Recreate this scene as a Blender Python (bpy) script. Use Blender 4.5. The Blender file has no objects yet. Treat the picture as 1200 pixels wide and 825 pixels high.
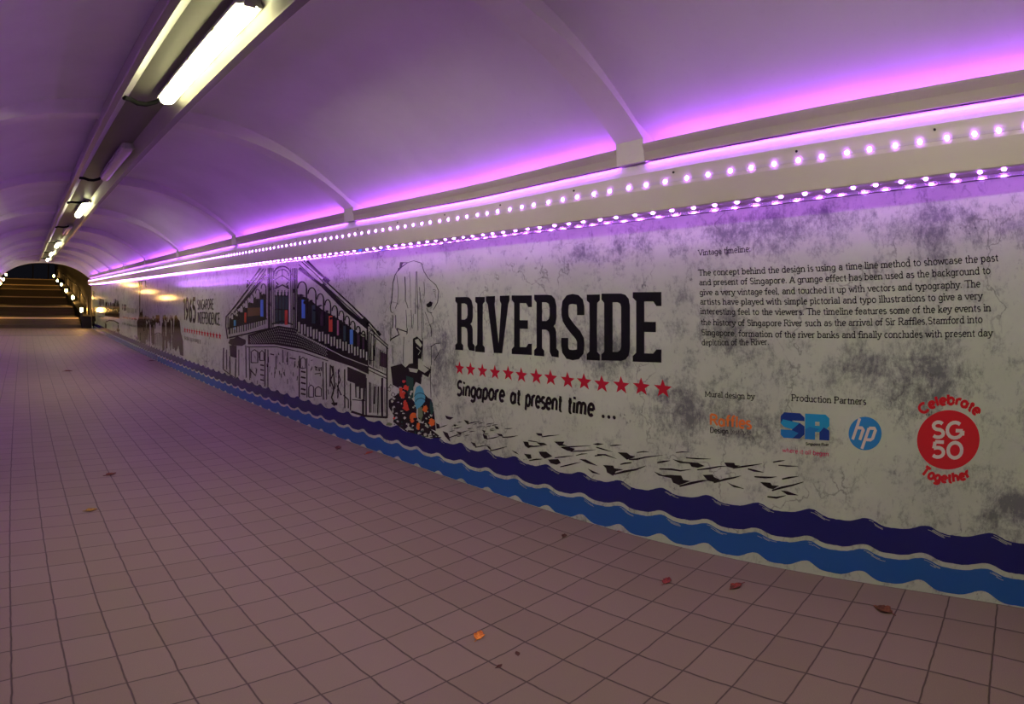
import bpy, math, random
from mathutils import Vector, Matrix
from mathutils.geometry import tessellate_polygon

# ------------------------------------------------------------------ camera, world, exposure
S = bpy.context.scene
COL = S.collection
cd = bpy.data.cameras.new('camera')
cam = bpy.data.objects.new('camera', cd)
COL.objects.link(cam)
# the phone's wide sweep picture: radial lens, centre off the middle of the frame
cd.type = 'PANO'
cd.panorama_type = 'FISHEYE_LENS_POLYNOMIAL'
cd.sensor_fit = 'HORIZONTAL'
cd.sensor_width = 36.0
cd.fisheye_fov = 2.6
cd.fisheye_polynomial_k0 = 0.0
cd.fisheye_polynomial_k1 = -0.05353611544220658
cd.fisheye_polynomial_k2 = -(-0.0014590191428626297)
cd.fisheye_polynomial_k3 = -(9.577151467133489e-05)
cd.fisheye_polynomial_k4 = -(-2.167238583185815e-06)
cd.shift_x = 0.026368100816879025
cd.shift_y = -0.1625637743516048
cd.clip_start = 0.05
cd.clip_end = 300
cam.matrix_world = Matrix([[0.7395478, -0.0400802, -0.6719097, -2.78517], [-0.6726401, -0.0810623, -0.7355163, -2.35737], [-0.0249869, 0.9959028, -0.086909, 1.41569], [0.0, 0.0, 0.0, 1.0]])
S.camera = cam

world = bpy.data.worlds.new('night')
S.world = world
world.use_nodes = True
bgn = world.node_tree.nodes['Background']
bgn.inputs[0].default_value = (0.004, 0.004, 0.006, 1)
bgn.inputs[1].default_value = 1.0

vs = S.view_settings
vs.view_transform = 'Standard'
vs.look = 'None'
vs.exposure = 0.0
vs.gamma = 1.0
vs.use_curve_mapping = False

LAMP = 39.0         # radiance of a lit tube fitting
LED_UP = 85.0      # radiance of an LED lens, front row
LED_DN = 160.0      # radiance of an LED lens, lower row
COVE = 35.0         # radiance of the hidden cove strip
BEAD = 45.0
STEP = 140.0
LED_COL = (0.52, 0.14, 1.0)
COVE_COL = (0.44, 0.095, 1.0)
LAMP_COL = (1.0, 0.97, 0.50)

# ------------------------------------------------------------------ helpers
def link(name, verts, faces, mat, parent=None, smooth=False):
    me = bpy.data.meshes.new(name)
    me.from_pydata([tuple(v) for v in verts], [], faces)
    mats = mat if isinstance(mat, (list, tuple)) else [mat]
    for m in mats:
        me.materials.append(m)
    me.update()
    if smooth:
        for p in me.polygons:
            p.use_smooth = True
    o = bpy.data.objects.new(name, me)
    COL.objects.link(o)
    if parent:
        o.parent = parent
    return o

def empty(name, loc, rz=0.0):
    o = bpy.data.objects.new(name, None)
    o.empty_display_size = 0.1
    COL.objects.link(o)
    o.location = loc
    o.rotation_euler = (0, 0, rz)
    return o

def tag(o, label, cat, group=None, kind=None):
    o['label'] = label
    o['category'] = cat
    if group:
        o['group'] = group
    if kind:
        o['kind'] = kind
    return o

def struct(o, label=None):
    o['kind'] = 'structure'
    if label:
        o['label'] = label
        o['category'] = o.name.split('_')[0]
    return o

class MB:
    """collects vertices and faces of one mesh"""
    def __init__(s):
        s.v, s.f, s.mi = [], [], []
    def add(s, v, f, mi=0):
        n = len(s.v)
        s.v += [tuple(x) for x in v]
        s.f += [tuple(i + n for i in q) for q in f]
        s.mi += [mi] * len(f)
    def box(s, x0, x1, y0, y1, z0, z1, mi=0):
        v = [(x0, y0, z0), (x1, y0, z0), (x1, y1, z0), (x0, y1, z0), (x0, y0, z1), (x1, y0, z1), (x1, y1, z1), (x0, y1, z1)]
        s.add(v, [(3, 2, 1, 0), (4, 5, 6, 7), (0, 1, 5, 4), (1, 2, 6, 5), (2, 3, 7, 6), (3, 0, 4, 7)], mi)
    def prism(s, prof, y0, y1, mi=0):
        """closed profile of (x, z) run along y"""
        n = len(prof)
        v = [(x, y0, z) for x, z in prof] + [(x, y1, z) for x, z in prof]
        f = [(i, (i + 1) % n, n + (i + 1) % n, n + i) for i in range(n)]
        s.add(v, f, mi)
        for t in tessellate_polygon([[Vector((x, z, 0)) for x, z in prof]]):
            s.add([v[t[0]], v[t[1]], v[t[2]]], [(0, 1, 2)], mi)
            s.add([v[n + t[0]], v[n + t[1]], v[n + t[2]]], [(2, 1, 0)], mi)
    def tube(s, pts, r, n=8, mi=0):
        pts = [Vector(p) for p in pts]
        base = len(s.v)
        up = Vector((0, 0, 1))
        for i, p in enumerate(pts):
            t = (pts[min(i + 1, len(pts) - 1)] - pts[max(i - 1, 0)]).normalized()
            a = t.cross(up)
            if a.length < 1e-3:
                a = t.cross(Vector((1, 0, 0)))
            a.normalize()
            b = t.cross(a)
            for k in range(n):
                w = 2 * math.pi * k / n
                s.v.append(tuple(p + r * (math.cos(w) * a + math.sin(w) * b)))
        for i in range(len(pts) - 1):
            for k in range(n):
                s.f.append((base + i * n + k, base + i * n + (k + 1) % n, base + (i + 1) * n + (k + 1) % n, base + (i + 1) * n + k))
                s.mi.append(mi)
        s.f.append(tuple(base + k for k in range(n))); s.mi.append(mi)
        s.f.append(tuple(base + (len(pts) - 1) * n + k for k in reversed(range(n)))); s.mi.append(mi)
    def build(s, name, mat, parent=None, smooth=False):
        o = link(name, s.v, s.f, mat, parent, smooth)
        if isinstance(mat, (list, tuple)):
            o.data.polygons.foreach_set('material_index', s.mi)
        return o

def bevel(o, w=0.004, seg=2):
    m = o.modifiers.new('bevel', 'BEVEL')
    m.width = w
    m.segments = seg
    m.limit_method = 'ANGLE'
    return o

# ------------------------------------------------------------------ materials
def mat(name, color, rough=0.6, spec=0.5, metal=0.0, emit=None, estr=0.0, coat=0.0):
    m = bpy.data.materials.new(name)
    m.use_nodes = True
    b = m.node_tree.nodes['Principled BSDF']
    b.inputs['Base Color'].default_value = (*color, 1)
    b.inputs['Roughness'].default_value = rough
    b.inputs['Specular IOR Level'].default_value = spec
    b.inputs['Metallic'].default_value = metal
    b.inputs['Coat Weight'].default_value = coat
    if emit:
        b.inputs['Emission Color'].default_value = (*emit, 1)
        b.inputs['Emission Strength'].default_value = estr
    return m

class G:
    """short node-graph builder"""
    def __init__(s, m):
        s.t = m.node_tree
        s.b = s.t.nodes['Principled BSDF']
        s.pos = s.t.nodes.new('ShaderNodeTexCoord').outputs['Object']
    def n(s, kind, **kw):
        x = s.t.nodes.new(kind)
        for k, v in kw.items():
            setattr(x, k, v)
        return x
    def put(s, sock, v):
        if hasattr(v, 'is_linked'):
            s.t.links.new(v, sock)
        else:
            sock.default_value = v
    def m(s, op, a, b=None, c=None, clamp=False):
        x = s.n('ShaderNodeMath', operation=op, use_clamp=clamp)
        for i, v in enumerate((a, b, c)):
            if v is not None:
                s.put(x.inputs[i], v)
        return x.outputs[0]
    def scale(s, v, k):
        x = s.n('ShaderNodeMapping')
        s.put(x.inputs[0], v)
        x.inputs['Scale'].default_value = k
        return x.outputs[0]
    def noise(s, v, sc, detail=4, rough=0.55, dist=0.0):
        x = s.n('ShaderNodeTexNoise')
        s.put(x.inputs['Vector'], v)
        x.inputs['Scale'].default_value = sc
        x.inputs['Detail'].default_value = detail
        x.inputs['Roughness'].default_value = rough
        x.inputs['Distortion'].default_value = dist
        return x.outputs[0]
    def ramp(s, v, a, b, lo=0.0, hi=1.0):
        x = s.n('ShaderNodeMapRange', clamp=True)
        s.put(x.inputs[0], v)
        for i, q in enumerate((a, b, lo, hi)):
            x.inputs[1 + i].default_value = q
        return x.outputs[0]
    def mix(s, f, a, b):
        x = s.n('ShaderNodeMix', data_type='RGBA')
        s.put(x.inputs[0], f)
        s.put(x.inputs[6], a if hasattr(a, 'is_linked') else (*a, 1))
        s.put(x.inputs[7], b if hasattr(b, 'is_linked') else (*b, 1))
        return x.outputs[2]
    def xyz(s, v):
        x = s.n('ShaderNodeSeparateXYZ')
        s.put(x.inputs[0], v)
        return x.outputs
    def bump(s, h, strength=0.3, dist=0.01):
        x = s.n('ShaderNodeBump')
        s.put(x.inputs['Height'], h)
        x.inputs['Strength'].default_value = strength
        x.inputs['Distance'].default_value = dist
        s.t.links.new(x.outputs[0], s.b.inputs['Normal'])
    def color(s, c):
        s.t.links.new(c, s.b.inputs['Base Color'])

def floor_mat():
    m = mat('tile_paving', (0.3, 0.27, 0.26), 0.62, 0.35)
    g = G(m)
    X, Y, Z = g.xyz(g.pos)
    wob = g.m('MULTIPLY', g.m('SUBTRACT', g.noise(g.pos, 9.0, 2), 0.5), 0.012)
    tx = g.m('DIVIDE', g.m('ADD', X, wob), 0.2)
    ty = g.m('DIVIDE', g.m('SUBTRACT', Y, wob), 0.2)
    def joint(t, w):
        d = g.m('ABSOLUTE', g.m('SUBTRACT', t, g.m('ROUND', t)))
        return g.ramp(d, w, w * 2.0, 1.0, 0.0)
    gap = g.m('MAXIMUM', joint(tx, 0.012), joint(ty, 0.010))
    cmb = g.n('ShaderNodeCombineXYZ')
    g.put(cmb.inputs[0], g.m('FLOOR', tx)); g.put(cmb.inputs[1], g.m('FLOOR', ty))
    wn = g.n('ShaderNodeTexWhiteNoise', noise_dimensions='2D')
    g.put(wn.inputs['Vector'], cmb.outputs[0])
    tile = g.mix(wn.outputs[0], (0.245, 0.185, 0.125), (0.27, 0.205, 0.145))
    grain = g.noise(g.pos, 260.0, 3, 0.7)
    tile = g.mix(g.ramp(grain, 0.35, 0.7, 0.0, 0.35), tile, (0.12, 0.10, 0.10))
    stain = g.noise(g.pos, 1.7, 5, 0.6)
    tile = g.mix(g.ramp(stain, 0.52, 0.75, 0.0, 0.30), tile, (0.20, 0.17, 0.15))
    g.color(g.mix(gap, tile, (0.085, 0.06, 0.045)))
    g.bump(g.m('SUBTRACT', g.m('MULTIPLY', grain, 0.15), gap), 0.5, 0.004)
    return m

def grunge_mat():
    m = mat('mural_print', (0.5, 0.5, 0.45), 0.09, 0.5)
    g = G(m)
    X, Y, Z = g.xyz(g.pos)
    n1 = g.noise(g.pos, 1.6, 8, 0.68)
    n2 = g.noise(g.pos, 6.0, 8, 0.72, 0.6)
    base = g.mix(g.ramp(n1, 0.35, 0.65), (0.58, 0.68, 0.50), (0.48, 0.56, 0.42))
    n3 = g.noise(g.scale(g.pos, (1, 1, 0.35)), 14.0, 6, 0.75)
    patch = g.m('MULTIPLY', g.ramp(n1, 0.47, 0.60), g.ramp(n2, 0.44, 0.58))
    # darker scuffed areas of the print, each where the picture shows it
    soft = None
    for (s_, z_, rs, rz, k) in [(2.0, 0.97, 0.20, 0.16, 1.0), (1.72, 1.0, 0.16, 0.10, .7), (0.30, 1.02, 0.22, 0.18, .9), (0.78, 0.75, 0.26, 0.15, .8), (0.45, 1.62, 0.5, 0.10, .6),
                            (1.25, 1.63, 0.5, 0.12, .8), (2.1, 1.60, 0.4, 0.10, .6), (1.05, 1.18, 0.14, 0.10, .9), (2.42, 0.42, 0.14, 0.10, 1.0), (1.15, .72, .3, .12, .6), (-1.22, 0.9, 0.16, 0.3, .8), (-.1, 1.1, .5, .2, .4)]:
        a = g.m('DIVIDE', g.m('ADD', Y, s_), rs)
        b = g.m('DIVIDE', g.m('SUBTRACT', Z, z_), rz)
        d = g.m('SQRT', g.m('ADD', g.m('MULTIPLY', a, a), g.m('MULTIPLY', b, b)))
        q = g.ramp(d, 0.35, 1.35, k, 0.0)
        soft = q if soft is None else g.m('MAXIMUM', soft, q)
    nA = g.noise(g.pos, 8.0, 9, 0.72, 0.3)
    nB = g.noise(g.scale(g.pos, (1, 1, 0.6)), 48.0, 6, 0.8)
    nn = g.m('ADD', g.m('MULTIPLY', nA, 0.6), g.m('MULTIPLY', nB, 0.4))
    nn = g.m('ADD', nn, g.m('MULTIPLY', soft, 0.17))
    nn = g.m('ADD', nn, g.m('MULTIPLY', g.m('SUBTRACT', n1, 0.5), 0.30))
    dark = g.ramp(nn, 0.52, 0.68)
    c = g.mix(g.m('MULTIPLY', dark, 0.8), base, (0.085, 0.09, 0.11))
    c = g.mix(g.ramp(n3, 0.60, 0.72, 0.0, 0.5), c, (0.12, 0.125, 0.13))
    spot = g.m('MULTIPLY', g.ramp(n2, 0.60, 0.66), g.ramp(nB, 0.50, 0.58))
    c = g.mix(g.m('MULTIPLY', spot, 0.75), c, (0.06, 0.062, 0.075))
    vo = g.n('ShaderNodeTexVoronoi', feature='DISTANCE_TO_EDGE')
    wv = g.n('ShaderNodeVectorMath', operation='ADD')
    nz = g.n('ShaderNodeTexNoise'); g.put(nz.inputs['Vector'], g.pos); nz.inputs['Scale'].default_value = 7.0; nz.inputs['Detail'].default_value = 5
    sc = g.n('ShaderNodeVectorMath', operation='SCALE'); g.put(sc.inputs[0], nz.outputs[1]); sc.inputs['Scale'].default_value = 0.35
    g.put(wv.inputs[0], g.pos); g.put(wv.inputs[1], sc.outputs[0])
    g.put(vo.inputs['Vector'], g.scale(wv.outputs[0], (1, 1, 0.6))); vo.inputs['Scale'].default_value = 2.4
    crack = g.m('MULTIPLY', g.ramp(vo.outputs[0], 0.003, 0.014, 1.0, 0.0), g.ramp(g.noise(g.pos, 2.3, 3), 0.50, 0.58))
    c = g.mix(g.m('MULTIPLY', crack, 0.45), c, (0.06, 0.06, 0.062))
    g.color(c)
    g.bump(g.noise(g.scale(g.pos, (1, 26, 1.2)), 1.0, 3, 0.6), 0.25, 0.001)
    return m

def plaster_mat(name, col, dark, rough=0.55, bumpy=0.15):
    m = mat(name, col, rough, 0.4)
    g = G(m)
    n = g.noise(g.pos, 1.1, 6, 0.6)
    n2 = g.noise(g.pos, 23.0, 5, 0.65)
    c = g.mix(g.ramp(n, 0.42, 0.72, 0.0, 0.5), col, dark)
    c = g.mix(g.ramp(n2, 0.60, 0.80, 0.0, 0.25), c, dark)
    g.color(c)
    g.bump(n2, bumpy, 0.004)
    return m

def emit_mat(name, col, strength):
    m = bpy.data.materials.new(name)
    m.use_nodes = True
    t = m.node_tree
    t.nodes.clear()
    e = t.nodes.new('ShaderNodeEmission')
    o = t.nodes.new('ShaderNodeOutputMaterial')
    e.inputs[0].default_value = (*col, 1)
    e.inputs[1].default_value = strength
    t.links.new(e.outputs[0], o.inputs[0])
    return m

M = {}
M['floor'] = floor_mat()
M['grunge'] = grunge_mat()
M['ceiling'] = plaster_mat('ceiling_paint', (0.74, 0.72, 0.74), (0.55, 0.52, 0.54))
M['rib'] = plaster_mat('rib_paint', (0.74, 0.71, 0.70), (0.52, 0.49, 0.48), 0.55, 0.25)
M['trim'] = plaster_mat('pelmet_paint', (0.64, 0.60, 0.56), (0.54, 0.50, 0.46), 0.42, 0.05)
M['cove'] = plaster_mat('cove_plaster', (0.78, 0.74, 0.76), (0.6, 0.56, 0.58), 0.6, 0.5)
M['block'] = plaster_mat('block_plaster', (0.50, 0.46, 0.40), (0.36, 0.33, 0.30), 0.7, 0.4)
M['wall_far'] = plaster_mat('far_wall_paint', (0.15, 0.155, 0.14), (0.09, 0.09, 0.09), 0.5, 0.1)
M['concrete'] = plaster_mat('grey_concrete', (0.32, 0.31, 0.30), (0.2, 0.19, 0.19), 0.8, 0.3)
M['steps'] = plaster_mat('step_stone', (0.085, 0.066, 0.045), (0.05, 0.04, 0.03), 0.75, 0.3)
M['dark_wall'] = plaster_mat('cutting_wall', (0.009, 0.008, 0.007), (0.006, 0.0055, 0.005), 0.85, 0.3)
M['nosing'] = plaster_mat('nosing_stone', (0.72, 0.56, 0.32), (0.55, 0.42, 0.24), 0.7, 0.1)  # pale amber colour stands in for lamplight on the step edges
M['black_metal'] = mat('dark_metal', (0.03, 0.03, 0.032), 0.45, 0.5, 0.6)
M['steel'] = mat('handrail_steel', (0.25, 0.23, 0.2), 0.35, 0.5, 0.9)
M['channel'] = plaster_mat('lamp_channel_paint', (0.24, 0.225, 0.205), (0.18, 0.17, 0.155), 0.4, 0.05)
M['gloss'] = mat('gloss_white_strip', (0.80, 0.78, 0.80), 0.2, 0.6, 0.75)
M['plate'] = plaster_mat('channel_back_plate', (0.13, 0.12, 0.11), (0.1, 0.095, 0.085), 0.5, 0.05)
M['housing'] = mat('lamp_tray_grey', (0.33, 0.31, 0.33), 0.45)
M['clear'] = mat('unlit_diffuser', (0.52, 0.46, 0.47), 0.25, 0.5)
M['cable'] = mat('black_rubber', (0.006, 0.006, 0.007), 0.8, 0.1)
M['lit'] = emit_mat('lit_diffuser', LAMP_COL, LAMP)
M['led_up'] = emit_mat('led_lens_front', LED_COL, LED_UP)
M['led_dn'] = emit_mat('led_lens_lower', LED_COL, LED_DN)
M['ledblue'] = emit_mat('led_lens_blue', (0.0, 0.045, 1.0), 14.0)
M['cove_led'] = emit_mat('cove_tube', COVE_COL, COVE)
M['bead_led'] = emit_mat('bead_tape', COVE_COL, BEAD)
M['step_lens'] = emit_mat('step_lens', (1.0, 0.52, 0.13), STEP)
M['tape'] = mat('led_tape', (0.6, 0.55, 0.6), 0.5)
M['screw'] = mat('screw_head', (0.03, 0.028, 0.03), 0.4, 0.5, 0.5)
PR = 0.09
INK = {
    'ink': (0.010, 0.010, 0.013), 'light': (0.48, 0.56, 0.42), 'navy': (0.012, 0.016, 0.135), 'blue': (0.018, 0.115, 0.36), 'star_red': (0.50, 0.022, 0.04),
    'panel_blue': (0.10, 0.30, 0.75), 'panel_cyan': (0.10, 0.42, 0.55), 'panel_red': (0.62, 0.09, 0.05), 'panel_green': (0.035, 0.075, 0.07), 'panel_plum': (0.06, 0.035, 0.06),
    'panel_rose': (0.32, 0.16, 0.20), 'panel_ochre': (0.16, 0.11, 0.03), 'panel_brown': (0.16, 0.05, 0.03), 'petal_red': (0.70, 0.07, 0.035), 'petal_orange': (0.80, 0.17, 0.03),
    'foliage': (0.02, 0.07, 0.05), 'leaf_green': (0.16, 0.24, 0.11), 'orange': (0.78, 0.21, 0.05), 'sky_blue': (0.02, 0.22, 0.55), 'deep_blue': (0.015, 0.05, 0.26), 'cyan_blue': (0.02, 0.34, 0.62),
    'logo_blue': (0.03, 0.26, 0.58), 'emblem_red': (0.60, 0.022, 0.03), 'crimson': (0.62, 0.05, 0.13), 'paper': (0.70, 0.66, 0.56), 'grey_ink': (0.09, 0.09, 0.095),
}
for k, c in INK.items():
    M[k] = mat('print_' + k, c, PR, 0.5)

# ------------------------------------------------------------------ the shell
XL = -3.96            # left wall
XC = -1.98            # crown of the vault
Y0, Y1 = -6.2, 24.6
SPAN = Y1

def arch(d):
    """height of the rib underside at distance d from its wall"""
    P = [(0, 2.105), (.23, 2.285), (.46, 2.43), (.72, 2.56), (1.0, 2.645), (1.22, 2.697), (1.44, 2.727), (1.7, 2.745), (1.98, 2.750)]
    for (a, b), (c, e) in zip(P, P[1:]):
        if d <= c:
            t = (d - a) / (c - a)
            return b + (e - b) * t
    return P[-1][1]

def arch_pts(off=0.0, n=40):
    r = []
    for i in range(n + 1):
        x = -3.96 * i / n
        d = min(-x, 3.96 + x)
        r.append((x, arch(d)))
    # smooth the polyline a little
    for _ in range(2):
        r = [r[0]] + [(r[i][0], (r[i - 1][1] + 2 * r[i][1] + r[i + 1][1]) / 4) for i in range(1, n)] + [r[-1]]
    if off:
        q = []
        for i, (x, z) in enumerate(r):
            a, b = r[max(0, i - 1)], r[min(n, i + 1)]
            tx, tz = b[0] - a[0], b[1] - a[1]
            l = math.hypot(tx, tz)
            q.append((x - tz / l * -off * -1, z - tx / l * off))
        q[0] = (0.0, q[0][1]); q[-1] = (XL, q[-1][1])
        r = q
    return r

b = MB(); b.box(XL - .3, .3, Y0, 24.75, -0.2, 0.0)
struct(b.build('floor', M['floor']))
b = MB(); b.box(0.009, 0.3, Y0, Y1, 0.0, 2.6)
struct(b.build('wall_right', M['concrete']))
b = MB(); b.box(XL - .3, XL, Y0, Y1, 0.0, 2.6)
struct(b.build('wall_left', M['wall_far']))

RIBD = 0.11
under = arch_pts(RIBD)
outer = [(x, z + 0.18) for x, z in under]
b = MB()
nA = len(under)
ys = [Y0 + (Y1 - Y0) * i / 30 for i in range(31)]
for prof, flip in ((under, False), (outer, True)):
    v = [(x, y, z) for y in ys for x, z in prof]
    f = []
    for j in range(30):
        for i in range(nA - 1):
            q = (j * nA + i, j * nA + i + 1, (j + 1) * nA + i + 1, (j + 1) * nA + i)
            f.append(q if flip else q[::-1])
    b.add(v, f)
ceil_o = struct(b.build('ceiling', M['ceiling'], smooth=True))

rib_under = arch_pts(0.0)
rib_foot = [(0.0, 2.066), (-.115, 2.066), (-.118, 2.188)] + [q for q in rib_under if -.15 > q[0] > XL + .15] + [(XL + .118, 2.188), (XL + .115, 2.066), (XL, 2.066)]
tn = 0
def trim(b, m, label=None, smooth=False):
    global tn
    tn += 1
    o = b.build('trim_%d' % tn, m, smooth=smooth)
    o['kind'] = 'structure'
    return o

RIBS = [-3.80, -0.70, 2.36, 5.43, 8.52, 11.64, 14.74, 17.84, 20.94, 23.9]
RW = 0.17
for y in RIBS:
    b = MB()
    top = [(x, z + 0.03) for x, z in under]
    b.prism(rib_foot + top[::-1], y, y + RW)
    trim(b, M['rib'])
# last arch ring at the mouth of the tunnel
b = MB()
ring = [(x, z - 0.13) for x, z in rib_under]
b.prism(ring + [(x, z + .25) for x, z in rib_under][::-1], 24.3, 24.62)
trim(b, M['rib'])

# ------------------------------------------------------------------ pelmet with the LED rows, both sides
ZB = 1.785
def side(x, sgn):
    return x if sgn > 0 else XL - x
def prof_side(pr, sgn):
    return [(side(x, sgn), z) for x, z in (pr if sgn > 0 else pr[::-1])]
for sgn in (1, -1):
    b = MB()
    b.prism(prof_side([(0.0, ZB), (-0.166, ZB), (-0.17, ZB + .004), (-0.170, 1.900), (-0.157, 1.990), (-0.150, 1.993), (-.135, 1.985), (-0.13, 1.95), (0.0, 1.95)], sgn), Y0, 24.3)
    pel = trim(b, M['trim'])
    if sgn > 0:
        for i in range(30):
            y = -2.75 + i * .62
            s = MB(); s.tube([(-0.1575, y, 1.968), (-0.1635, y, 1.967)], 0.006, 8)
            s.build('screw', M['screw'], pel)
    b = MB()
    b.prism(prof_side([(0.0, 1.95), (-0.118, 1.95), (-0.112, 1.985), (-0.100, 2.02), (-0.088, 2.045), (-0.078, 2.062), (-0.05, 2.072), (0.0, 2.072)], sgn), Y0, 24.3)
    trim(b, M['cove'])
    # plaster blocks between the ribs, a light trough behind them
    ends = RIBS + [24.3]
    for a, c in zip(ends, ends[1:]):
        b = MB()
        b.prism(prof_side([(0.0, 2.076), (-0.104, 2.076), (-0.106, 2.066), (-0.112, 2.066), (-0.112, 2.112), (-0.128, 2.146), (-0.128, 2.156), (-0.112, 2.156), (-0.104, 2.086), (0.0, 2.086)], sgn), a + RW, c)
        trim(b, M['block'])

# mural skirt strip under the pelmet (painted wall, glossy)
b = MB(); b.box(-0.004, 0.008, -4.2, 24.3, 1.766, ZB)
trim(b, M['gloss'])
b = MB(); b.box(-0.0055, -0.004, -4.2, 24.3, 1.764, 1.768)
trim(b, M['screw'])

# ------------------------------------------------------------------ LED strips
def led_mesh():
    b = MB()
    n = 10
    rings = [(0.0096, 0.0), (0.0092, 0.003), (0.0066, 0.0056), (0.0026, 0.007)]
    v = [(r * math.cos(2 * math.pi * k / n), r * math.sin(2 * math.pi * k / n), -h) for r, h in rings for k in range(n)]
    f = [(j * n + k, (j + 1) * n + k, (j + 1) * n + (k + 1) % n, j * n + (k + 1) % n) for j in range(3) for k in range(n)]
    f.append(tuple(3 * n + k for k in range(n)))
    b.add(v, f)
    me = bpy.data.meshes.new('led_lens')
    me.from_pydata(b.v, [], b.f)
    return b, me
LMB, LM0 = led_mesh()
LMS = {}
for k in ('led_up', 'led_dn', 'ledblue'):
    LMS[k] = LM0.copy(); LMS[k].materials.append(M[k])
STEPY = 0.1105
def led_row(name, x, z, ang, label, mk, sgn=1, bodies=100, blue=None):
    """a flat tape with lens-topped LEDs along the pelmet; ang turns the lens from facing down"""
    root = empty(name, (side(x, sgn), 0, z))
    tag(root, label, 'led strip')
    rot = Matrix.Rotation(ang * sgn, 4, 'Y')
    n = int((24.2 + 2.95) / STEPY)
    ysl = [-2.95 + STEPY * i for i in range(n)]
    t = MB()
    w, h = 0.007, 0.0012
    cr = [rot @ Vector((sx * w, 0, sz)) for sx, sz in ((-1, 0.001), (1, 0.001), (1, -h), (-1, -h))]
    t.prism([(c.x, c.z) for c in cr], -2.98, 24.25)
    t.build('tape', M['tape'], root)
    far = MB()
    rng = random.Random(5)
    for i, y in enumerate(ysl):
        mt = Matrix.Translation((0, y + rng.uniform(-.006, .006), 0)) @ rot @ Matrix.Translation((0, 0, -h))
        if i < bodies:
            me = LMS[mk]
            if blue is not None and abs(y - blue) < STEPY / 2:
                me = LMS['ledblue']
            o = bpy.data.objects.new('led', me)
            if me is LMS['ledblue']:
                o['label'] = 'blue led'
            COL.objects.link(o)
            o.parent = root
            o.matrix_local = mt
        else:
            far.add([mt @ v.co for v in LM0.vertices], [tuple(p.vertices) for p in LM0.polygons])
    if far.v:
        o = far.build('led', M[mk], root)
        o['kind'] = 'stuff'
    return root
FA = math.atan2(0.013, 0.09)
led_row('led_strip', -0.1663, 1.926, math.pi / 2 + FA, 'upper row of violet leds on the pelmet front above the mural', 'led_up')
led_row('led_strip', -0.118, ZB, 0.0, 'lower row of violet leds under the pelmet, just over the mural', 'led_dn', blue=2.25)
led_row('led_strip', -0.1663, 1.926, math.pi / 2 + FA, 'violet led row on the opposite wall pelmet, its front', 'led_up', -1, 0)
led_row('led_strip', -0.118, ZB, 0.0, 'violet led row on the opposite wall pelmet, its underside', 'led_dn', -1, 0)

# cove tubes hidden in the trough, one per bay, and the tape under the blocks
ords = ['first', 'second', 'third', 'fourth', 'fifth', 'sixth', 'seventh', 'eighth', 'ninth']
for sgn in (1, -1):
    for k, (a, c) in enumerate(zip(ends[0:], ends[1:])):
        b = MB()
        b.tube([(side(-0.045, sgn), a + RW + .03, 2.099), (side(-0.045, sgn), c - .03, 2.099)], 0.008, 8)
        o = b.build('cove_light', M['cove_led'])
        tag(o, 'violet cove tube in the trough above the %s pelmet, %s bay along the ceiling' % ('mural' if sgn > 0 else 'opposite', (ords + ['tenth'])[k]), 'cove light', 'cove tubes between the ceiling ribs')
    b = MB()
    b.prism(prof_side([(-0.092, 2.0757), (-0.092, 2.0742), (-0.101, 2.0742), (-0.101, 2.0757)], sgn), -4.2, 24.25)
    o = b.build('light_tape', M['bead_led'])
    tag(o, 'glowing pink tape along the top of the cove %s' % ('above the mural' if sgn > 0 else 'on the opposite wall'), 'led strip')

# ------------------------------------------------------------------ lamp channel along the crown
CX0, CX1 = -2.29, -1.735
chan = empty('lamp_channel', (0, 0, 0))
tag(chan, 'long cream painted metal channel along the crown of the ceiling, carrying the lamps', 'channel')
b = MB()
b.box(CX0 + .1, CX1 - .12, Y0, 24.25, 2.743, 2.765)
b.build('back_plate', M['plate'], chan)
b = MB()
b.prism([(CX0, 2.79), (CX0, 2.675), (CX0 + .006, 2.668), (CX0 + .05, 2.668), (CX0 + .056, 2.674), (CX0 + .125, 2.742), (CX0 + .125, 2.79)], Y0, 24.25)
b.build('side_rail', M['channel'], chan)
b = MB()
b.prism([(CX1, 2.79), (CX1 - .15, 2.79), (CX1 - .15, 2.742), (CX1 - .066, 2.674), (CX1 - .06, 2.668), (CX1 - .006, 2.668), (CX1, 2.675)], Y0, 24.25)
b.build('side_rail', M['channel'], chan)

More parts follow.
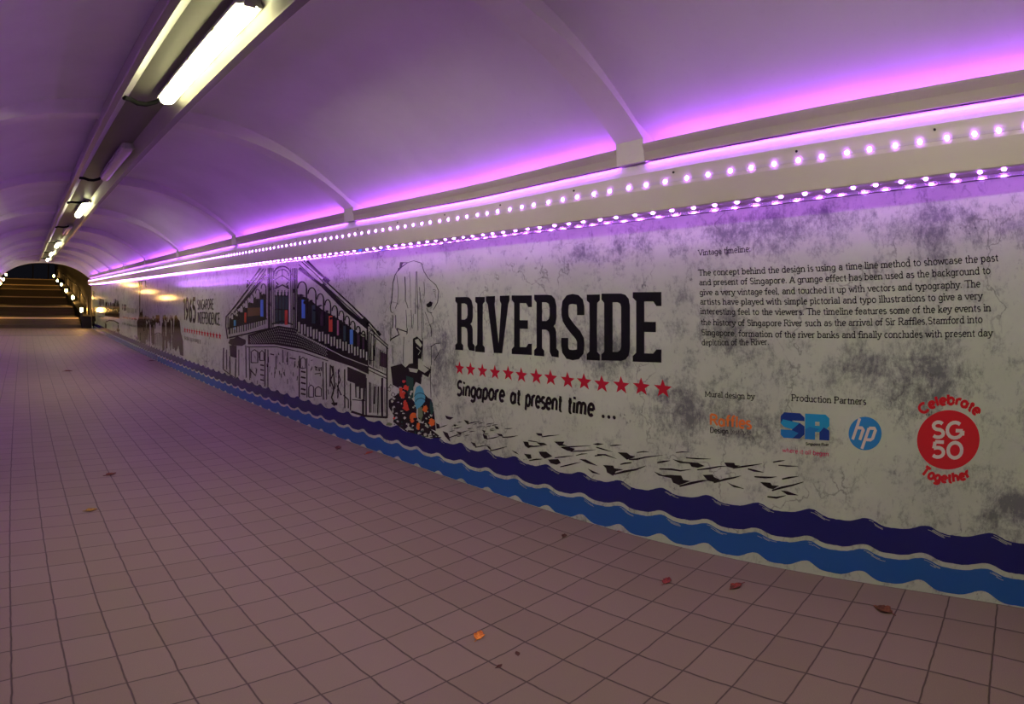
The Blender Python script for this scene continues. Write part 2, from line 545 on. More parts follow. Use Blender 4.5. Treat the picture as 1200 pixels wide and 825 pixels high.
def batten(y, lit, label, cable_end):
    root = empty('batten_light', (-1.93, y, 2.742))
    tag(root, label, 'ceiling lamp', 'batten lamps in the ceiling channel')
    L, w = 0.78, 0.053
    b = MB()
    b.prism([(-w, 0), (-w - .004, -.02), (-w - .014, -.034), (-w - .013, -.044), (w + .013, -.044), (w + .014, -.034), (w + .004, -.02), (w, 0)], -L, L)
    b.build('housing', M['housing'], root)
    # rounded diffuser
    n, seg = 10, 8
    v, f = [], []
    ysec = []
    for i in range(seg + 1):
        t = i / seg * math.pi / 2
        ysec.append((-L + 0.045 - .05 * math.cos(t), math.sin(t) ** .6))
    ysec += [(-a, s) for a, s in reversed(ysec)]
    for yy, s in ysec:
        for k in range(n + 1):
            a = math.pi * k / n
            v.append(((w + .001) * math.cos(a) * (0.35 + .65 * s), yy, -.042 - .048 * (math.sin(a) ** .7) * s - .0005))
    for j in range(len(ysec) - 1):
        for k in range(n):
            f.append((j * (n + 1) + k, j * (n + 1) + k + 1, (j + 1) * (n + 1) + k + 1, (j + 1) * (n + 1) + k))
    d = link('diffuser', v, f, M['lit'] if lit else M['clear'], root, True)
    if lit:
        d['label'] = 'glowing diffuser'
    for s in (-1, 1):
        b = MB(); b.box(-.03, .03, s * L - .012, s * L + .012, -.055, 0.0)
        bevel(b.build('end_cap', M['housing'], root), .004)
    for yy in (-.45, 0, .45):
        for s in (-1, 1):
            b = MB(); b.box(s * (w + .012) - .004, s * (w + .012) + .004, yy - .012, yy + .012, -.052, -.030)
            b.build('clip', M['steel'], root)
    if cable_end:
        e = cable_end
        b = MB()
        b.tube([(-.02, e * L, -.03), (-.06, e * (L + .06), -.055), (-.12, e * (L + .10), -.068), (-.18, e * (L + .10), -.068), (-.235, e * (L + .06), -.06), (-.29, e * (L + .01), -.068)], .016, 10)
        b.build('power_cable', M['cable'], root, True)
    return root
LAMPS = [(0.89, True, 'lit batten lamp nearest the viewer, its black cable showing', 1), (4.0, False, 'first unlit batten lamp beyond the nearest lit one', 1), (7.65, True, 'lit batten lamp between two unlit lamps', -1), (11.2, False, 'unlit batten lamp just beyond the lone lit one', -1), (15.2, True, 'lit batten lamp, first of the far lit run', -1), (19.2, True, 'lit batten lamp, second of the far lit run', -1), (22.9, True, 'lit batten lamp nearest the steps end', -1), (-2.3, True, 'lit batten lamp overhead behind the viewer', 1)]
for args in LAMPS:
    batten(*args)

# ------------------------------------------------------------------ steps out of the far end
SX0, SX1 = -4.5, -.42
TER = [(25.7, .40), (29.2, .80), (34.5, 1.22), (39.0, 1.66), (42.5, 1.96), (49.0, 2.48)]
b = MB()
ye = 24.75
prof = [(24.75, 0.0)]
zc = 0.0
for (yt, zt) in TER:
    n = 3
    for i in range(n):
        yy = yt - .34 * (n - 1 - i)
        z2 = zc + (zt - zc) * (i + 1) / n
        prof += [(yy, prof[-1][1]), (yy, z2)]
    zc = zt
prof += [(60.0, zc), (60.0, -.3), (24.75, -.3)]
v = [(SX0, y, z) for y, z in prof] + [(SX1, y, z) for y, z in prof]
n = len(prof)
f = [(i, (i + 1) % n, n + (i + 1) % n, n + i) for i in range(n)]
b.add(v, f)
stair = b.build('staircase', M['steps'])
struct(stair)
for (yt, zt) in TER:  # strips added along the step edges as painted bands of lamplight
    b = MB(); b.box(SX0 + .05, SX1 - .05, yt - .012, yt + .34, zt - .05, zt + .006)
    b.build('nosing', M['nosing'], stair)
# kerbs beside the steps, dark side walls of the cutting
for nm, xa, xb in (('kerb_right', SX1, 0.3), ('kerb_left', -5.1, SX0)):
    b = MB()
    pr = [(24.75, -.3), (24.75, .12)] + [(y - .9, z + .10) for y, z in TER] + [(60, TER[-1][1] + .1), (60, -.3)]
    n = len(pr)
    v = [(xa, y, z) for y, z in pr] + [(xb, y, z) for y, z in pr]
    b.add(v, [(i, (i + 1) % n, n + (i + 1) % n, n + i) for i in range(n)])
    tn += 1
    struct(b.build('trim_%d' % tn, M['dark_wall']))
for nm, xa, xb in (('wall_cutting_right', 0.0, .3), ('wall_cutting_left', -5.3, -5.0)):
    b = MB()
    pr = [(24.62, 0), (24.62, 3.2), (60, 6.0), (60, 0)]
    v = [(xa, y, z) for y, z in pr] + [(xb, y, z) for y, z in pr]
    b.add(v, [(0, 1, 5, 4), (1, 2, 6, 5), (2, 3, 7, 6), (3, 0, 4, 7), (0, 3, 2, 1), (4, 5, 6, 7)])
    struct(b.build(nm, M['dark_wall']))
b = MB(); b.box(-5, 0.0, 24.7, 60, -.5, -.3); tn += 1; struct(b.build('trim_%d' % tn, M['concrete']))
# drain line across the floor before the steps
b = MB(); b.box(XL, 0.0, 20.2, 20.34, 0.0, 0.004)
tag(b.build('drain_cover', M['black_metal']), 'dark drain cover strip crossing the floor before the steps', 'drain')

def step_light(x, y, z, face, label, group):
    root = empty('step_light', (x, y, z))
    tag(root, label, 'lamp', group)
    b = MB(); b.box(-.06, .06, -.05, .05, 0, .34)
    bevel(b.build('post', M['black_metal'], root), .008)
    b = MB()
    n, m_ = 12, 6
    v, f = [], []
    for j in range(m_ + 1):
        a = math.pi * j / m_
        for k in range(n):
            w = 2 * math.pi * k / n
            v.append((.075 * math.sin(a) * math.cos(w), .075 * math.sin(a) * math.sin(w), .43 - .10 * math.cos(a)))
    for j in range(m_):
        for k in range(n):
            f.append((j * n + k, j * n + (k + 1) % n, (j + 1) * n + (k + 1) % n, (j + 1) * n + k))
    link('lens', v, f, M['step_lens'], root, True)
    b = MB(); b.tube([(0, 0, .525), (0, 0, .55)], .05, 12)
    b.build('cap', M['black_metal'], root)
ST = [(24.95, .32), (29.9, .80), (35.3, 1.14), (40.5, 1.56), (46.0, 1.90), (52.2, 2.40)]
for i, (y, z) in enumerate(ST):
    for x, s in ((-.40, 'right'), (-4.52, 'left')):
        step_light(x, y, z, s, 'glowing step lamp on the %s kerb, %s up from the tunnel mouth' % (s, ords[i]), 'lamps lining the steps')

for x, s in ((-.12, 'right'), (-4.85, 'left')):
    root = empty('handrail', (x, 25.2, 0))
    tag(root, 'thin steel handrail climbing along the %s side of the steps' % s, 'handrail')
    b = MB()
    pts = [(0, 0, .75), (0, 0, .95)] + [(0, y - 25.2, z + .98) for y, z in ST[1:]]
    b.tube(pts, .022, 8)
    b.build('rail', M['steel'], root)
    for y, z in ST:
        b = MB(); b.tube([(0, max(y - 25.2, 0.02), z + .0), (0, max(y - 25.2, 0.02), z + .97)], .016, 8)
        b.build('baluster', M['steel'], root)
# posts of the shelter at the head of the steps
for i, (x, nm) in enumerate(((-2.25, 'left'), (-.98, 'right'))):
    root = empty('shelter_post', (x, 49.5, TER[-1][1]))
    tag(root, 'slim dark post at the head of the steps, the %s one' % nm, 'post')
    b = MB(); b.box(-.05, .05, -.05, .05, 0, 2.6)
    b.build('shaft', M['dark_wall'], root)
    b = MB(); b.box(-.11, .11, -.11, .11, 0, .03)
    b.build('base_plate', M['black_metal'], root)

# ------------------------------------------------------------------ the mural
b = MB(); b.box(0.0, 0.008, -4.2, 24.3, 0.0, 1.766)
mural = b.build('mural', M['grunge'])
tag(mural, 'long printed wall mural on grunge grey board with blue waves along its foot', 'mural')

class Decal:
    """flat print on the mural: shapes in (s, z), s growing to the viewer's right"""
    def __init__(s):
        s.b = MB(); s.mats = []; s.k = 0
    def mi(s, m):
        if m not in s.mats:
            s.mats.append(m)
        return s.mats.index(m)
    def poly(s, pts, m, layer=1, holes=()):
        rings = [[Vector((a, c, 0)) for a, c in pts]] + [[Vector((a, c, 0)) for a, c in h] for h in holes]
        flat = [p for r in rings for p in r]
        s.k += 1
        x = -0.001 * layer - 2.4e-5 * (s.k % 36)
        tris = tessellate_polygon(rings)
        s.b.add([(x, -p.x, p.y) for p in flat], [tuple(t) for t in tris], s.mi(m))
    def strip(s, pts, m, layer=1):
        s.k += 1
        x = -0.001 * layer - 2.4e-5 * (s.k % 36)
        n = len(pts) // 2
        s.b.add([(x, -a, c) for a, c in pts], [(2 * i, 2 * i + 2, 2 * i + 3, 2 * i + 1) for i in range(n - 1)], s.mi(m))
    def stroke(s, pts, w, m, layer=1):
        for i in range(1, len(pts) - 1):
            e1 = (pts[i][0] - pts[i - 1][0], pts[i][1] - pts[i - 1][1]); e2 = (pts[i + 1][0] - pts[i][0], pts[i + 1][1] - pts[i][1])
            l = math.hypot(*e1) * math.hypot(*e2) or 1
            if (e1[0] * e2[0] + e1[1] * e2[1]) / l < .45:
                s.stroke(pts[:i + 1], w, m, layer); s.stroke(pts[i:], w, m, layer)
                return
        n = len(pts); L = []
        for i, (x, y) in enumerate(pts):
            a, c = pts[max(0, i - 1)], pts[min(n - 1, i + 1)]
            dx, dy = c[0] - a[0], c[1] - a[1]
            l = math.hypot(dx, dy) or 1
            k = 1.0
            if 0 < i < n - 1:
                e1 = (x - a[0], y - a[1]); e2 = (c[0] - x, c[1] - y)
                l1 = math.hypot(*e1) or 1; l2 = math.hypot(*e2) or 1
                cs = (e1[0] * e2[0] + e1[1] * e2[1]) / l1 / l2
                k = min(1.6, 1 / max(.5, math.sqrt(max(0, (1 + cs) / 2))))
            L += [(x - dy / l * w / 2 * k, y + dx / l * w / 2 * k), (x + dy / l * w / 2 * k, y - dx / l * w / 2 * k)]
        s.strip(L, m, layer)
    def build(s, name, label=None, flat=True):
        o = s.b.build(name, [M[k] for k in s.mats], mural)
        if label:
            o['label'] = label
        return o

# --- a small drawn alphabet: strokes in em units, x height .48, capitals .70
def el(cx, cy, rx, ry, a0, a1, n=10):
    return [(cx + rx * math.cos(math.radians(a0 + (a1 - a0) * i / n)), cy + ry * math.sin(math.radians(a0 + (a1 - a0) * i / n))) for i in range(n + 1)]
V = lambda *p: list(p)
GLY = {
    'a2': (.46, [V((.09, .38)) + el(.22, .34, .14, .13, 120, 0, 7) + [(.36, .06), (.43, 0)], el(.21, .14, .14, .13, 60, 330, 12)]),
    'a': (.46, [el(.2, .22, .155, .22, 0, 360, 16), V((.36, .46), (.36, .06), (.42, 0))]),
    'b': (.47, [V((.08, .72), (.08, .0)), el(.235, .24, .155, .24, 0, 360, 16)]),
    'c': (.40, [el(.22, .24, .16, .24, 50, 310, 12)]),
    'd': (.48, [V((.37, .72), (.37, 0)), el(.215, .24, .155, .24, 0, 360, 16)]),
    'e': (.43, [V((.06, .25), (.375, .25)), el(.22, .24, .16, .24, 0, 315, 14)]),
    'f': (.30, [el(.24, .58, .1, .13, 60, 180, 6) + [(.14, 0)], V((.03, .45), (.26, .45))]),
    'g': (.46, [el(.21, .24, .155, .23, 0, 360, 16), V((.37, .47), (.37, -.08)) + el(.21, -.08, .16, .13, 0, -150, 8)[1:]]),
    'h': (.49, [V((.09, .72), (.09, 0)), V((.09, .3)) + el(.24, .31, .14, .16, 150, 0, 7) + [(.38, 0)]]),
    'i': (.22, [V((.11, .46), (.11, 0)), V((.11, .585), (.11, .69))]),
    'k': (.46, [V((.09, .72), (.09, 0)), V((.37, .46), (.1, .2)), V((.18, .27), (.39, 0))]),
    'l': (.22, [V((.11, .72), (.11, 0))]),
    'm': (.72, [V((.09, .46), (.09, 0)), V((.09, .3)) + el(.215, .31, .125, .16, 150, 0, 7) + [(.34, 0)], V((.34, .3)) + el(.465, .31, .125, .16, 150, 0, 7) + [(.59, 0)]]),
    'n': (.49, [V((.09, .46), (.09, 0)), V((.09, .3)) + el(.24, .31, .14, .16, 150, 0, 7) + [(.38, 0)]]),
    'o': (.47, [el(.235, .24, .17, .24, 0, 360, 18)]),
    'p': (.48, [V((.09, .46), (.09, -.2)), el(.245, .24, .155, .24, 0, 360, 16)]),
    'r': (.34, [V((.09, .46), (.09, 0)), V((.09, .28)) + el(.23, .3, .14, .17, 160, 60, 6)]),
    's': (.38, [el(.195, .355, .12, .115, 40, 270, 9) + el(.195, .115, .135, .125, 90, -140, 9)]),
    't': (.30, [V((.14, .62), (.14, .1)) + el(.22, .1, .08, .1, 180, 300, 5), V((.03, .45), (.26, .45))]),
    'u': (.49, [V((.09, .46), (.09, .17)) + el(.235, .17, .145, .17, 180, 360, 8), V((.38, .46), (.38, 0))]),
    'v': (.44, [V((.05, .46), (.22, 0), (.39, .46))]),
    'w': (.64, [V((.05, .46), (.19, 0), (.32, .44), (.45, 0), (.59, .46))]),
    'y': (.44, [V((.05, .46), (.22, .02)), V((.39, .46), (.2, -.1), (.08, -.2))]),
    'A': (.58, [V((.05, 0), (.29, .70), (.53, 0)), V((.14, .23), (.44, .23))]),
    'C': (.58, [el(.32, .35, .25, .35, 48, 312, 14)]),
    'D': (.62, [V((.10, 0), (.10, .70)), V((.10, .70), (.28, .70)) + el(.28, .35, .26, .35, 90, -90, 12) + [(.10, 0)]]),
    'E': (.52, [V((.46, .70), (.10, .70), (.10, 0), (.47, 0)), V((.10, .36), (.40, .36))]),
    'G': (.64, [el(.33, .35, .26, .35, 50, 340, 16), V((.36, .33), (.60, .33), (.60, .12))]),
    'I': (.26, [V((.13, 0), (.13, .70))]),
    'M': (.76, [V((.10, 0), (.10, .70), (.38, .12), (.66, .70), (.66, 0))]),
    'N': (.66, [V((.10, 0), (.10, .70), (.55, 0), (.55, .70))]),
    'O': (.66, [el(.33, .35, .26, .35, 0, 360, 20)]),
    'P': (.54, [V((.10, 0), (.10, .70)), V((.10, .70), (.30, .70)) + el(.30, .52, .17, .18, 90, -90, 8) + [(.10, .34)]]),
    'R': (.58, [V((.10, 0), (.10, .70)), V((.10, .70), (.30, .70)) + el(.30, .53, .17, .17, 90, -90, 8) + [(.10, .36)], V((.28, .36), (.52, 0))]),
    'S': (.50, [el(.255, .525, .17, .17, 35, 270, 10) + el(.255, .18, .185, .18, 90, -145, 10)]),
    'T': (.54, [V((.04, .70), (.50, .70)), V((.27, .70), (.27, 0))]),
    'V': (.58, [V((.05, .70), (.29, 0), (.53, .70))]),
    '0': (.62, [el(.31, .35, .23, .35, 0, 360, 20)]),
    '1': (.34, [V((.06, .58), (.2, .70), (.2, 0))]),
    '5': (.52, [V((.44, .70), (.14, .70), (.11, .40)) + el(.25, .22, .2, .22, 120, -140, 12)]),
    '6': (.52, [V((.40, .68), (.2, .5), (.09, .25)), el(.26, .2, .17, .2, 0, 360, 16)]),
    '9': (.52, [V((.12, .02), (.32, .2), (.43, .45)), el(.26, .5, .17, .2, 0, 360, 16)]),
    '.': (.22, [V((.10, -.01), (.10, .10))]), ',': (.22, [V((.12, .06), (.07, -.1))]), ':': (.24, [V((.11, -.01), (.11, .10)), V((.11, .34), (.11, .45))]), ' ': (.24, []),
}
SERIF = {c: 1 for c in 'bdhiklmnpruvwyfAIMNPRTVDE'}
def run(text, w=.075, serif=0.0, slant=0.0, squeeze=1.0, gap=0.0):
    """lay text out in em units: list of strokes, total width"""
    x, res = 0.0, []
    for ch in text:
        adv, st = GLY['a2' if serif and ch == 'a' else ch]
        for q in st:
            q2 = [((px + slant * py) * squeeze + x, py) for px, py in q]
            res.append(q2)
            if serif and ch in SERIF and len(q) < 12:
                for k in (0, -1):
                    px, py = q[k]
                    if min(abs(py - v) for v in (0, .46, .70, .72, -.2)) < .011:
                        half = serif if py < .4 or ch in 'uvwyAMNVI' else serif * .75
                        ox = (px + slant * py) * squeeze + x
                        yy = py - (.02 if py > .3 else -.02)
                        res.append([(ox - half * (1.0 if py < .4 or ch in 'vwyIVA' else 1.35), yy), (ox + half * (1.0 if py < .4 or ch in 'vwyIVA' else .25), yy)])
        x += adv * squeeze + gap
    return res, x - gap
def bil(q, u, v):
    (a, b_, c, d) = q
    return (a[0] * (1 - u) * (1 - v) + b_[0] * u * (1 - v) + c[0] * u * v + d[0] * (1 - u) * v, a[1] * (1 - u) * (1 - v) + b_[1] * u * (1 - v) + c[1] * u * v + d[1] * (1 - u) * v)
def text(dec, s, p0, p1, height, m, w=.075, layer=1, **kw):
    """text from baseline point p0 to baseline point p1; height = capital height"""
    st, W = run(s, w, **kw)
    ex, ey = (p1[0] - p0[0]) / W, (p1[1] - p0[1]) / W
    ky = height / .70
    thick = w * (abs(ex) + ky) / 2
    for q in st:
        if len(q) > 1:
            dec.stroke([(p0[0] + ex * x, p0[1] + ey * x + ky * y) for x, y in q], thick, m, layer)

# waves along the foot of the mural
def bed(s, pts):
    for (a, b_), (c, d) in zip(pts, pts[1:]):
        if s <= c:
            return b_ + (d - b_) * (s - a) / (c - a)
    return pts[-1][1]
PER = 0.2785
def wavef(s, ph=0.0):
    t = ((s + 1.275 - ph) / PER) % 1.0
    # quick rise to a crest, slow fall
    return 0.5 * math.cos(2 * math.pi * (t ** 0.85)) + 0.12 * math.cos(4 * math.pi * t + .6) + .05 * math.sin(9.7 * s)
TOPB = [(-30, .262), (-1.3, .268), (.1, .287), (.95, .308), (1.5, .317), (2.1, .296), (4.3, .292)]
MIDB = [(-30, .145), (-1.3, .148), (.1, .161), (1.1, .180), (1.8, .180), (2.35, .160), (4.3, .155)]
LOWB = [(-30, -.008), (-1.3, .002), (-.4, .008), (.1, .016), (1.0, .034), (1.6, .042), (2.4, .024), (4.3, .02)]
rw = random.Random(12)
def rough(a):
    return rw.uniform(-a, a)
def band(name, mname, up, low, au, al, lift, label, gapfn=None):
    d = Decal()
    x = -24.2
    pu, pl = [], []
    while x < 4.15:
        pu.append((x, bed(x, up) + au * wavef(x) + lift + rough(.0012)))
        pl.append((x, max(0.004, bed(x, low) + al * wavef(x)) + rough(.001)))
        x += .014
    st = [q for a, c in zip(pu, pl) for q in (a, c)]
    d.strip(st, mname, 1)
    # dry-brush flecks trailing the crests, in the paper colour
    k = -1.275
    while k < 3.2:
        for j in range(3):
            s0 = k + rough(.03) + .02; ln = .05 + rough(.03)
            z0 = [(s0 + ln * i / 6, bed(s0 + ln * i / 6, up) + au * wavef(s0 + ln * i / 6) + lift - .007 - .005 * j) for i in range(7)]
            d.stroke(z0, .0022, 'light', 2)
        k += PER
    return d.build(name, label)
band('dark_blue_wave', 'navy', TOPB, MIDB, .030, .027, 0.0, 'wavy dark blue band')
band('light_blue_wave', 'blue', [(a, z - .024) for a, z in MIDB], LOWB, .027, .040, 0.0, 'wavy light blue band')

# headline in slab capitals
LB = [('R', [(-1.0556, 0.9518), (-0.8331, 0.9546), (-0.8225, 1.3377), (-1.0515, 1.3378)]), ('I', [(-0.8264, 0.9507), (-0.7231, 0.9524), (-0.7089, 1.3364), (-0.8155, 1.3369)]), ('V', [(-0.7121, 0.9524), (-0.4717, 0.9623), (-0.4496, 1.3468), (-0.6974, 1.3401)]), ('E', [(-0.4508, 0.9611), (-0.2642, 0.9687), (-0.2382, 1.3491), (-0.4281, 1.3476)]), ('R', [(-0.2442, 0.967), (-0.0368, 0.9717), (-0.0089, 1.356), (-0.2176, 1.3527)]), ('S', [(-0.0172, 0.9619), (0.1615, 0.9728), (0.1889, 1.36), (0.0114, 1.3572)]), ('I', [(0.1784, 0.9755), (0.2726, 0.9793), (0.2986, 1.3592), (0.2054, 1.3574)]), ('D', [(0.284, 0.9815), (0.4762, 0.9933), (0.4991, 1.3652), (0.31, 1.3638)]), ('E', [(0.4944, 0.9909), (0.6731, 0.9981), (0.6932, 1.3719), (0.5177, 1.372)])]
SL = {
 'I': ([(0, 0), (1, 0), (1, .09), (.8, .13), (.78, .5), (.8, .87), (1, .91), (1, 1), (0, 1), (0, .91), (.2, .87), (.22, .5), (.2, .13), (0, .09)], []),
 'V': ([(.35, 0), (.7, 0), (.95, .855), (1, .91), (1, 1), (.6, 1), (.6, .91), (.66, .855), (.55, .16), (.38, .855), (.4, .91), (.4, 1), (0, 1), (0, .91), (.08, .855)], []),
 'E': ([(0, 0), (1, 0), (1, .185), (.83, .185), (.72, .125), (.41, .125), (.41, .43), (.81, .43), (.81, .575), (.41, .575), (.41, .865), (.72, .865), (.83, .80), (1, .80), (1, 1), (0, 1), (0, .92), (.12, .87), (.12, .13), (0, .08)], []),
 'R': ([(0, 0), (.42, 0), (.42, .09), (.33, .13), (.33, .43), (.5, .43), (.6, .40), (.64, .32), (.64, .08), (.72, .01), (1, 0), (1, .10), (.91, .14), (.9, .4), (.86, .46), (.79, .49), (.87, .53), (.91, .62), (.91, .82), (.85, .93), (.72, .99), (.55, 1), (0, 1), (0, .92), (.1, .87), (.1, .13), (0, .09)], [[(.33, .57), (.5, .57), (.6, .6), (.64, .66), (.64, .78), (.6, .85), (.5, .875), (.33, .875)]]),
 'D': ([(0, 0), (.7, 0), (.85, .02), (.96, .08), (1, .18), (1, .82), (.96, .92), (.85, .98), (.7, 1), (0, 1), (0, .91), (.1, .86), (.1, .13), (0, .09)], [[(.4, .13), (.58, .13), (.67, .16), (.7, .21), (.7, .8), (.67, .845), (.58, .87), (.4, .87)]]),
}
d = Decal()
for ch, q in LB:
    if ch == 'S':
        c = [(.84, .68), (.84, .80), (.80, .88), (.7, .915), (.5, .93), (.3, .915), (.19, .86), (.16, .78), (.16, .69), (.2, .62), (.32, .55), (.52, .46), (.72, .38), (.83, .30), (.84, .22), (.82, .13), (.72, .085), (.5, .07), (.29, .085), (.18, .14), (.15, .22), (.15, .33)]
        L = []
        n = len(c)
        for i, (x, y) in enumerate(c):
            a, e = c[max(0, i - 1)], c[min(n - 1, i + 1)]
            dx, dy = (e[0] - a[0]), (e[1] - a[1]) * 2.0
            l = math.hypot(dx, dy)
            w = .155
            L += [bil(q, x - dy / l * w, y + dx / l * w / 2.0), bil(q, x + dy / l * w, y - dx / l * w / 2.0)]
        d.strip(L, 'ink', 1)
    else:
        o_, h_ = SL[ch]
        d.poly([bil(q, *p) for p in o_], 'ink', 1, [[bil(q, *p) for p in h] for h in h_])
d.build('headline_lettering', 'black slab capitals reading RIVERSIDE')

d = Decal()
for (s0, z0) in [(-1.008, 0.825), (-0.883, 0.828), (-0.753, 0.829), (-0.623, 0.83), (-0.491, 0.836), (-0.367, 0.837), (-0.233, 0.842), (-0.111, 0.846), (0.026, 0.846), (0.151, 0.85), (0.279, 0.85), (0.412, 0.857), (0.543, 0.862), (0.677, 0.864)]:
    sw = .054 + .000 * s0
    pts = []
    for i in range(10):
        a = math.pi / 2 + i * math.pi / 5
        r = 1.0 if i % 2 == 0 else .42
        pts.append((s0 + .057 * r * math.cos(a), z0 + .052 * r * math.sin(a) - .004))
    d.poly(pts, 'star_red', 1)
d.build('star_row', 'row of fourteen red stars')

d = Decal()
kw = dict(slant=.16, squeeze=.82)
def script(s, a, e, h=.088):
    text(d, s, a, e, h, 'ink', w=.138, **kw)
script('Singapore', (-1.053, .629), (-.535, .645), .10)
script('at', (-.482, .645), (-.385, .647), .10)
script('present', (-.345, .645), (-.03, .652), .10)
script('time', (.012, .652), (.215, .657), .098)
for k, s0 in enumerate((.28, .32, .357)):
    d.poly([(s0 + .011 * math.cos(a * math.pi / 5), .663 + .002 * k + .011 * math.sin(a * math.pi / 5)) for a in range(10)], 'ink', 1)
d.build('subtitle_lettering', 'black script line reading Singapore at present time')

d = Decal()
sk = dict(w=.088, serif=.10)
text(d, 'Vintage timeline:', (.914, 1.553), (1.194, 1.556), .028, 'ink', **sk)
LINES = [('The concept behind the design is using a time line method to showcase the past', 2.335, 1.452, 1.436),
 ('and present of Singapore. A grunge effect has been used as the background to', 2.299, 1.403, 1.388),
 ('give a very vintage feel, and touched it up with vectors and typography. The', 2.253, 1.353, 1.337),
 ('artists have played with simple pictorial and typo illustrations to give a very', 2.260, 1.306, 1.288),
 ('interesting feel to the viewers. The timeline features some of the key events in', 2.295, 1.258, 1.238),
 ('the history of Singapore River such as the arrival of Sir Raffles,Stamford into', 2.258, 1.203, 1.193),
 ('Singapore, formation of the river banks and finally concludes with present day', 2.300, 1.152, 1.137),
 ('depiction of the River.', 1.267, 1.101, 1.112)]
for s, e, za, zb in LINES:
    text(d, s, (.910, za), (e, zb), .0285, 'ink', **sk)
d.build('paragraph_lettering', 'small black serif paragraph')
d = Decal()
text(d, 'Mural design by', (.920, .842), (1.189, .848), .027, 'ink', **sk)
d.build('credit_lettering', 'small black heading reading Mural design by')
d = Decal()
text(d, 'Production Partners', (1.376, .852), (1.740, .849), .029, 'ink', **sk)
d.build('credit_lettering', 'small black heading reading Production Partners')

# school logo: orange word over grey words
d = Decal()
text(d, 'Raffles', (.944, .700), (1.175, .702), .053, 'orange', w=.135)
text(d, 'Design', (.947, .660), (1.052, .663), .027, 'ink', w=.10)
text(d, 'Institute', (1.056, .663), (1.171, .669), .027, 'grey_ink', w=.085, slant=.25)
d.build('orange_word_logo', 'orange word with grey words under it')

# two blue block letters
def bl(q, pts):
    return [bil(q, *p) for p in pts]
d = Decal()
q = [(1.327, .672), (1.447, .674), (1.443, .795), (1.323, .795)]
d.poly(bl(q, [(.12, 0), (.80, 0), (1, .18), (1, .50), (.80, .62), (.50, .66), (.50, .70), (1, .70), (1, .84), (.82, 1), (.15, 1), (0, .84), (0, .56), (.16, .42), (.48, .36), (.48, .32), (0, .32), (0, .12)]), 'deep_blue', 1)
d.poly(bl(q, [(0, .12), (.12, 0), (.5, 0), (.75, .22), (.48, .32), (0, .32)]), 'sky_blue', 2)
d.poly(bl(q, [(0, .56), (.16, .42), (.5, .36), (.8, .62), (.5, .66), (.1, .72)]), 'cyan_blue', 2)
q = [(1.449, .674), (1.569, .676), (1.565, .796), (1.446, .795)]
d.poly(bl(q, [(0, 0), (.42, 0), (.42, .30), (.60, .30), (.60, 0), (1, 0), (1, .38), (.90, .46), (1, .56), (1, .86), (.84, 1), (0, 1)]), 'cyan_blue', 1, [bl(q, [(.42, .55), (.60, .55), (.60, .70), (.42, .70)])])
d.poly(bl(q, [(0, 0), (.42, 0), (.42, .3), (.6, .42), (.2, .5), (0, .38)]), 'sky_blue', 2)
d.poly(bl(q, [(.60, 0), (1, 0), (1, .38), (.78, .5), (.60, .30)]), 'deep_blue', 2)
text(d, 'Singapore River', (1.454, .646), (1.569, .650), .013, 'ink', w=.13)
text(d, 'where it all began', (1.336, .602), (1.572, .602), .021, 'crimson', w=.095)
d.build('block_letter_logo', 'two blue block letters with a crimson line')

# round blue emblem with two slanted white letters
d = Decal()
cx, cz, rx, rz = 1.739, .718, .078, .076
d.poly([(cx + rx * math.cos(a * math.pi / 24), cz + rz * math.sin(a * math.pi / 24)) for a in range(48)], 'logo_blue', 1)
def hp(pts, w=.0135):
    d.stroke([(cx + x + .30 * y, cz + y) for x, y in pts], w, 'paper', 2)
hp([(-.048, -.030), (-.048, .068)]); hp([(-.048, .025), (-.022, .025), (-.014, .018), (-.014, -.030)])
hp([(.010, -.070), (.010, .026), (.036, .026), (.043, .018), (.043, -.020), (.036, -.027), (.012, -.027)])
d.build('round_blue_logo', 'round blue emblem with slanted white letters')

# red anniversary roundel
d = Decal()
cx, cz, rx, rz = 2.1185, .7055, .138, .128
d.poly([(cx + rx * math.cos(a * math.pi / 32), cz + rz * math.sin(a * math.pi / 32)) for a in range(64)], 'emblem_red', 1)
text(d, 'SG', (cx - .078, .716), (cx + .068, .716), .066, 'paper', w=.135, layer=2)
text(d, '50', (cx - .074, .630), (cx + .074, .630), .066, 'paper', w=.135, layer=2)
def curved(s, r, mid, up, h, span):
    st, W = run(s)
    k = h / .70
    for qd in st:
        pts = []
        for x, y in qd:
            t = (x / W - .5) * span
            if up:
                a = mid - t; rr = r + y * k
            else:
                a = mid + t; rr = r - y * k
            pts.append((cx + rr * math.cos(a), cz + rr * math.sin(a) * .94))
        d.stroke(pts, .0125, 'emblem_red', 1)
curved('Celebrate', .163, math.pi / 2, True, .042, 1.62)
curved('Together', .196, -math.pi / 2, False, .042, 1.26)
d.build('red_roundel', 'red roundel reading SG 50')

# dated panel further along
d = Decal()
text(d, '1965', (-8.62, .968), (-7.79, .97), .365, 'ink', w=.15)
text(d, 'SINGAPORE', (-7.69, 1.17), (-6.78, 1.19), .15, 'ink', w=.12)
text(d, 'INDEPENDENCE', (-7.69, .950), (-6.48, .966), .17, 'ink', w=.12)
for i in range(14):
    s0 = -8.53 + i * .157; z0 = .79 + .0008 * i
    d.poly([(s0 + .072 * (1 if k % 2 == 0 else .42) * math.cos(math.pi / 2 + k * math.pi / 5), z0 + .062 * (1 if k % 2 == 0 else .42) * math.sin(math.pi / 2 + k * math.pi / 5)) for k in range(10)], 'star_red', 1)
d.build('date_lettering', 'black date heading over red stars')

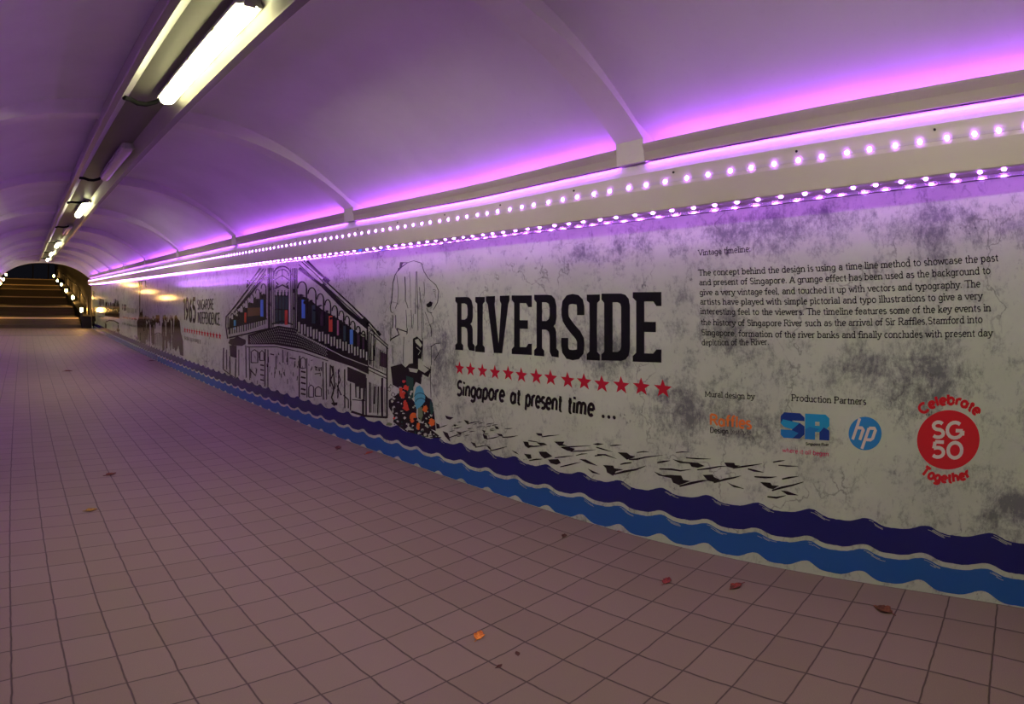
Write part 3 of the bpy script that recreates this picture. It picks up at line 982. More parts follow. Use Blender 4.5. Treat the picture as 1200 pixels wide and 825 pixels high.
# drawings: kind, layer, ink letter, then s z pairs in millimetres
DRAW = {
'shophouse_drawing': (
'b2s-3553 1748 -3520 1762 -3301 1626 -3270 1640 -3073 1512 -3044 1525|b2s-3193 1543 -3129 1579 -3076 1496 -3014 1532|b2s-3670 1749 -3656 1755 -3350 1605 -3337 1611 -3111 1486 -3098 1492|b2s-3615 1756 -3604 1761 -3180 1564 -3170 1569|b2s-3739 1724 -3727 1729 -3449 1590 -3438 1596 -3109 1447 -3099 1452|b2s-3078 1498 -3058 1508 -2677 1311 -2659 1321 -2303 1129 -2286 1139|b2s-3110 1468 -3098 1474 -2714'
' 1288 -2703 1294 -2356 1124 -2346 1130|b2s-3231 1481 -3165 1510 -2736 1229 -2681 1258 -2328 1068 -2282 1098|b2s-2417 1151 -2361 1180 -2318 1100 -2263 1129|b2s-3755 1675 -3711 1697 -3514 1583 -3474 1606 -3216 1473 -3180 1495|b2s-2304 1134 -2286 1142 -2110 1020 -2093 1028|b2s-2311 1112 -2300 1117 -2135 1002 -2124 1007|b2s-2166 1047 -2130 1063 -2113 1011 -2076 1027|b2s-2287 1073 -2278 1079 -1974 934 '
'-1965 940|b2s-2272 1035 -2263 1041 -1973 908 -1965 914|b2s-4866 1739 -4821 1725 -5112 1624 -5064 1610 -5349 1517 -5299 1503|b2s-5310 1596 -5258 1592 -5350 1497 -5298 1494|b2s-4758 1725 -4729 1715 -5220 1518 -5188 1509 -5954 1191 -5916 1183 -6195 1101 -6157 1091|b2s-4664 1715 -4642 1708 -5138 1483 -5114 1476 -5857 1162 -5829 1156|b2s-5296 1470 -5271 1463 -5810 1238 -5783 1231 -6170 1109 -6142 1102|'
'b2s-4716 1655 -4658 1637 -5157 1447 -5095 1428 -5741 1225 -5674 1205|b2s-6201 1105 -6150 1106 -6226 964 -6175 967 -6156 781 -6106 786|b2s-6117 1098 -6079 1099 -6124 907 -6086 909|b2s-4618 1723 -4591 1722 -4610 1368 -4583 1368 -4607 996 -4580 997|b2s-4586 1722 -4542 1720 -4578 1368 -4534 1368 -4575 998 -4531 999|b2s-4510 1718 -4484 1717 -4502 1367 -4476 1367 -4499 1001 -4473 1002|b2s-4453 1716 -443'
'6 1715 -4445 1367 -4428 1367 -4441 1003 -4424 1004|b2s-3957 1696 -3935 1695 -3950 1366 -3927 1366 -3945 1022 -3923 1023|b2s-3909 1694 -3880 1692 -3902 1366 -3872 1366 -3897 1024 -3867 1025|b2s-3860 1691 -3816 1690 -3852 1366 -3809 1365 -3847 1026 -3804 1027|b2s-3799 1689 -3777 1688 -3791 1365 -3770 1365 -3786 1028 -3764 1029|b2s-3915 1615 -3944 1613 -3940 1657 -3967 1653 -3997 1694 -4019 1686 -408'
'0 1721 -4092 1710 -4178 1734 -4178 1721 -4279 1730 -4266 1717 -4368 1709 -4344 1699 -4431 1675 -4400 1668 -4459 1633 -4426 1628|b2s-3987 1607 -4009 1606 -4001 1638 -4022 1635 -4042 1667 -4058 1661 -4104 1688 -4113 1679 -4178 1697 -4178 1687 -4254 1694 -4244 1684 -4319 1677 -4301 1670 -4363 1651 -4340 1646 -4378 1619 -4353 1616|b2s-4188 1698 -4168 1697 -4187 1567 -4167 1566|b2s-4397 1568 -4411 1577'
' -4178 1617 -4177 1627 -3981 1553 -3968 1560|b2s-4381 1462 -4401 1477 -4177 1504 -4177 1520 -3995 1457 -3976 1471|b2s-4378 1547 -4353 1555 -4301 1510 -4276 1518|b2s-4022 1547 -3997 1539 -4081 1514 -4055 1506|h1p-4378 1431 -4020 1428 -4021 1068 -4380 1056|b2s-4401 1454 -4380 1454 -4404 1050 -4382 1051|b2s-4299 1453 -4278 1453 -4301 1054 -4280 1055|b2s-4199 1452 -4179 1452 -4200 1057 -4180 1058|b2s-'
'4114 1451 -4094 1451 -4115 1060 -4095 1061|b2s-4018 1450 -3999 1449 -4019 1063 -4000 1064|b2s-4391 1384 -4390 1392 -4009 1377 -4008 1385|b2s-4391 1223 -4391 1231 -4009 1223 -4008 1231|k3p-4104 1223 -4026 1224 -4027 1058 -4105 1055|b2s-4480 1046 -4490 1059 -4178 1091 -4177 1104 -3875 1057 -3866 1069|d3p-4320 1413 -4329 1397 -4352 1387 -4373 1396 -4385 1413 -4375 1431 -4352 1436 -4331 1431|d3p-4213 '
'1412 -4222 1394 -4244 1389 -4266 1394 -4274 1412 -4265 1431 -4245 1439 -4221 1431|d3p-4114 1411 -4126 1394 -4146 1386 -4169 1392 -4175 1412 -4167 1428 -4146 1435 -4124 1427|d3p-4028 1410 -4035 1392 -4056 1385 -4078 1392 -4085 1411 -4076 1429 -4056 1436 -4034 1427|b1p-3769 1401 -3493 1352 -3196 1240 -2921 1172 -2583 1068 -2319 966 -2303 828 -2747 891 -3291 994 -3769 1092|d2p-3742 1379 -3737 1465 -3'
'725 1493 -3694 1513 -3651 1520 -3608 1511 -3577 1490 -3566 1462 -3560 1378|b3s-3532 1462 -3558 1461 -3540 1490 -3566 1488 -3564 1516 -3587 1509 -3603 1534 -3617 1524 -3651 1541 -3651 1529 -3699 1536 -3684 1525 -3739 1520 -3715 1512 -3764 1495 -3737 1491 -3773 1466 -3745 1464|b3s-3562 1462 -3528 1461 -3555 1184 -3522 1184|b4p-3586 1387 -3630 1381 -3671 1377 -3730 1381 -3735 1388 -3736 1396 -3671 14'
'02 -3621 1393|d2p-3492 1322 -3488 1401 -3478 1426 -3452 1445 -3417 1451 -3382 1444 -3356 1425 -3347 1399 -3342 1322|b3s-3315 1400 -3340 1398 -3322 1425 -3347 1423 -3343 1448 -3365 1443 -3376 1465 -3390 1455 -3417 1472 -3417 1460 -3459 1467 -3445 1456 -3493 1451 -3470 1444 -3514 1428 -3488 1425 -3522 1402 -3495 1400|b3s-3343 1399 -3311 1399 -3337 1129 -3305 1130|b4p-3400 1330 -3386 1324 -3434 1319 '
'-3479 1320 -3467 1330 -3486 1338 -3434 1336 -3398 1340|d2p-3282 1269 -3278 1340 -3271 1363 -3252 1380 -3226 1386 -3199 1380 -3180 1363 -3173 1340 -3168 1269|b3s-3142 1340 -3166 1339 -3148 1364 -3172 1361 -3165 1385 -3186 1380 -3191 1400 -3206 1391 -3226 1406 -3226 1395 -3261 1401 -3246 1391 -3288 1386 -3266 1380 -3305 1365 -3280 1362 -3310 1341 -3285 1340|b3s-3170 1340 -3139 1340 -3163 1076 -3133 '
'1077|b4p-3177 1276 -3222 1271 -3239 1262 -3275 1269 -3287 1276 -3272 1281 -3239 1286 -3202 1288|d2p-3111 1217 -3107 1283 -3102 1304 -3087 1319 -3066 1324 -3046 1319 -3030 1303 -3025 1283 -3020 1218|b3s-2995 1283 -3018 1282 -3000 1305 -3023 1303 -3014 1324 -3035 1319 -3036 1338 -3051 1329 -3066 1344 -3066 1332 -3097 1338 -3082 1330 -3119 1325 -3098 1319 -3133 1305 -3110 1303 -3138 1283 -3114 1282|b'
'3s-3021 1283 -2992 1283 -3015 1024 -2986 1026|b4p-3051 1224 -3055 1216 -3077 1218 -3090 1213 -3105 1224 -3115 1231 -3077 1234 -3049 1229|d2p-2961 1167 -2957 1227 -2952 1246 -2940 1260 -2922 1265 -2904 1260 -2891 1246 -2887 1228 -2882 1168|b3s-2858 1228 -2880 1227 -2862 1248 -2884 1246 -2875 1266 -2895 1261 -2895 1279 -2909 1270 -2922 1284 -2922 1273 -2950 1279 -2935 1270 -2970 1266 -2949 1261 -298'
'2 1248 -2960 1245 -2986 1227 -2963 1226|b3s-2883 1228 -2855 1228 -2877 975 -2849 976|b4p-2908 1174 -2912 1169 -2932 1164 -2964 1163 -2972 1173 -2955 1179 -2932 1180 -2916 1185|d2p-2825 1127 -2821 1182 -2817 1199 -2807 1211 -2792 1216 -2777 1212 -2766 1199 -2762 1183 -2757 1129|b3s-2734 1184 -2756 1182 -2738 1202 -2759 1199 -2749 1218 -2769 1213 -2767 1230 -2781 1221 -2792 1234 -2792 1223 -2817 122'
'9 -2803 1221 -2835 1217 -2815 1212 -2846 1201 -2824 1199 -2850 1182 -2827 1181|b3s-2759 1183 -2731 1183 -2752 934 -2725 936|b4p-2769 1134 -2774 1123 -2800 1118 -2811 1126 -2841 1133 -2828 1137 -2800 1141 -2780 1142|d2p-2706 1089 -2703 1138 -2699 1153 -2691 1164 -2678 1168 -2666 1165 -2657 1154 -2653 1139 -2649 1090|b3s-2626 1140 -2647 1139 -2630 1157 -2651 1154 -2640 1171 -2659 1166 -2656 1182 -26'
'69 1174 -2678 1186 -2678 1175 -2701 1181 -2687 1173 -2717 1170 -2698 1166 -2727 1155 -2706 1153 -2730 1138 -2709 1138|b3s-2650 1139 -2624 1140 -2644 895 -2618 896|b4p-2654 1095 -2668 1089 -2686 1082 -2703 1085 -2707 1094 -2699 1103 -2686 1104 -2668 1103|d2p-2599 1051 -2596 1096 -2593 1109 -2584 1118 -2572 1122 -2560 1119 -2551 1110 -2548 1097 -2543 1053|b3s-2522 1098 -2542 1096 -2525 1113 -2545 11'
'10 -2535 1126 -2553 1121 -2550 1136 -2563 1127 -2572 1139 -2572 1129 -2594 1135 -2581 1127 -2610 1125 -2591 1120 -2619 1111 -2599 1109 -2622 1095 -2602 1095|b3s-2545 1097 -2519 1098 -2539 856 -2513 858|b4p-2559 1057 -2560 1052 -2579 1047 -2589 1048 -2592 1056 -2589 1060 -2579 1069 -2569 1061|d2p-2495 1014 -2492 1054 -2489 1065 -2482 1074 -2473 1077 -2463 1074 -2456 1066 -2453 1055 -2449 1016|b3s-2'
'427 1057 -2447 1055 -2430 1070 -2450 1067 -2439 1082 -2457 1077 -2453 1091 -2466 1082 -2473 1094 -2473 1083 -2493 1090 -2480 1082 -2507 1080 -2489 1076 -2515 1068 -2495 1066 -2518 1054 -2497 1053|b3s-2450 1055 -2425 1056 -2444 819 -2419 820|b4p-2464 1019 -2470 1011 -2479 1011 -2501 1013 -2503 1018 -2493 1025 -2479 1032 -2470 1024|d2p-2398 982 -2395 1018 -2393 1027 -2387 1034 -2380 1037 -2372 1035 '
'-2366 1028 -2364 1019 -2360 984|b3s-2339 1020 -2359 1019 -2342 1032 -2361 1029 -2350 1043 -2367 1038 -2362 1051 -2374 1042 -2380 1053 -2380 1043 -2398 1050 -2385 1042 -2410 1041 -2392 1037 -2418 1030 -2398 1028 -2420 1017 -2400 1017|b3s-2361 1019 -2337 1020 -2356 786 -2332 787|b4p-2368 987 -2377 977 -2385 977 -2403 982 -2405 986 -2392 992 -2385 996 -2370 992|e4p-3660 1341 -3576 1341 -3575 1142 -36'
'60 1140|h4p-3416 1284 -3336 1284 -3336 1093 -3415 1091|j4p-3224 1224 -3167 1225 -3167 1076 -3224 1074|k4p-3042 1177 -2966 1178 -2964 1022 -3041 1019|l4p-2873 1137 -2834 1138 -2833 991 -2872 990|h4p-2748 1088 -2698 1089 -2697 945 -2747 943|e4p-2624 1054 -2563 1056 -2562 921 -2623 918|j4p-2488 1024 -2441 1026 -2440 908 -2487 905|j4p-2395 998 -2360 999 -2359 883 -2394 881|b2p-3786 1109 -3291 1016 -27'
'47 912 -2303 843 -2303 751 -2747 799 -3292 894 -3787 981|d4p-3747 1100 -3703 1101 -3704 993 -3748 992|d4p-3673 1075 -3631 1076 -3631 970 -3674 968|d4p-3601 1078 -3560 1079 -3560 974 -3601 973|d4p-3530 1053 -3490 1054 -3490 951 -3530 950|d4p-3460 1056 -3421 1057 -3421 956 -3460 954|d4p-3391 1031 -3353 1033 -3354 934 -3392 932|d4p-3324 1034 -3287 1036 -3287 938 -3324 936|d4p-3258 1011 -3222 1012 -32'
'22 916 -3258 914|d4p-3192 1014 -3158 1015 -3158 921 -3193 919|d4p-3129 991 -3095 992 -3095 899 -3129 897|d4p-3066 994 -3033 995 -3033 904 -3066 902|d4p-3004 971 -2972 972 -2972 883 -3004 881|d4p-2943 974 -2912 975 -2912 887 -2943 886|d4p-2883 952 -2853 953 -2853 867 -2883 865|d4p-2824 955 -2795 957 -2795 871 -2824 870|d4p-2766 934 -2738 935 -2738 851 -2766 849|d4p-2709 937 -2682 938 -2682 856 -270'
'9 854|d4p-2653 916 -2626 917 -2626 836 -2653 834|d4p-2598 919 -2572 920 -2571 840 -2597 839|d4p-2543 898 -2518 900 -2518 821 -2543 819|d4p-2489 902 -2465 903 -2465 826 -2489 824|d4p-2436 881 -2413 883 -2412 807 -2436 805|d4p-2384 885 -2361 886 -2361 811 -2384 810|d4p-2333 865 -2310 866 -2310 793 -2333 791|d4s-3792 976 -3782 985 -3296 890 -3287 898 -2751 791 -2744 799 -2305 738 -2300 745|b1p-4651 1'
'473 -4792 1448 -5127 1340 -5534 1209 -6032 1070 -6089 848 -5374 928 -4654 1052|d2p-4806 1405 -4806 1475 -4797 1499 -4774 1515 -4742 1521 -4710 1514 -4687 1497 -4679 1474 -4679 1405|b3s-4652 1474 -4679 1473 -4658 1497 -4684 1495 -4675 1517 -4700 1513 -4704 1532 -4721 1524 -4742 1538 -4742 1528 -4781 1533 -4763 1525 -4810 1519 -4785 1514 -4828 1499 -4801 1497 -4834 1476 -4806 1475|d2p-4997 1352 -499'
'7 1417 -4989 1439 -4967 1455 -4937 1460 -4907 1454 -4886 1438 -4878 1417 -4878 1352|b3s-4850 1417 -4878 1416 -4855 1439 -4883 1437 -4872 1458 -4898 1453 -4900 1472 -4918 1464 -4937 1478 -4937 1467 -4975 1473 -4956 1464 -5003 1459 -4976 1454 -5020 1440 -4992 1438 -5026 1418 -4997 1417|d2p-5197 1296 -5197 1357 -5189 1377 -5169 1392 -5142 1397 -5115 1392 -5095 1377 -5088 1357 -5088 1296|b3s-5058 1358'
' -5087 1357 -5063 1378 -5092 1376 -5079 1396 -5106 1391 -5105 1409 -5125 1401 -5142 1414 -5142 1404 -5178 1409 -5159 1401 -5205 1396 -5178 1392 -5222 1378 -5192 1376 -5228 1357 -5197 1356|d2p-5391 1231 -5390 1288 -5384 1307 -5365 1320 -5341 1325 -5317 1320 -5299 1307 -5293 1289 -5293 1233|b3s-5261 1290 -5292 1289 -5266 1309 -5297 1306 -5281 1325 -5309 1321 -5306 1338 -5326 1329 -5341 1342 -5341 13'
'31 -5376 1337 -5355 1329 -5402 1325 -5373 1320 -5417 1308 -5386 1306 -5423 1289 -5391 1288|d2p-5586 1170 -5585 1223 -5578 1239 -5559 1251 -5533 1256 -5508 1252 -5489 1240 -5483 1224 -5484 1172|b3s-5450 1225 -5482 1224 -5455 1243 -5487 1240 -5471 1258 -5500 1253 -5497 1269 -5517 1260 -5533 1273 -5533 1262 -5569 1268 -5549 1260 -5596 1257 -5567 1252 -5613 1241 -5580 1239 -5619 1223 -5585 1222|d2p-57'
'72 1113 -5771 1161 -5764 1175 -5748 1186 -5725 1190 -5703 1186 -5687 1176 -5682 1162 -5683 1115|b3s-5647 1164 -5681 1162 -5652 1180 -5685 1176 -5666 1194 -5697 1188 -5691 1204 -5712 1194 -5725 1207 -5725 1196 -5760 1202 -5738 1194 -5785 1191 -5754 1187 -5801 1177 -5766 1175 -5806 1160 -5771 1160|d2p-5947 1066 -5946 1108 -5941 1121 -5927 1130 -5908 1133 -5890 1131 -5876 1122 -5872 1110 -5873 1068|b'
'3s-5836 1112 -5871 1110 -5840 1126 -5875 1123 -5853 1139 -5885 1133 -5875 1148 -5898 1138 -5908 1151 -5908 1139 -5941 1146 -5918 1138 -5964 1136 -5931 1131 -5978 1122 -5942 1121 -5983 1108 -5947 1108|e4p-4842 1341 -4742 1341 -4744 1134 -4844 1132|g4p-5846 1057 -5756 1060 -5760 930 -5851 926|k4p-5417 1168 -5343 1170 -5346 1039 -5420 1037|i2p-5301 1233 -4865 1244 -4859 1147 -5304 1120|d4p-5989 938 -'
'5933 940 -5939 825 -5995 822|d4p-5890 950 -5835 953 -5839 839 -5895 836|d4p-5792 963 -5738 965 -5743 853 -5797 850|d4p-5696 975 -5643 977 -5648 866 -5701 863|d4p-5602 987 -5551 989 -5555 879 -5607 876|d4p-5511 999 -5460 1001 -5464 892 -5515 889|d4p-5421 1010 -5371 1012 -5375 904 -5425 902|d4p-5333 1022 -5284 1023 -5288 916 -5336 914|d4p-5247 1033 -5199 1034 -5202 928 -5250 926|d4p-5162 1043 -5116 '
'1045 -5119 940 -5165 938|d4p-5079 1054 -5034 1056 -5036 951 -5082 949|d4p-4998 1064 -4953 1066 -4956 963 -5001 961|d4p-4919 1075 -4874 1076 -4877 974 -4921 972|d4p-4840 1084 -4797 1086 -4799 984 -4843 982|d4p-4764 1094 -4721 1095 -4723 995 -4766 993|d4p-4688 1104 -4647 1105 -4648 1005 -4690 1004|b5s-6118 924 -6129 939 -5366 1014 -5376 1028 -4615 1104 -4623 1117|b5s-6066 790 -6079 809 -5288 892 -52'
'99 909 -4535 991 -4544 1007|b1p-5294 883 -4291 1039 -3842 1026 -3032 876 -3033 754 -3652 809 -4424 814 -5300 759|d3s-5221 872 -5209 875 -5190 854 -5178 857|d3s-5150 883 -5138 886 -5119 865 -5107 869|d3s-5080 894 -5068 897 -5050 877 -5038 880|d3s-5011 905 -4999 908 -4981 888 -4970 891|d3s-4943 916 -4931 919 -4914 898 -4902 901|d3s-4876 926 -4865 929 -4848 909 -4836 912|d3s-4811 937 -4800 940 -4783 '
'919 -4771 922|d3s-4746 947 -4735 950 -4719 930 -4707 932|d3s-4683 957 -4672 960 -4655 940 -4644 943|d3s-4620 967 -4609 969 -4593 950 -4582 952|d3s-4559 976 -4548 979 -4532 959 -4521 962|d3s-4498 986 -4487 989 -4472 969 -4461 972|d3s-4438 995 -4428 998 -4412 978 -4402 981|d3s-4379 1005 -4369 1007 -4354 988 -4344 990|d3s-4321 1014 -4311 1016 -4296 997 -4286 1000|d3s-4264 1017 -4254 1019 -4239 1000 -'
'4230 1003|d3s-4208 1015 -4198 1018 -4184 999 -4174 1002|d3s-4153 1014 -4143 1017 -4128 998 -4119 1000|d3s-4098 1012 -4089 1015 -4074 996 -4065 999|d3s-4044 1011 -4035 1014 -4021 995 -4011 997|d3s-3991 1010 -3982 1012 -3968 994 -3959 996|d3s-3939 1008 -3929 1011 -3916 992 -3907 995|d3s-3887 1007 -3878 1009 -3864 991 -3855 993|d3s-3836 1004 -3827 1006 -3813 988 -3805 990|d3s-3785 994 -3777 997 -3763'
' 979 -3755 981|d3s-3736 985 -3727 988 -3714 970 -3705 972|d3s-3687 977 -3678 979 -3665 961 -3657 964|d3s-3638 968 -3630 970 -3617 952 -3609 955|d3s-3590 959 -3582 961 -3569 944 -3561 946|d3s-3543 950 -3535 953 -3522 935 -3514 938|d3s-3496 942 -3488 944 -3476 927 -3468 929|d3s-3450 933 -3442 936 -3430 919 -3422 921|d3s-3405 925 -3397 927 -3385 910 -3377 913|d3s-3360 917 -3352 919 -3340 902 -3332 90'
'5|d3s-3315 909 -3307 911 -3296 894 -3288 896|d3s-3271 901 -3264 903 -3252 886 -3244 888|d3s-3228 893 -3220 895 -3209 878 -3201 881|d3s-3185 885 -3177 887 -3166 870 -3158 873|d3s-3142 877 -3135 879 -3123 863 -3116 865|d3s-3100 869 -3093 871 -3082 855 -3074 857|d3s-5190 860 -5177 863 -5159 842 -5147 845|d3s-5119 870 -5107 873 -5089 852 -5077 856|d3s-5050 880 -5038 883 -5020 862 -5008 866|d3s-4981 89'
'0 -4970 893 -4952 872 -4940 875|d3s-4914 899 -4902 902 -4885 882 -4874 885|d3s-4848 909 -4836 912 -4819 891 -4808 894|d3s-4783 918 -4771 921 -4755 901 -4744 904|d3s-4719 927 -4708 930 -4691 910 -4680 913|d3s-4655 936 -4645 939 -4628 919 -4617 922|d3s-4593 945 -4583 948 -4566 928 -4556 931|d3s-4532 953 -4522 956 -4506 936 -4495 939|d3s-4472 962 -4461 965 -4446 945 -4435 948|d3s-4412 970 -4402 973 -'
'4387 953 -4377 956|d3s-4354 978 -4344 980 -4329 961 -4319 964|d3s-4296 985 -4286 988 -4271 969 -4261 971|d3s-4240 984 -4230 986 -4215 967 -4205 970|d3s-4184 983 -4174 985 -4159 966 -4150 969|d3s-4129 981 -4119 984 -4105 965 -4095 968|d3s-4074 980 -4065 983 -4051 964 -4041 966|d3s-4021 979 -4012 981 -3997 963 -3988 965|d3s-3968 977 -3959 980 -3945 962 -3936 964|d3s-3916 976 -3907 979 -3893 960 -388'
'4 963|d3s-3864 975 -3855 977 -3842 959 -3833 962|d3s-3814 969 -3805 972 -3791 954 -3783 956|d3s-3763 962 -3755 964 -3742 946 -3733 949|d3s-3714 954 -3705 957 -3692 939 -3684 941|d3s-3665 947 -3657 949 -3644 931 -3635 934|d3s-3617 939 -3609 941 -3596 924 -3588 926|d3s-3569 931 -3561 933 -3549 916 -3540 918|d3s-3522 923 -3514 926 -3502 908 -3494 911|d3s-3476 915 -3468 918 -3456 900 -3448 903|d3s-343'
'0 908 -3422 910 -3410 893 -3402 895|d3s-3385 900 -3377 902 -3365 885 -3357 888|d3s-3340 893 -3332 895 -3320 878 -3313 880|d3s-3296 885 -3288 887 -3276 871 -3269 873|d3s-3252 878 -3244 880 -3233 863 -3225 866|d3s-3209 870 -3201 873 -3190 856 -3182 859|d3s-3166 863 -3158 865 -3147 849 -3140 851|d3s-3123 856 -3116 858 -3105 842 -3098 844|d3s-5222 839 -5210 842 -5191 821 -5179 825|d3s-5151 848 -5139 8'
'51 -5121 831 -5108 834|d3s-5081 857 -5069 860 -5051 840 -5039 843|d3s-5012 866 -5000 869 -4983 848 -4971 851|d3s-4944 874 -4933 877 -4915 857 -4904 860|d3s-4878 883 -4866 886 -4849 865 -4838 868|d3s-4812 891 -4801 894 -4784 874 -4773 877|d3s-4748 899 -4736 902 -4720 882 -4709 885|d3s-4684 907 -4673 910 -4657 890 -4646 893|d3s-4621 915 -4611 918 -4594 898 -4584 901|d3s-4560 923 -4549 925 -4533 906 '
'-4523 909|d3s-4499 930 -4489 933 -4473 914 -4463 916|d3s-4439 938 -4429 940 -4413 921 -4403 924|d3s-4380 944 -4370 947 -4355 927 -4345 930|d3s-4322 950 -4312 953 -4297 934 -4287 936|d3s-4265 952 -4255 955 -4241 936 -4231 938|d3s-4209 951 -4199 954 -4185 935 -4175 937|d3s-4154 950 -4144 952 -4129 934 -4120 936|d3s-4099 949 -4089 951 -4075 933 -4066 935|d3s-4045 948 -4036 950 -4021 932 -4012 934|d3s'
'-3992 946 -3983 949 -3969 931 -3959 933|d3s-3939 945 -3930 948 -3916 930 -3907 932|d3s-3887 944 -3879 947 -3865 929 -3856 931|d3s-3836 942 -3828 945 -3814 926 -3805 929|d3s-3786 936 -3777 938 -3764 920 -3755 923|d3s-3736 930 -3728 932 -3714 914 -3706 917|d3s-3687 924 -3679 926 -3666 908 -3657 911|d3s-3639 917 -3630 920 -3617 902 -3609 905|d3s-3591 910 -3582 912 -3570 895 -3562 897|d3s-3543 903 -35'
'35 905 -3523 888 -3515 890|d3s-3497 896 -3489 898 -3476 881 -3468 883|d3s-3451 889 -3443 891 -3430 874 -3422 876|d3s-3405 882 -3397 884 -3385 867 -3377 870|d3s-3360 875 -3352 877 -3340 860 -3332 863|d3s-3315 868 -3308 871 -3296 854 -3288 856|d3s-3271 861 -3264 864 -3252 847 -3244 849|d3s-3228 855 -3220 857 -3209 840 -3201 843|d3s-3185 848 -3177 850 -3166 834 -3159 836|d3s-3142 842 -3135 844 -3124 '
'828 -3116 830|d3s-3100 835 -3093 837 -3082 821 -3075 824|d3s-5191 826 -5179 830 -5161 809 -5148 812|d3s-5121 834 -5108 837 -5090 817 -5078 820|d3s-5051 842 -5039 845 -5021 824 -5009 828|d3s-4983 849 -4971 853 -4953 832 -4942 835|d3s-4915 857 -4904 860 -4887 840 -4875 843|d3s-4849 864 -4838 867 -4821 847 -4809 850|d3s-4784 871 -4773 874 -4756 854 -4745 857|d3s-4720 878 -4709 881 -4692 861 -4681 864'
'|d3s-4657 885 -4646 888 -4630 868 -4619 871|d3s-4595 892 -4584 895 -4568 875 -4557 878|d3s-4533 899 -4523 902 -4507 882 -4496 885|d3s-4473 905 -4463 908 -4447 889 -4437 892|d3s-4414 911 -4403 914 -4388 895 -4378 898|d3s-4355 916 -4345 919 -4330 899 -4320 902|d3s-4298 920 -4288 923 -4273 904 -4263 907|d3s-4241 919 -4231 922 -4216 903 -4206 906|d3s-4185 918 -4175 921 -4161 902 -4151 905|d3s-4130 917'
' -4120 920 -4106 901 -4096 904|d3s-4075 916 -4066 919 -4052 900 -4042 903|d3s-4022 915 -4012 918 -3998 900 -3989 902|d3s-3969 915 -3960 917 -3946 899 -3937 901|d3s-3917 914 -3908 916 -3894 898 -3885 901|d3s-3865 913 -3856 915 -3843 897 -3834 900|d3s-3814 909 -3805 912 -3792 894 -3783 896|d3s-3764 904 -3755 907 -3742 889 -3734 892|d3s-3715 900 -3706 902 -3693 884 -3684 887|d3s-3666 895 -3657 897 -3'
'644 880 -3636 882|d3s-3618 889 -3609 891 -3596 874 -3588 876|d3s-3570 883 -3562 885 -3549 868 -3541 870|d3s-3523 876 -3515 879 -3502 861 -3494 864|d3s-3476 870 -3468 872 -3456 855 -3448 858|d3s-3430 864 -3422 866 -3410 849 -3402 851|d3s-3385 857 -3377 860 -3365 843 -3357 845|d3s-3340 851 -3332 854 -3321 837 -3313 839|d3s-3296 845 -3288 848 -3276 831 -3269 833|d3s-3252 839 -3245 842 -3233 825 -3225'
' 827|d3s-3209 833 -3201 836 -3190 819 -3182 821|d3s-3166 827 -3159 830 -3147 813 -3140 816|d3s-3124 821 -3116 824 -3105 807 -3098 810|d3s-5224 807 -5211 810 -5193 789 -5180 792|d3s-5153 813 -5140 816 -5122 796 -5110 799|d3s-5083 820 -5070 823 -5053 802 -5041 806|d3s-5014 826 -5002 830 -4984 809 -4972 812|d3s-4946 833 -4934 836 -4917 816 -4905 819|d3s-4879 839 -4868 842 -4851 822 -4839 825|d3s-4814'
' 845 -4802 848 -4786 828 -4774 831|d3s-4749 851 -4738 854 -4721 834 -4710 837|d3s-4686 857 -4675 860 -4658 840 -4647 843|d3s-4623 863 -4612 866 -4596 846 -4585 849|d3s-4561 869 -4551 872 -4535 852 -4524 855|d3s-4501 875 -4490 877 -4474 858 -4464 861|d3s-4441 880 -4430 883 -4415 864 -4405 866|d3s-4382 884 -4372 886 -4356 867 -4346 870|d3s-4324 886 -4314 889 -4299 870 -4289 873|d3s-4267 887 -4257 89'
'0 -4242 871 -4232 874|d3s-4210 886 -4201 889 -4186 870 -4176 873|d3s-4155 886 -4145 888 -4131 870 -4121 872|d3s-4100 885 -4091 888 -4076 869 -4067 872|d3s-4046 884 -4037 887 -4023 868 -4013 871|d3s-3993 883 -3984 886 -3970 868 -3960 870|d3s-3940 883 -3931 885 -3917 867 -3908 870|d3s-3888 882 -3879 884 -3866 866 -3857 869|d3s-3837 880 -3828 883 -3815 865 -3806 868|d3s-3787 877 -3778 880 -3765 862 -'
'3756 864|d3s-3737 874 -3728 876 -3715 859 -3707 861|d3s-3688 871 -3679 873 -3666 855 -3658 858|d3s-3639 867 -3631 869 -3618 852 -3610 854|d3s-3591 861 -3583 863 -3570 846 -3562 848|d3s-3544 855 -3536 858 -3523 840 -3515 843|d3s-3497 850 -3489 852 -3477 835 -3469 837|d3s-3451 844 -3443 846 -3431 829 -3423 832|d3s-3405 838 -3397 841 -3385 824 -3378 826|d3s-3360 833 -3352 835 -3341 819 -3333 821|d3s-'
'3316 828 -3308 830 -3296 813 -3289 816|d3s-3272 822 -3264 825 -3252 808 -3245 810|d3s-3228 817 -3221 819 -3209 803 -3202 805|d3s-3185 812 -3178 814 -3166 798 -3159 800|d3s-3143 806 -3135 809 -3124 792 -3117 795|d3s-3101 801 -3093 804 -3082 787 -3075 790|d3s-5193 793 -5180 796 -5162 775 -5150 778|d3s-5122 798 -5110 801 -5092 781 -5080 784|d3s-5053 804 -5041 807 -5023 786 -5011 790|d3s-4984 809 -497'
'2 812 -4955 792 -4943 795|d3s-4917 814 -4905 818 -4888 797 -4877 800|d3s-4851 820 -4839 823 -4822 803 -4811 806|d3s-4786 825 -4774 828 -4758 808 -4746 811|d3s-4721 830 -4710 833 -4694 813 -4683 816|d3s-4658 835 -4647 838 -4631 818 -4620 821|d3s-4596 839 -4585 842 -4569 823 -4559 826|d3s-4535 844 -4524 847 -4509 828 -4498 831|d3s-4475 849 -4464 852 -4449 832 -4438 835|d3s-4415 853 -4405 855 -4390 8'
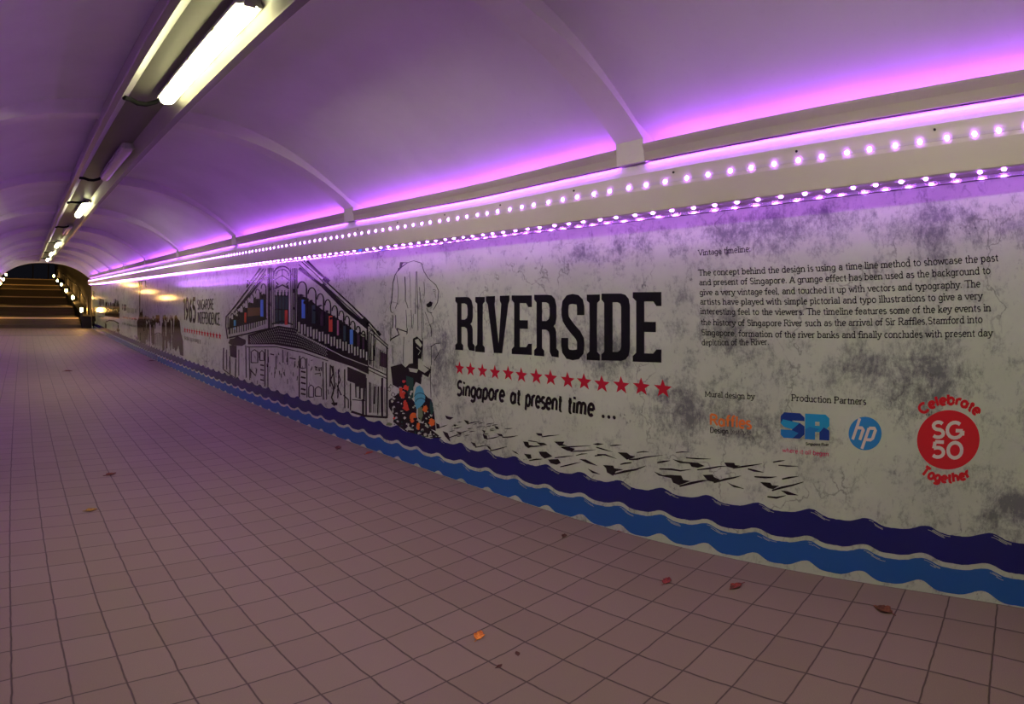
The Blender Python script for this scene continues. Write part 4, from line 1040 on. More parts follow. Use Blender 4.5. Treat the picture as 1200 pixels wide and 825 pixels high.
'36 -4379 839|d3s-4357 854 -4347 857 -4331 838 -4321 840|d3s-4299 855 -4289 858 -4274 839 -4264 842|d3s-4242 854 -4232 857 -4218 838 -4208 841|d3s-4186 854 -4177 857 -4162 838 -4152 841|d3s-4131 853 -4121 856 -4107 838 -4098 840|d3s-4077 853 -4067 856 -4053 837 -4044 840|d3s-4023 852 -4014 855 -4000 837 -3990 839|d3s-3970 852 -3961 854 -3947 836 -3938 839|d3s-3918 851 -3909 854 -3895 836 -3886 838|'
'd3s-3866 850 -3857 853 -3844 835 -3835 838|d3s-3815 849 -3806 852 -3793 834 -3784 836|d3s-3765 847 -3756 850 -3743 832 -3734 834|d3s-3715 845 -3707 848 -3694 830 -3685 833|d3s-3666 843 -3658 846 -3645 828 -3637 831|d3s-3618 839 -3610 842 -3597 824 -3589 827|d3s-3570 834 -3562 837 -3550 819 -3541 822|d3s-3523 829 -3515 832 -3503 814 -3495 817|d3s-3477 824 -3469 827 -3457 810 -3449 812|d3s-3431 819 '
'-3423 822 -3411 805 -3403 807|d3s-3386 815 -3378 817 -3366 800 -3358 803|d3s-3341 810 -3333 812 -3321 796 -3313 798|d3s-3296 805 -3289 808 -3277 791 -3269 793|d3s-3252 801 -3245 803 -3233 786 -3226 789|d3s-3209 796 -3202 798 -3190 782 -3183 784|d3s-3166 791 -3159 794 -3148 777 -3140 780|d3s-3124 787 -3117 789 -3105 773 -3098 775|d3s-5300 742 -5300 753 -4361 803 -4358 813 -3655 791 -3649 800 -3036 '
'732 -3030 741|b2s-5342 717 -5342 728 -4361 786 -4359 796 -3655 772 -3650 781 -3059 726 -3053 735|b2p-3055 874 -2747 819 -2291 752 -2288 668 -2582 713 -3056 752|b2p-5373 794 -5392 757 -5536 721 -5726 715 -5946 702 -6104 725 -6068 751 -6033 785 -5842 808 -5719 846 -5529 824 -5389 815|b2p-6050 697 -5744 712 -5755 540 -6031 546|b2p-2672 706 -2333 662 -2334 540 -2543 563 -2674 576|b2p-2535 578 -2349 55'
'4 -2359 427 -2526 435|d3p-2504 537 -2457 542 -2459 440 -2506 434|d3p-2426 530 -2387 534 -2389 437 -2428 432|b2s-6345 639 -6292 643 -6392 326 -6339 331|b2s-6199 625 -6161 628 -6224 337 -6185 341|b2s-6076 542 -6026 547 -6078 297 -6028 302|b2s-5815 529 -5768 532 -5857 261 -5809 266|b2s-5673 664 -5644 666 -5699 308 -5671 311|b2s-5398 741 -5366 743 -5411 311 -5378 315|b2s-5269 722 -5238 724 -5281 297 -'
'5250 301|b2s-4716 738 -4680 741 -4757 277 -4720 282|b2s-4628 739 -4601 741 -4655 268 -4627 272|b2s-4389 679 -4364 681 -4383 527 -4357 529|b2s-4183 769 -4159 771 -4176 621 -4152 623|b2s-4050 754 -4027 756 -4055 607 -4031 609|b2s-3733 734 -3704 736 -3762 278 -3733 281|b2s-3547 720 -3527 721 -3561 304 -3541 307|b2s-3185 714 -3161 716 -3181 331 -3157 335|b2s-3112 709 -3093 710 -3112 340 -3093 343|b2s-'
'3025 694 -2996 697 -3039 479 -3009 482|b2s-2968 688 -2945 691 -2937 469 -2913 472|b2s-2851 667 -2834 668 -2870 393 -2852 395|b2s-2738 676 -2716 678 -2742 306 -2720 309|b2s-2627 554 -2606 557 -2634 300 -2612 303|b2s-2408 509 -2368 513 -2413 292 -2373 298|b2s-2345 632 -2321 634 -2353 281 -2328 285|b2s-2274 600 -2259 602 -2279 331 -2264 333|b2s-2197 570 -2169 573 -2210 417 -2182 420|b2s-2136 576 -212'
'2 578 -2148 331 -2134 333|b2s-2081 656 -2049 659 -2087 321 -2055 325|b2s-2002 664 -1976 666 -2008 323 -1981 327|b2s-2328 1127 -2299 1128 -2325 711 -2296 713|b2s-2252 1023 -2238 1023 -2273 753 -2258 754|b2s-2179 988 -2165 988 -2200 835 -2186 835|b2s-2001 930 -1979 931 -2000 664 -1978 666|b2s-2100 897 -2086 898 -2100 757 -2086 758|b2s-6388 321 -6364 334 -5862 255 -5840 267|b2s-2617 282 -2604 305 -23'
'59 280 -2352 301 -1996 321 -1993 340|b2s-2296 732 -2287 741 -1993 682 -1985 691|b2s-2306 705 -2300 712 -1992 654 -1986 661|b2s-2588 404 -2586 412 -2352 422 -2351 430|j1p-2100 882 -1989 862 -1996 746 -2107 756|b2s-5174 533 -5211 530 -5167 672 -5202 672 -5066 702 -5066 714 -4970 686 -4937 692 -4975 554 -4946 550 -5192 538 -5193 525|b2s-4868 588 -4902 585 -4864 684 -4896 684 -4810 710 -4809 722 -4758'
' 691 -4726 696 -4761 600 -4733 596 -4884 592 -4885 580|b2s-3688 604 -3713 602 -3686 696 -3710 697 -3635 719 -3635 730 -3586 704 -3562 708 -3587 616 -3566 612 -3700 608 -3700 597|b2s-3343 346 -3365 343 -3340 421 -3362 422 -3281 447 -3280 457 -3223 435 -3202 440 -3224 364 -3207 360 -3354 350 -3354 339|b2s-3497 317 -3521 314 -3492 422 -3515 421 -3446 446 -3446 456 -3402 432 -3379 437 -3405 331 -3385 '
'329 -3508 321 -3509 310|b2s-2272 792 -2289 790 -2274 1041 -2291 1041 -2242 1057 -2242 1066 -2210 1043 -2194 1044 -2208 797 -2192 796 -2280 795 -2280 787|b2s-4879 524 -4867 542 -4756 525 -4744 543|b2s-4883 464 -4871 483 -4759 466 -4748 484|b2s-4887 402 -4875 420 -4763 404 -4752 422|b2s-4891 339 -4879 357 -4768 342 -4756 360|b2s-3695 559 -3685 578 -3577 559 -3567 577|b2s-3698 498 -3687 517 -3579 499'
' -3569 517|b2s-3700 437 -3690 456 -3581 438 -3571 457|b2s-3703 371 -3693 390 -3584 373 -3574 392|b2s-3706 319 -3695 338 -3587 322 -3576 341|b2s-5274 433 -5235 450 -5041 371 -5039 389 -4979 468 -5028 465|b2s-5238 443 -5206 446 -5246 330 -5215 333|b2p-2879 329 -2887 314 -2918 310 -2951 298 -2979 310 -3010 317 -2968 333 -2917 338 -2877 344|b2s-3003 684 -2974 689 -2972 614 -2943 616 -3028 544 -2998 54'
'8 -2957 466 -2928 470 -3010 375 -2980 379 -2952 316 -2925 325|b2s-2867 632 -2845 637 -2825 565 -2802 567 -2883 496 -2860 499 -2805 419 -2785 426|b2s-2760 423 -2745 433 -2671 395 -2651 402 -2674 315 -2653 318|b2s-4552 686 -4544 700 -4432 685 -4424 698|b2s-3984 685 -3978 697 -3823 683 -3817 696|b2s-3442 702 -3446 708 -3349 723 -3337 725 -3354 533 -3341 534|d3p-3383 743 -3196 742 -3171 551 -3202 478 '
'-3349 466 -3418 526|b4s-3358 643 -3350 655 -3299 640 -3291 651|b4s-3337 646 -3312 648 -3338 610 -3312 613|b4s-3286 610 -3305 610 -3277 652 -3273 660 -3261 608 -3242 611|b4s-3234 615 -3250 614 -3229 654 -3243 656 -3221 631 -3223 638 -3214 657 -3200 662 -3211 617 -3195 619|b4s-3355 569 -3357 577 -3226 590 -3220 599 -3238 563 -3219 564|b4p-2939 1173 -2959 1165 -2969 1161 -2990 1166 -2994 1172 -2981 1'
'178 -2969 1188 -2949 1181|b4p-3309 1256 -3313 1243 -3326 1233 -3336 1235 -3340 1256 -3334 1270 -3326 1285 -3308 1268|b4p-2337 1016 -2355 1007 -2374 1008 -2390 1005 -2406 1014 -2400 1020 -2374 1022 -2361 1022|b4p-2799 1083 -2800 1065 -2811 1070 -2827 1071 -2832 1082 -2833 1091 -2811 1103 -2794 1091|b4p-2434 1032 -2427 1023 -2448 1015 -2461 1020 -2465 1031 -2457 1039 -2449 1039 -2434 1038|b4p-3546 1'
'287 -3543 1276 -3559 1262 -3575 1277 -3580 1287 -3576 1305 -3559 1310 -3539 1300|b4p-2369 986 -2378 974 -2387 968 -2400 973 -2414 985 -2409 990 -2388 994 -2368 997|b4p-3616 1336 -3621 1324 -3635 1328 -3645 1323 -3647 1336 -3643 1351 -3635 1358 -3619 1350|b4p-2840 1145 -2842 1126 -2859 1126 -2885 1124 -2896 1144 -2872 1160 -2859 1156 -2845 1161|b4p-3333 1232 -3336 1222 -3355 1220 -3389 1224 -3381 1'
'231 -3395 1237 -3355 1237 -3323 1239|b4p-3211 1224 -3221 1213 -3232 1197 -3247 1206 -3249 1224 -3251 1243 -3232 1240 -3223 1234|b4p-2931 1153 -2960 1144 -2973 1144 -2996 1142 -2996 1152 -2991 1163 -2973 1168 -2946 1160|b4p-2397 1025 -2420 1019 -2432 1017 -2457 1016 -2476 1022 -2450 1028 -2432 1039 -2400 1035|b4p-3003 1191 -3017 1176 -3040 1181 -3060 1185 -3072 1190 -3066 1205 -3040 1201 -3016 1203'
'|b4p-2982 1154 -2989 1138 -2997 1139 -3014 1140 -3023 1153 -3007 1164 -2997 1169 -2985 1164|b4p-3051 1203 -3069 1192 -3081 1193 -3099 1191 -3101 1203 -3095 1210 -3082 1223 -3068 1215|b4p-3578 1336 -3582 1327 -3590 1316 -3601 1325 -3601 1336 -3606 1352 -3590 1347 -3569 1343|b4p-3544 1308 -3558 1301 -3583 1290 -3611 1300 -3618 1308 -3613 1322 -3584 1329 -3567 1319|b4p-2621 1036 -2637 1023 -2654 1013'
' -2672 1018 -2678 1034 -2668 1047 -2654 1064 -2628 1044|b4p-2715 1115 -2712 1103 -2726 1097 -2739 1106 -2746 1114 -2740 1130 -2727 1135 -2714 1122|b4p-2433 1023 -2439 1017 -2453 1016 -2467 1013 -2470 1021 -2468 1028 -2453 1031 -2438 1026|b4p-3198 1215 -3198 1200 -3209 1182 -3224 1200 -3228 1214 -3219 1226 -3210 1245 -3195 1237|b4p-3529 1322 -3559 1317 -3586 1301 -3605 1315 -3630 1322 -3607 1329 -3'
'586 1341 -3561 1336|b4p-3238 1242 -3260 1233 -3273 1224 -3301 1225 -3296 1241 -3291 1249 -3273 1253 -3248 1247|b4p-2496 1024 -2497 1018 -2511 1011 -2517 1019 -2521 1024 -2520 1031 -2512 1037 -2501 1033|b4p-3017 1178 -3025 1159 -3032 1165 -3047 1168 -3049 1178 -3038 1192 -3032 1204 -3025 1191|b4p-5620 1158 -5614 1145 -5660 1140 -5710 1139 -5712 1155 -5687 1165 -5659 1182 -5614 1173|b4p-5770 1105 -5'
'773 1094 -5822 1093 -5876 1096 -5889 1102 -5847 1114 -5821 1110 -5775 1114|b4p-5326 1200 -5348 1189 -5382 1184 -5410 1185 -5440 1198 -5421 1212 -5382 1220 -5344 1214|b4p-4786 1372 -4780 1360 -4814 1357 -4841 1359 -4867 1372 -4848 1385 -4814 1388 -4775 1383|b4p-5210 1279 -5217 1273 -5229 1267 -5250 1273 -5274 1278 -5251 1289 -5229 1295 -5200 1286|b4p-4954 1321 -4937 1307 -4982 1304 -5025 1314 -5030'
' 1321 -5009 1329 -4982 1329 -4944 1333|b4p-5411 1154 -5422 1147 -5446 1147 -5463 1142 -5477 1153 -5486 1162 -5446 1161 -5407 1164|b4p-5628 1096 -5637 1080 -5674 1068 -5707 1078 -5696 1094 -5709 1115 -5673 1116 -5646 1106|b4p-5416 1155 -5426 1150 -5464 1145 -5483 1150 -5510 1153 -5492 1162 -5463 1161 -5432 1164|b4p-5362 1223 -5389 1210 -5403 1211 -5435 1211 -5424 1222 -5422 1228 -5403 1235 -5388 12'
'35|b4p-5703 1105 -5718 1094 -5738 1082 -5775 1094 -5774 1103 -5791 1121 -5737 1116 -5712 1120|b4p-5150 1286 -5146 1275 -5188 1266 -5215 1277 -5266 1285 -5237 1304 -5188 1301 -5135 1302|b4p-5709 1093 -5722 1072 -5735 1079 -5751 1078 -5754 1092 -5754 1111 -5734 1114 -5716 1110|b4p-4689 1396 -4715 1389 -4743 1382 -4777 1388 -4797 1397 -4773 1406 -4743 1415 -4714 1414|b4p-4508 1471 -4506 1458 -4536 14'
'38 -4552 1454 -4578 1472 -4568 1491 -4536 1507 -4512 1484|b4p-4517 1290 -4504 1272 -4536 1261 -4561 1267 -4580 1289 -4551 1298 -4536 1312 -4510 1306|b4p-3818 1437 -3844 1421 -3859 1416 -3884 1428 -3895 1438 -3874 1458 -3859 1462 -3842 1452|b4p-3840 1246 -3838 1225 -3858 1233 -3887 1234 -3882 1245 -3882 1260 -3858 1258 -3836 1258|b4p-4295 1494 -4306 1478 -4339 1480 -4373 1473 -4360 1495 -4357 1504 '
'-4339 1514 -4326 1515|b4p-3999 1489 -4005 1476 -4021 1471 -4034 1480 -4059 1490 -4050 1501 -4021 1513 -4010 1501|b2s-4614 654 -4596 656 -4609 586 -4591 587|b2s-2907 533 -2898 533 -2918 489 -2909 490|b2s-2869 442 -2855 443 -2880 382 -2866 384|b2s-5062 632 -5049 634 -5043 597 -5030 599|b2s-2691 563 -2682 565 -2686 534 -2677 535|b2s-2828 679 -2819 679 -2833 642 -2824 642|b2s-3214 418 -3202 419 -3223 '
'367 -3211 368|b2s-5213 427 -5194 428 -5227 357 -5207 359|b2s-4784 388 -4769 390 -4774 330 -4759 332|b2s-3448 623 -3436 623 -3457 595 -3444 596|b2s-3897 537 -3882 539 -3892 495 -3878 497|b2s-3236 575 -3221 576 -3239 546 -3224 548|b2s-4178 563 -4167 564 -4195 518 -4185 519|b2s-3862 631 -3852 632 -3864 591 -3855 592|b2s-2845 661 -2832 661 -2850 630 -2837 630|b2s-3506 664 -3492 666 -3497 642 -3484 644'
'|b2s-4637 443 -4614 445 -4652 369 -4629 371|b2s-4355 688 -4340 690 -4346 656 -4331 658|b2s-4290 516 -4269 519 -4277 473 -4256 476|b2s-4236 491 -4216 493 -4231 443 -4212 446|b2s-2905 637 -2895 638 -2900 581 -2889 582|b2s-4668 565 -4645 568 -4659 524 -4636 528|b2s-3243 653 -3233 654 -3250 609 -3240 610|b2s-3426 643 -3411 644 -3436 612 -3421 612|b2s-2615 586 -2607 585 -2626 563 -2618 563|b2s-4921 686'
' -4902 687 -4922 612 -4903 613|b2s-4272 617 -4257 619 -4261 593 -4247 596|b2s-2618 391 -2604 393 -2619 344 -2605 345|b2s-2523 538 -2513 539 -2522 481 -2511 482|b2s-3019 589 -3004 590 -3025 539 -3011 540|b2s-4143 519 -4128 521 -4128 472 -4113 474|b2s-2972 472 -2956 474 -2963 411 -2947 414|b2s-3117 425 -3107 427 -3114 378 -3105 379|b2s-3790 507 -3772 508 -3804 458 -3786 459|b2s-3074 446 -3060 448 -3'
'064 398 -3049 400|b2s-3754 681 -3743 682 -3755 610 -3744 611|b2s-4306 722 -4286 725 -4290 697 -4271 700|b2s-5264 603 -5247 604 -5282 567 -5264 568|b2s-2666 645 -2655 647 -2661 623 -2650 625|b2s-4516 474 -4504 475 -4519 443 -4507 444|b2s-3335 691 -3327 693 -3325 663 -3317 664|b2s-4422 545 -4406 547 -4409 473 -4393 475|b2s-3791 618 -3774 622 -3776 594 -3759 598|b2s-3019 602 -3009 604 -3006 585 -2996'
' 587|b2s-4121 549 -4111 549 -4128 523 -4118 523|b2s-4423 493 -4412 494 -4432 420 -4421 421|b2s-3763 671 -3747 673 -3755 624 -3738 626|b2s-4159 516 -4144 518 -4150 482 -4135 484|b2s-4997 323 -4981 324 -5010 276 -4994 277|b2s-2878 478 -2867 479 -2880 431 -2870 432|b2s-4063 689 -4044 690 -4074 637 -4055 639|b2s-2893 525 -2883 527 -2880 495 -2870 497|b2s-3499 474 -3491 476 -3486 441 -3477 442|b2s-2863'
' 661 -2855 662 -2854 615 -2846 616|b2s-4568 543 -4556 543 -4587 469 -4575 470|b2s-2619 553 -2610 553 -2624 523 -2615 523|b2s-3657 629 -3648 630 -3646 592 -3637 593|b2s-3846 665 -3828 666 -3858 602 -3841 604|b2s-4056 448 -4041 450 -4058 391 -4043 393|b2s-5040 481 -5017 485 -5023 442 -5001 446|b2s-2286 944 -2277 945 -2281 753 -2272 753|b2s-2285 599 -2277 600 -2287 330 -2278 331|b2s-2252 936 -2244 93'
'7 -2248 747 -2239 748|b2s-2252 597 -2244 597 -2254 335 -2245 336|b2s-2219 928 -2211 929 -2215 742 -2206 743|b2s-2219 594 -2211 595 -2221 339 -2212 341|b2s-2187 920 -2178 921 -2182 737 -2174 738|b2s-2187 592 -2178 593 -2188 344 -2179 345|b2s-2154 913 -2146 913 -2150 732 -2142 733|b2s-2154 589 -2146 590 -2155 348 -2147 350|b2s-2122 905 -2114 905 -2118 727 -2110 728|b2s-2122 587 -2114 588 -2123 353 -'
'2115 354|b2s-2090 897 -2082 898 -2086 723 -2078 723|b2s-2091 585 -2082 586 -2091 358 -2083 359|b2s-2059 890 -2051 890 -2055 718 -2047 718|b2s-2059 582 -2051 583 -2060 362 -2052 363|b2s-2028 882 -2019 883 -2024 713 -2016 714|b2s-2028 580 -2020 581 -2029 366 -2020 368|b2s-1997 875 -1989 875 -1993 708 -1985 709|b2s-1997 578 -1989 579 -1998 371 -1990 372'),
'column_sketch': (
'b2s-1684 1644 -1679 1639 -1814 1598 -1807 1594 -1877 1542 -1868 1539 -1909 1475 -1899 1474 -1926 1332 -1916 1331 -1946 1269 -1936 1269 -1937 1224 -1928 1226 -1902 1214 -1898 1219|b2s-1680 1639 -1682 1643 -1600 1649 -1600 1653 -1492 1623 -1490 1627|b2p-1798 1650 -1686 1643 -1689 1636 -1772 1603 -1829 1570 -1829 1597 -1808 1603|d3p-1768 1616 -1752 1636 -1696 1639|b2s-1495 1625 -1488 1626 -1459 1552 '
'-1453 1554 -1402 1494 -1397 1496 -1299 1436 -1294 1439 -1263 1387 -1256 1387 -1278 1299 -1272 1298 -1332 1243 -1326 1242|b2s-1852 1544 -1846 1544 -1824 1409 -1819 1409 -1834 1304 -1828 1303 -1872 1252 -1866 1251|b2s-1731 1521 -1721 1521 -1722 1420 -1712 1420 -1721 1320 -1712 1320|b2s-1720 1319 -1713 1321 -1696 1287 -1689 1288 -1681 1255 -1674 1256|b2s-1661 1562 -1657 1562 -1648 1409 -1644 1409 -16'
'43 1259 -1639 1259|b2s-1573 1558 -1568 1558 -1571 1382 -1566 1382 -1577 1209 -1571 1209|b2s-1559 1558 -1553 1557 -1544 1314 -1538 1314 -1537 1077 -1531 1077|b2s-1522 1427 -1516 1427 -1510 1364 -1504 1364 -1506 1301 -1501 1301|b2s-1492 1326 -1487 1326 -1483 1168 -1477 1169 -1482 1014 -1477 1014|b2s-1458 1468 -1453 1468 -1452 1409 -1447 1408 -1454 1350 -1449 1350|b2s-1636 1242 -1630 1243 -1627 1171 '
'-1621 1171 -1627 1100 -1621 1100|b2s-1710 1242 -1705 1243 -1700 1170 -1694 1170 -1698 1098 -1692 1098|b2s-1693 1098 -1688 1098 -1691 1069 -1685 1069 -1697 1040 -1692 1039|b2s-1913 1198 -1903 1199 -1907 1141 -1897 1142 -1911 1085 -1901 1085|b2s-1864 1199 -1857 1199 -1859 1142 -1851 1142 -1863 1086 -1855 1086|b2s-1601 1209 -1597 1209 -1600 1150 -1596 1150 -1608 1092 -1605 1092|b2s-1442 1226 -1437 12'
'27 -1402 1169 -1397 1170 -1372 1113 -1367 1114|b2s-1366 1122 -1359 1122 -1358 1078 -1351 1078 -1359 1034 -1352 1035|b2s-1469 1218 -1465 1218 -1457 1140 -1453 1140 -1454 1063 -1450 1063|b2s-1372 1226 -1368 1227 -1331 1178 -1326 1179 -1337 1139 -1333 1138 -1377 1127 -1375 1124|b2p-1344 1283 -1348 1273 -1372 1264 -1404 1261 -1423 1278 -1417 1290 -1393 1297 -1372 1310 -1338 1299|b2s-1422 1258 -1415 12'
'60 -1400 1225 -1395 1228 -1343 1216 -1342 1220|b2s-1845 1083 -1841 1090 -1685 1057 -1681 1064|b2s-1851 1084 -1835 1088 -1812 1038 -1796 1034 -1934 996 -1924 989 -1945 980 -1928 978|b2s-1934 1093 -1926 1093 -1936 979 -1928 980|b2s-1687 1090 -1679 1090 -1689 1048 -1682 1048|b2s-1331 1399 -1329 1403 -1293 1393 -1291 1397|b2s-1325 1385 -1324 1389 -1293 1380 -1291 1383|b2s-1320 1371 -1318 1375 -1293 13'
'67 -1291 1370|b2s-1314 1357 -1313 1361 -1293 1353 -1291 1357|b2s-1309 1343 -1307 1347 -1292 1340 -1291 1344|b2s-1908 945 -1901 945 -1907 867 -1899 867 -1897 789 -1890 790|b2s-1738 1021 -1731 1021 -1744 910 -1737 911 -1743 800 -1736 801|b2s-1471 1020 -1464 1021 -1474 930 -1467 930 -1470 840 -1464 840|b2s-1358 965 -1352 966 -1360 891 -1354 892 -1356 818 -1349 819|b2s-1368 808 -1361 808 -1370 690 -13'
'63 691 -1366 573 -1359 574|b2s-1362 954 -1366 957 -1303 981 -1306 984 -1257 988 -1254 991 -1234 962 -1228 962 -1266 912 -1261 911 -1316 856 -1311 855|d2p-1301 980 -1239 986 -1229 957 -1264 917 -1280 950'),
'flower_heap_drawing': (
'b2p-1605 1010 -1547 1030 -1467 990 -1485 859 -1511 817 -1604 814|d3p-1574 1001 -1529 1013 -1476 965 -1497 944 -1565 981|d3s-1558 944 -1553 947 -1500 918 -1493 919 -1532 887 -1526 885|b1p-1933 763 -1768 799 -1711 774 -1655 807 -1529 826 -1356 784 -1399 722 -1476 740 -1495 658 -1565 671 -1598 627 -1807 595 -1904 617|b1p-1966 481 -1846 538 -1788 587 -1675 619 -1639 541 -1550 491 -1534 412 -1483 359 -'
'1382 335 -1236 288 -1367 265 -1720 258 -1900 306 -1889 361 -1967 421|b1p-1452 593 -1406 568 -1359 559 -1328 480 -1314 394 -1308 327 -1484 339 -1532 493|a2p-1702 710 -1597 699 -1599 546 -1658 518 -1694 597|a3p-1373 557 -1340 537 -1325 481 -1362 436 -1381 493|d3p-1529 856 -1497 858 -1485 819 -1382 782 -1442 752 -1529 775|d3p-1665 775 -1529 773 -1547 744 -1646 746|d3p-1485 714 -1450 732 -1434 644 -14'
'61 612 -1481 659|g3p-1557 632 -1512 651 -1469 631 -1435 575 -1441 534 -1480 500 -1551 450 -1582 507 -1585 568|b4s-1429 579 -1434 576 -1441 587 -1446 584 -1461 593 -1464 589 -1485 595 -1486 591 -1511 593 -1511 589 -1537 587 -1535 584 -1560 578 -1556 575 -1578 567 -1572 565 -1587 554 -1580 553|b4s-1425 536 -1431 533 -1437 546 -1442 543 -1454 553 -1458 549 -1476 556 -1477 552 -1500 554 -1499 550 -152'
'3 549 -1521 545 -1545 540 -1541 537 -1562 528 -1556 526 -1572 515 -1565 514|c4p-1533 473 -1480 488 -1468 421 -1491 383 -1535 402|d3p-1554 460 -1533 463 -1535 392 -1483 369 -1457 383 -1466 361 -1527 357 -1561 408|n4p-1664 615 -1664 606 -1678 588 -1697 596 -1721 592 -1738 603 -1736 616 -1721 631 -1700 636 -1683 625 -1659 630|n4p-1725 552 -1719 532 -1739 519 -1758 520 -1787 532 -1790 535 -1797 552 -1'
'785 573 -1754 566 -1738 583 -1703 571|n4p-1754 590 -1747 581 -1758 567 -1777 565 -1786 569 -1801 580 -1806 590 -1789 603 -1776 608 -1764 606 -1745 604|n4p-1669 460 -1654 442 -1691 426 -1715 429 -1740 437 -1757 441 -1734 462 -1749 473 -1714 478 -1682 484 -1674 479|n4p-1682 495 -1682 487 -1706 480 -1719 475 -1731 474 -1740 483 -1743 491 -1730 506 -1719 511 -1701 514 -1696 499|n4p-1700 663 -1712 656 '
'-1722 646 -1734 648 -1741 644 -1754 653 -1756 664 -1744 668 -1734 671 -1721 671 -1704 669|m4p-1566 407 -1557 391 -1595 385 -1617 363 -1651 372 -1650 390 -1641 406 -1634 412 -1617 423 -1583 428 -1559 424|m4p-1584 364 -1597 354 -1606 346 -1620 343 -1634 341 -1640 352 -1649 361 -1628 372 -1618 371 -1602 381 -1601 373|m4p-1517 333 -1515 321 -1523 302 -1541 299 -1552 308 -1562 318 -1554 338 -1550 353 -'
'1539 352 -1521 361 -1510 344|m4p-1401 485 -1413 472 -1418 455 -1444 451 -1474 462 -1477 466 -1463 484 -1455 501 -1442 496 -1426 510 -1412 498|m4p-1316 394 -1318 373 -1325 369 -1360 355 -1385 369 -1400 375 -1380 395 -1388 404 -1356 418 -1329 412 -1310 404|n4p-1864 344 -1870 337 -1871 336 -1882 332 -1894 330 -1899 335 -1890 343 -1892 346 -1882 351 -1872 351 -1862 351|d3p-1750 571 -1761 566 -1772 564'
' -1784 565 -1781 570 -1773 573 -1762 575|d3p-1868 437 -1865 431 -1887 425 -1906 426 -1894 436 -1889 443 -1865 441|d3p-1802 564 -1804 558 -1811 553 -1824 555 -1822 565 -1812 571 -1805 569|d3p-1392 346 -1398 339 -1417 335 -1421 340 -1435 342 -1418 346 -1401 348|d3p-1702 369 -1714 361 -1728 353 -1742 358 -1740 369 -1728 379 -1711 375|d3p-1532 377 -1537 371 -1544 371 -1562 371 -1557 375 -1545 380 -153'
'6 381|d3p-1598 593 -1610 581 -1621 580 -1645 585 -1638 593 -1621 599 -1603 600|d3p-1346 441 -1348 433 -1368 427 -1375 433 -1383 441 -1366 446 -1357 449|d3p-1584 469 -1588 465 -1601 461 -1610 461 -1616 468 -1603 475 -1593 473|d3p-1803 484 -1804 479 -1822 478 -1830 479 -1841 480 -1823 485 -1809 487|d3p-1722 403 -1732 398 -1748 396 -1762 394 -1761 402 -1746 405 -1732 406|d3p-1640 544 -1642 540 -1662 '
'534 -1674 538 -1665 544 -1661 546 -1646 547|d3p-1689 323 -1691 319 -1700 314 -1708 317 -1706 324 -1701 328 -1688 332|d3p-1856 508 -1869 497 -1888 495 -1910 496 -1903 505 -1888 517 -1877 511|d3p-1762 479 -1762 473 -1771 468 -1781 473 -1779 479 -1770 484 -1762 482|d3p-1352 297 -1361 291 -1380 283 -1391 288 -1386 296 -1378 303 -1370 299|d3p-1886 480 -1904 466 -1918 465 -1926 470 -1927 480 -1920 488 -'
'1900 489|d3p-1521 322 -1530 316 -1537 313 -1548 316 -1547 320 -1538 327 -1525 325|d3p-1622 572 -1625 566 -1639 556 -1647 565 -1652 572 -1641 580 -1632 583|d3p-1702 613 -1702 610 -1708 607 -1714 610 -1714 615 -1708 616 -1704 616|d3p-1711 577 -1726 569 -1737 569 -1752 569 -1764 575 -1741 585 -1723 579|d3p-1782 585 -1782 580 -1788 581 -1792 581 -1792 587 -1789 587 -1781 589|d3p-1888 398 -1891 390 -19'
'04 379 -1915 390 -1912 400 -1902 413 -1892 406|d3p-1826 391 -1830 382 -1853 381 -1872 381 -1861 388 -1851 392 -1837 395|d3p-1308 481 -1311 474 -1320 470 -1328 475 -1329 483 -1320 485 -1311 487|d3p-1892 425 -1892 413 -1906 409 -1908 418 -1910 429 -1904 435 -1894 434|d3p-1399 461 -1403 455 -1410 454 -1415 457 -1414 461 -1410 466 -1404 464|d3p-1753 529 -1757 524 -1768 518 -1776 523 -1774 530 -1767 54'
'0 -1758 540|d3p-1814 584 -1820 578 -1835 573 -1845 578 -1843 586 -1834 594 -1822 587|d3p-1298 510 -1310 503 -1322 498 -1327 503 -1339 508 -1318 519 -1309 516|d3p-1422 365 -1428 359 -1437 357 -1447 360 -1449 363 -1437 368 -1422 369|d3p-1367 306 -1369 299 -1376 294 -1383 300 -1378 308 -1375 316 -1365 315|d3p-1411 405 -1412 401 -1431 399 -1438 400 -1438 405 -1433 411 -1418 410|d3p-1505 375 -1509 367 '
'-1515 368 -1521 370 -1521 378 -1514 385 -1509 385|d3p-1320 300 -1324 296 -1337 293 -1341 295 -1340 297 -1335 303 -1323 303|d3p-1327 408 -1328 403 -1333 405 -1335 405 -1335 410 -1333 413 -1325 413|d3p-1506 420 -1511 413 -1528 401 -1533 412 -1542 417 -1526 431 -1507 426|d3p-1763 609 -1771 604 -1783 603 -1808 603 -1808 607 -1785 612 -1765 612|d3p-1402 354 -1412 345 -1429 342 -1444 343 -1446 349 -1425'
' 362 -1408 357|d3p-1357 364 -1368 356 -1380 350 -1387 357 -1386 362 -1379 372 -1370 370|d3p-1897 583 -1901 576 -1912 575 -1930 575 -1928 581 -1911 589 -1895 588|d3p-1380 423 -1384 415 -1391 415 -1396 418 -1400 424 -1392 427 -1382 426|d3p-1440 446 -1439 443 -1447 434 -1452 443 -1453 448 -1447 455 -1439 456|d3p-1559 485 -1563 480 -1581 475 -1594 478 -1593 483 -1580 489 -1561 490|d3p-1741 419 -1753 4'
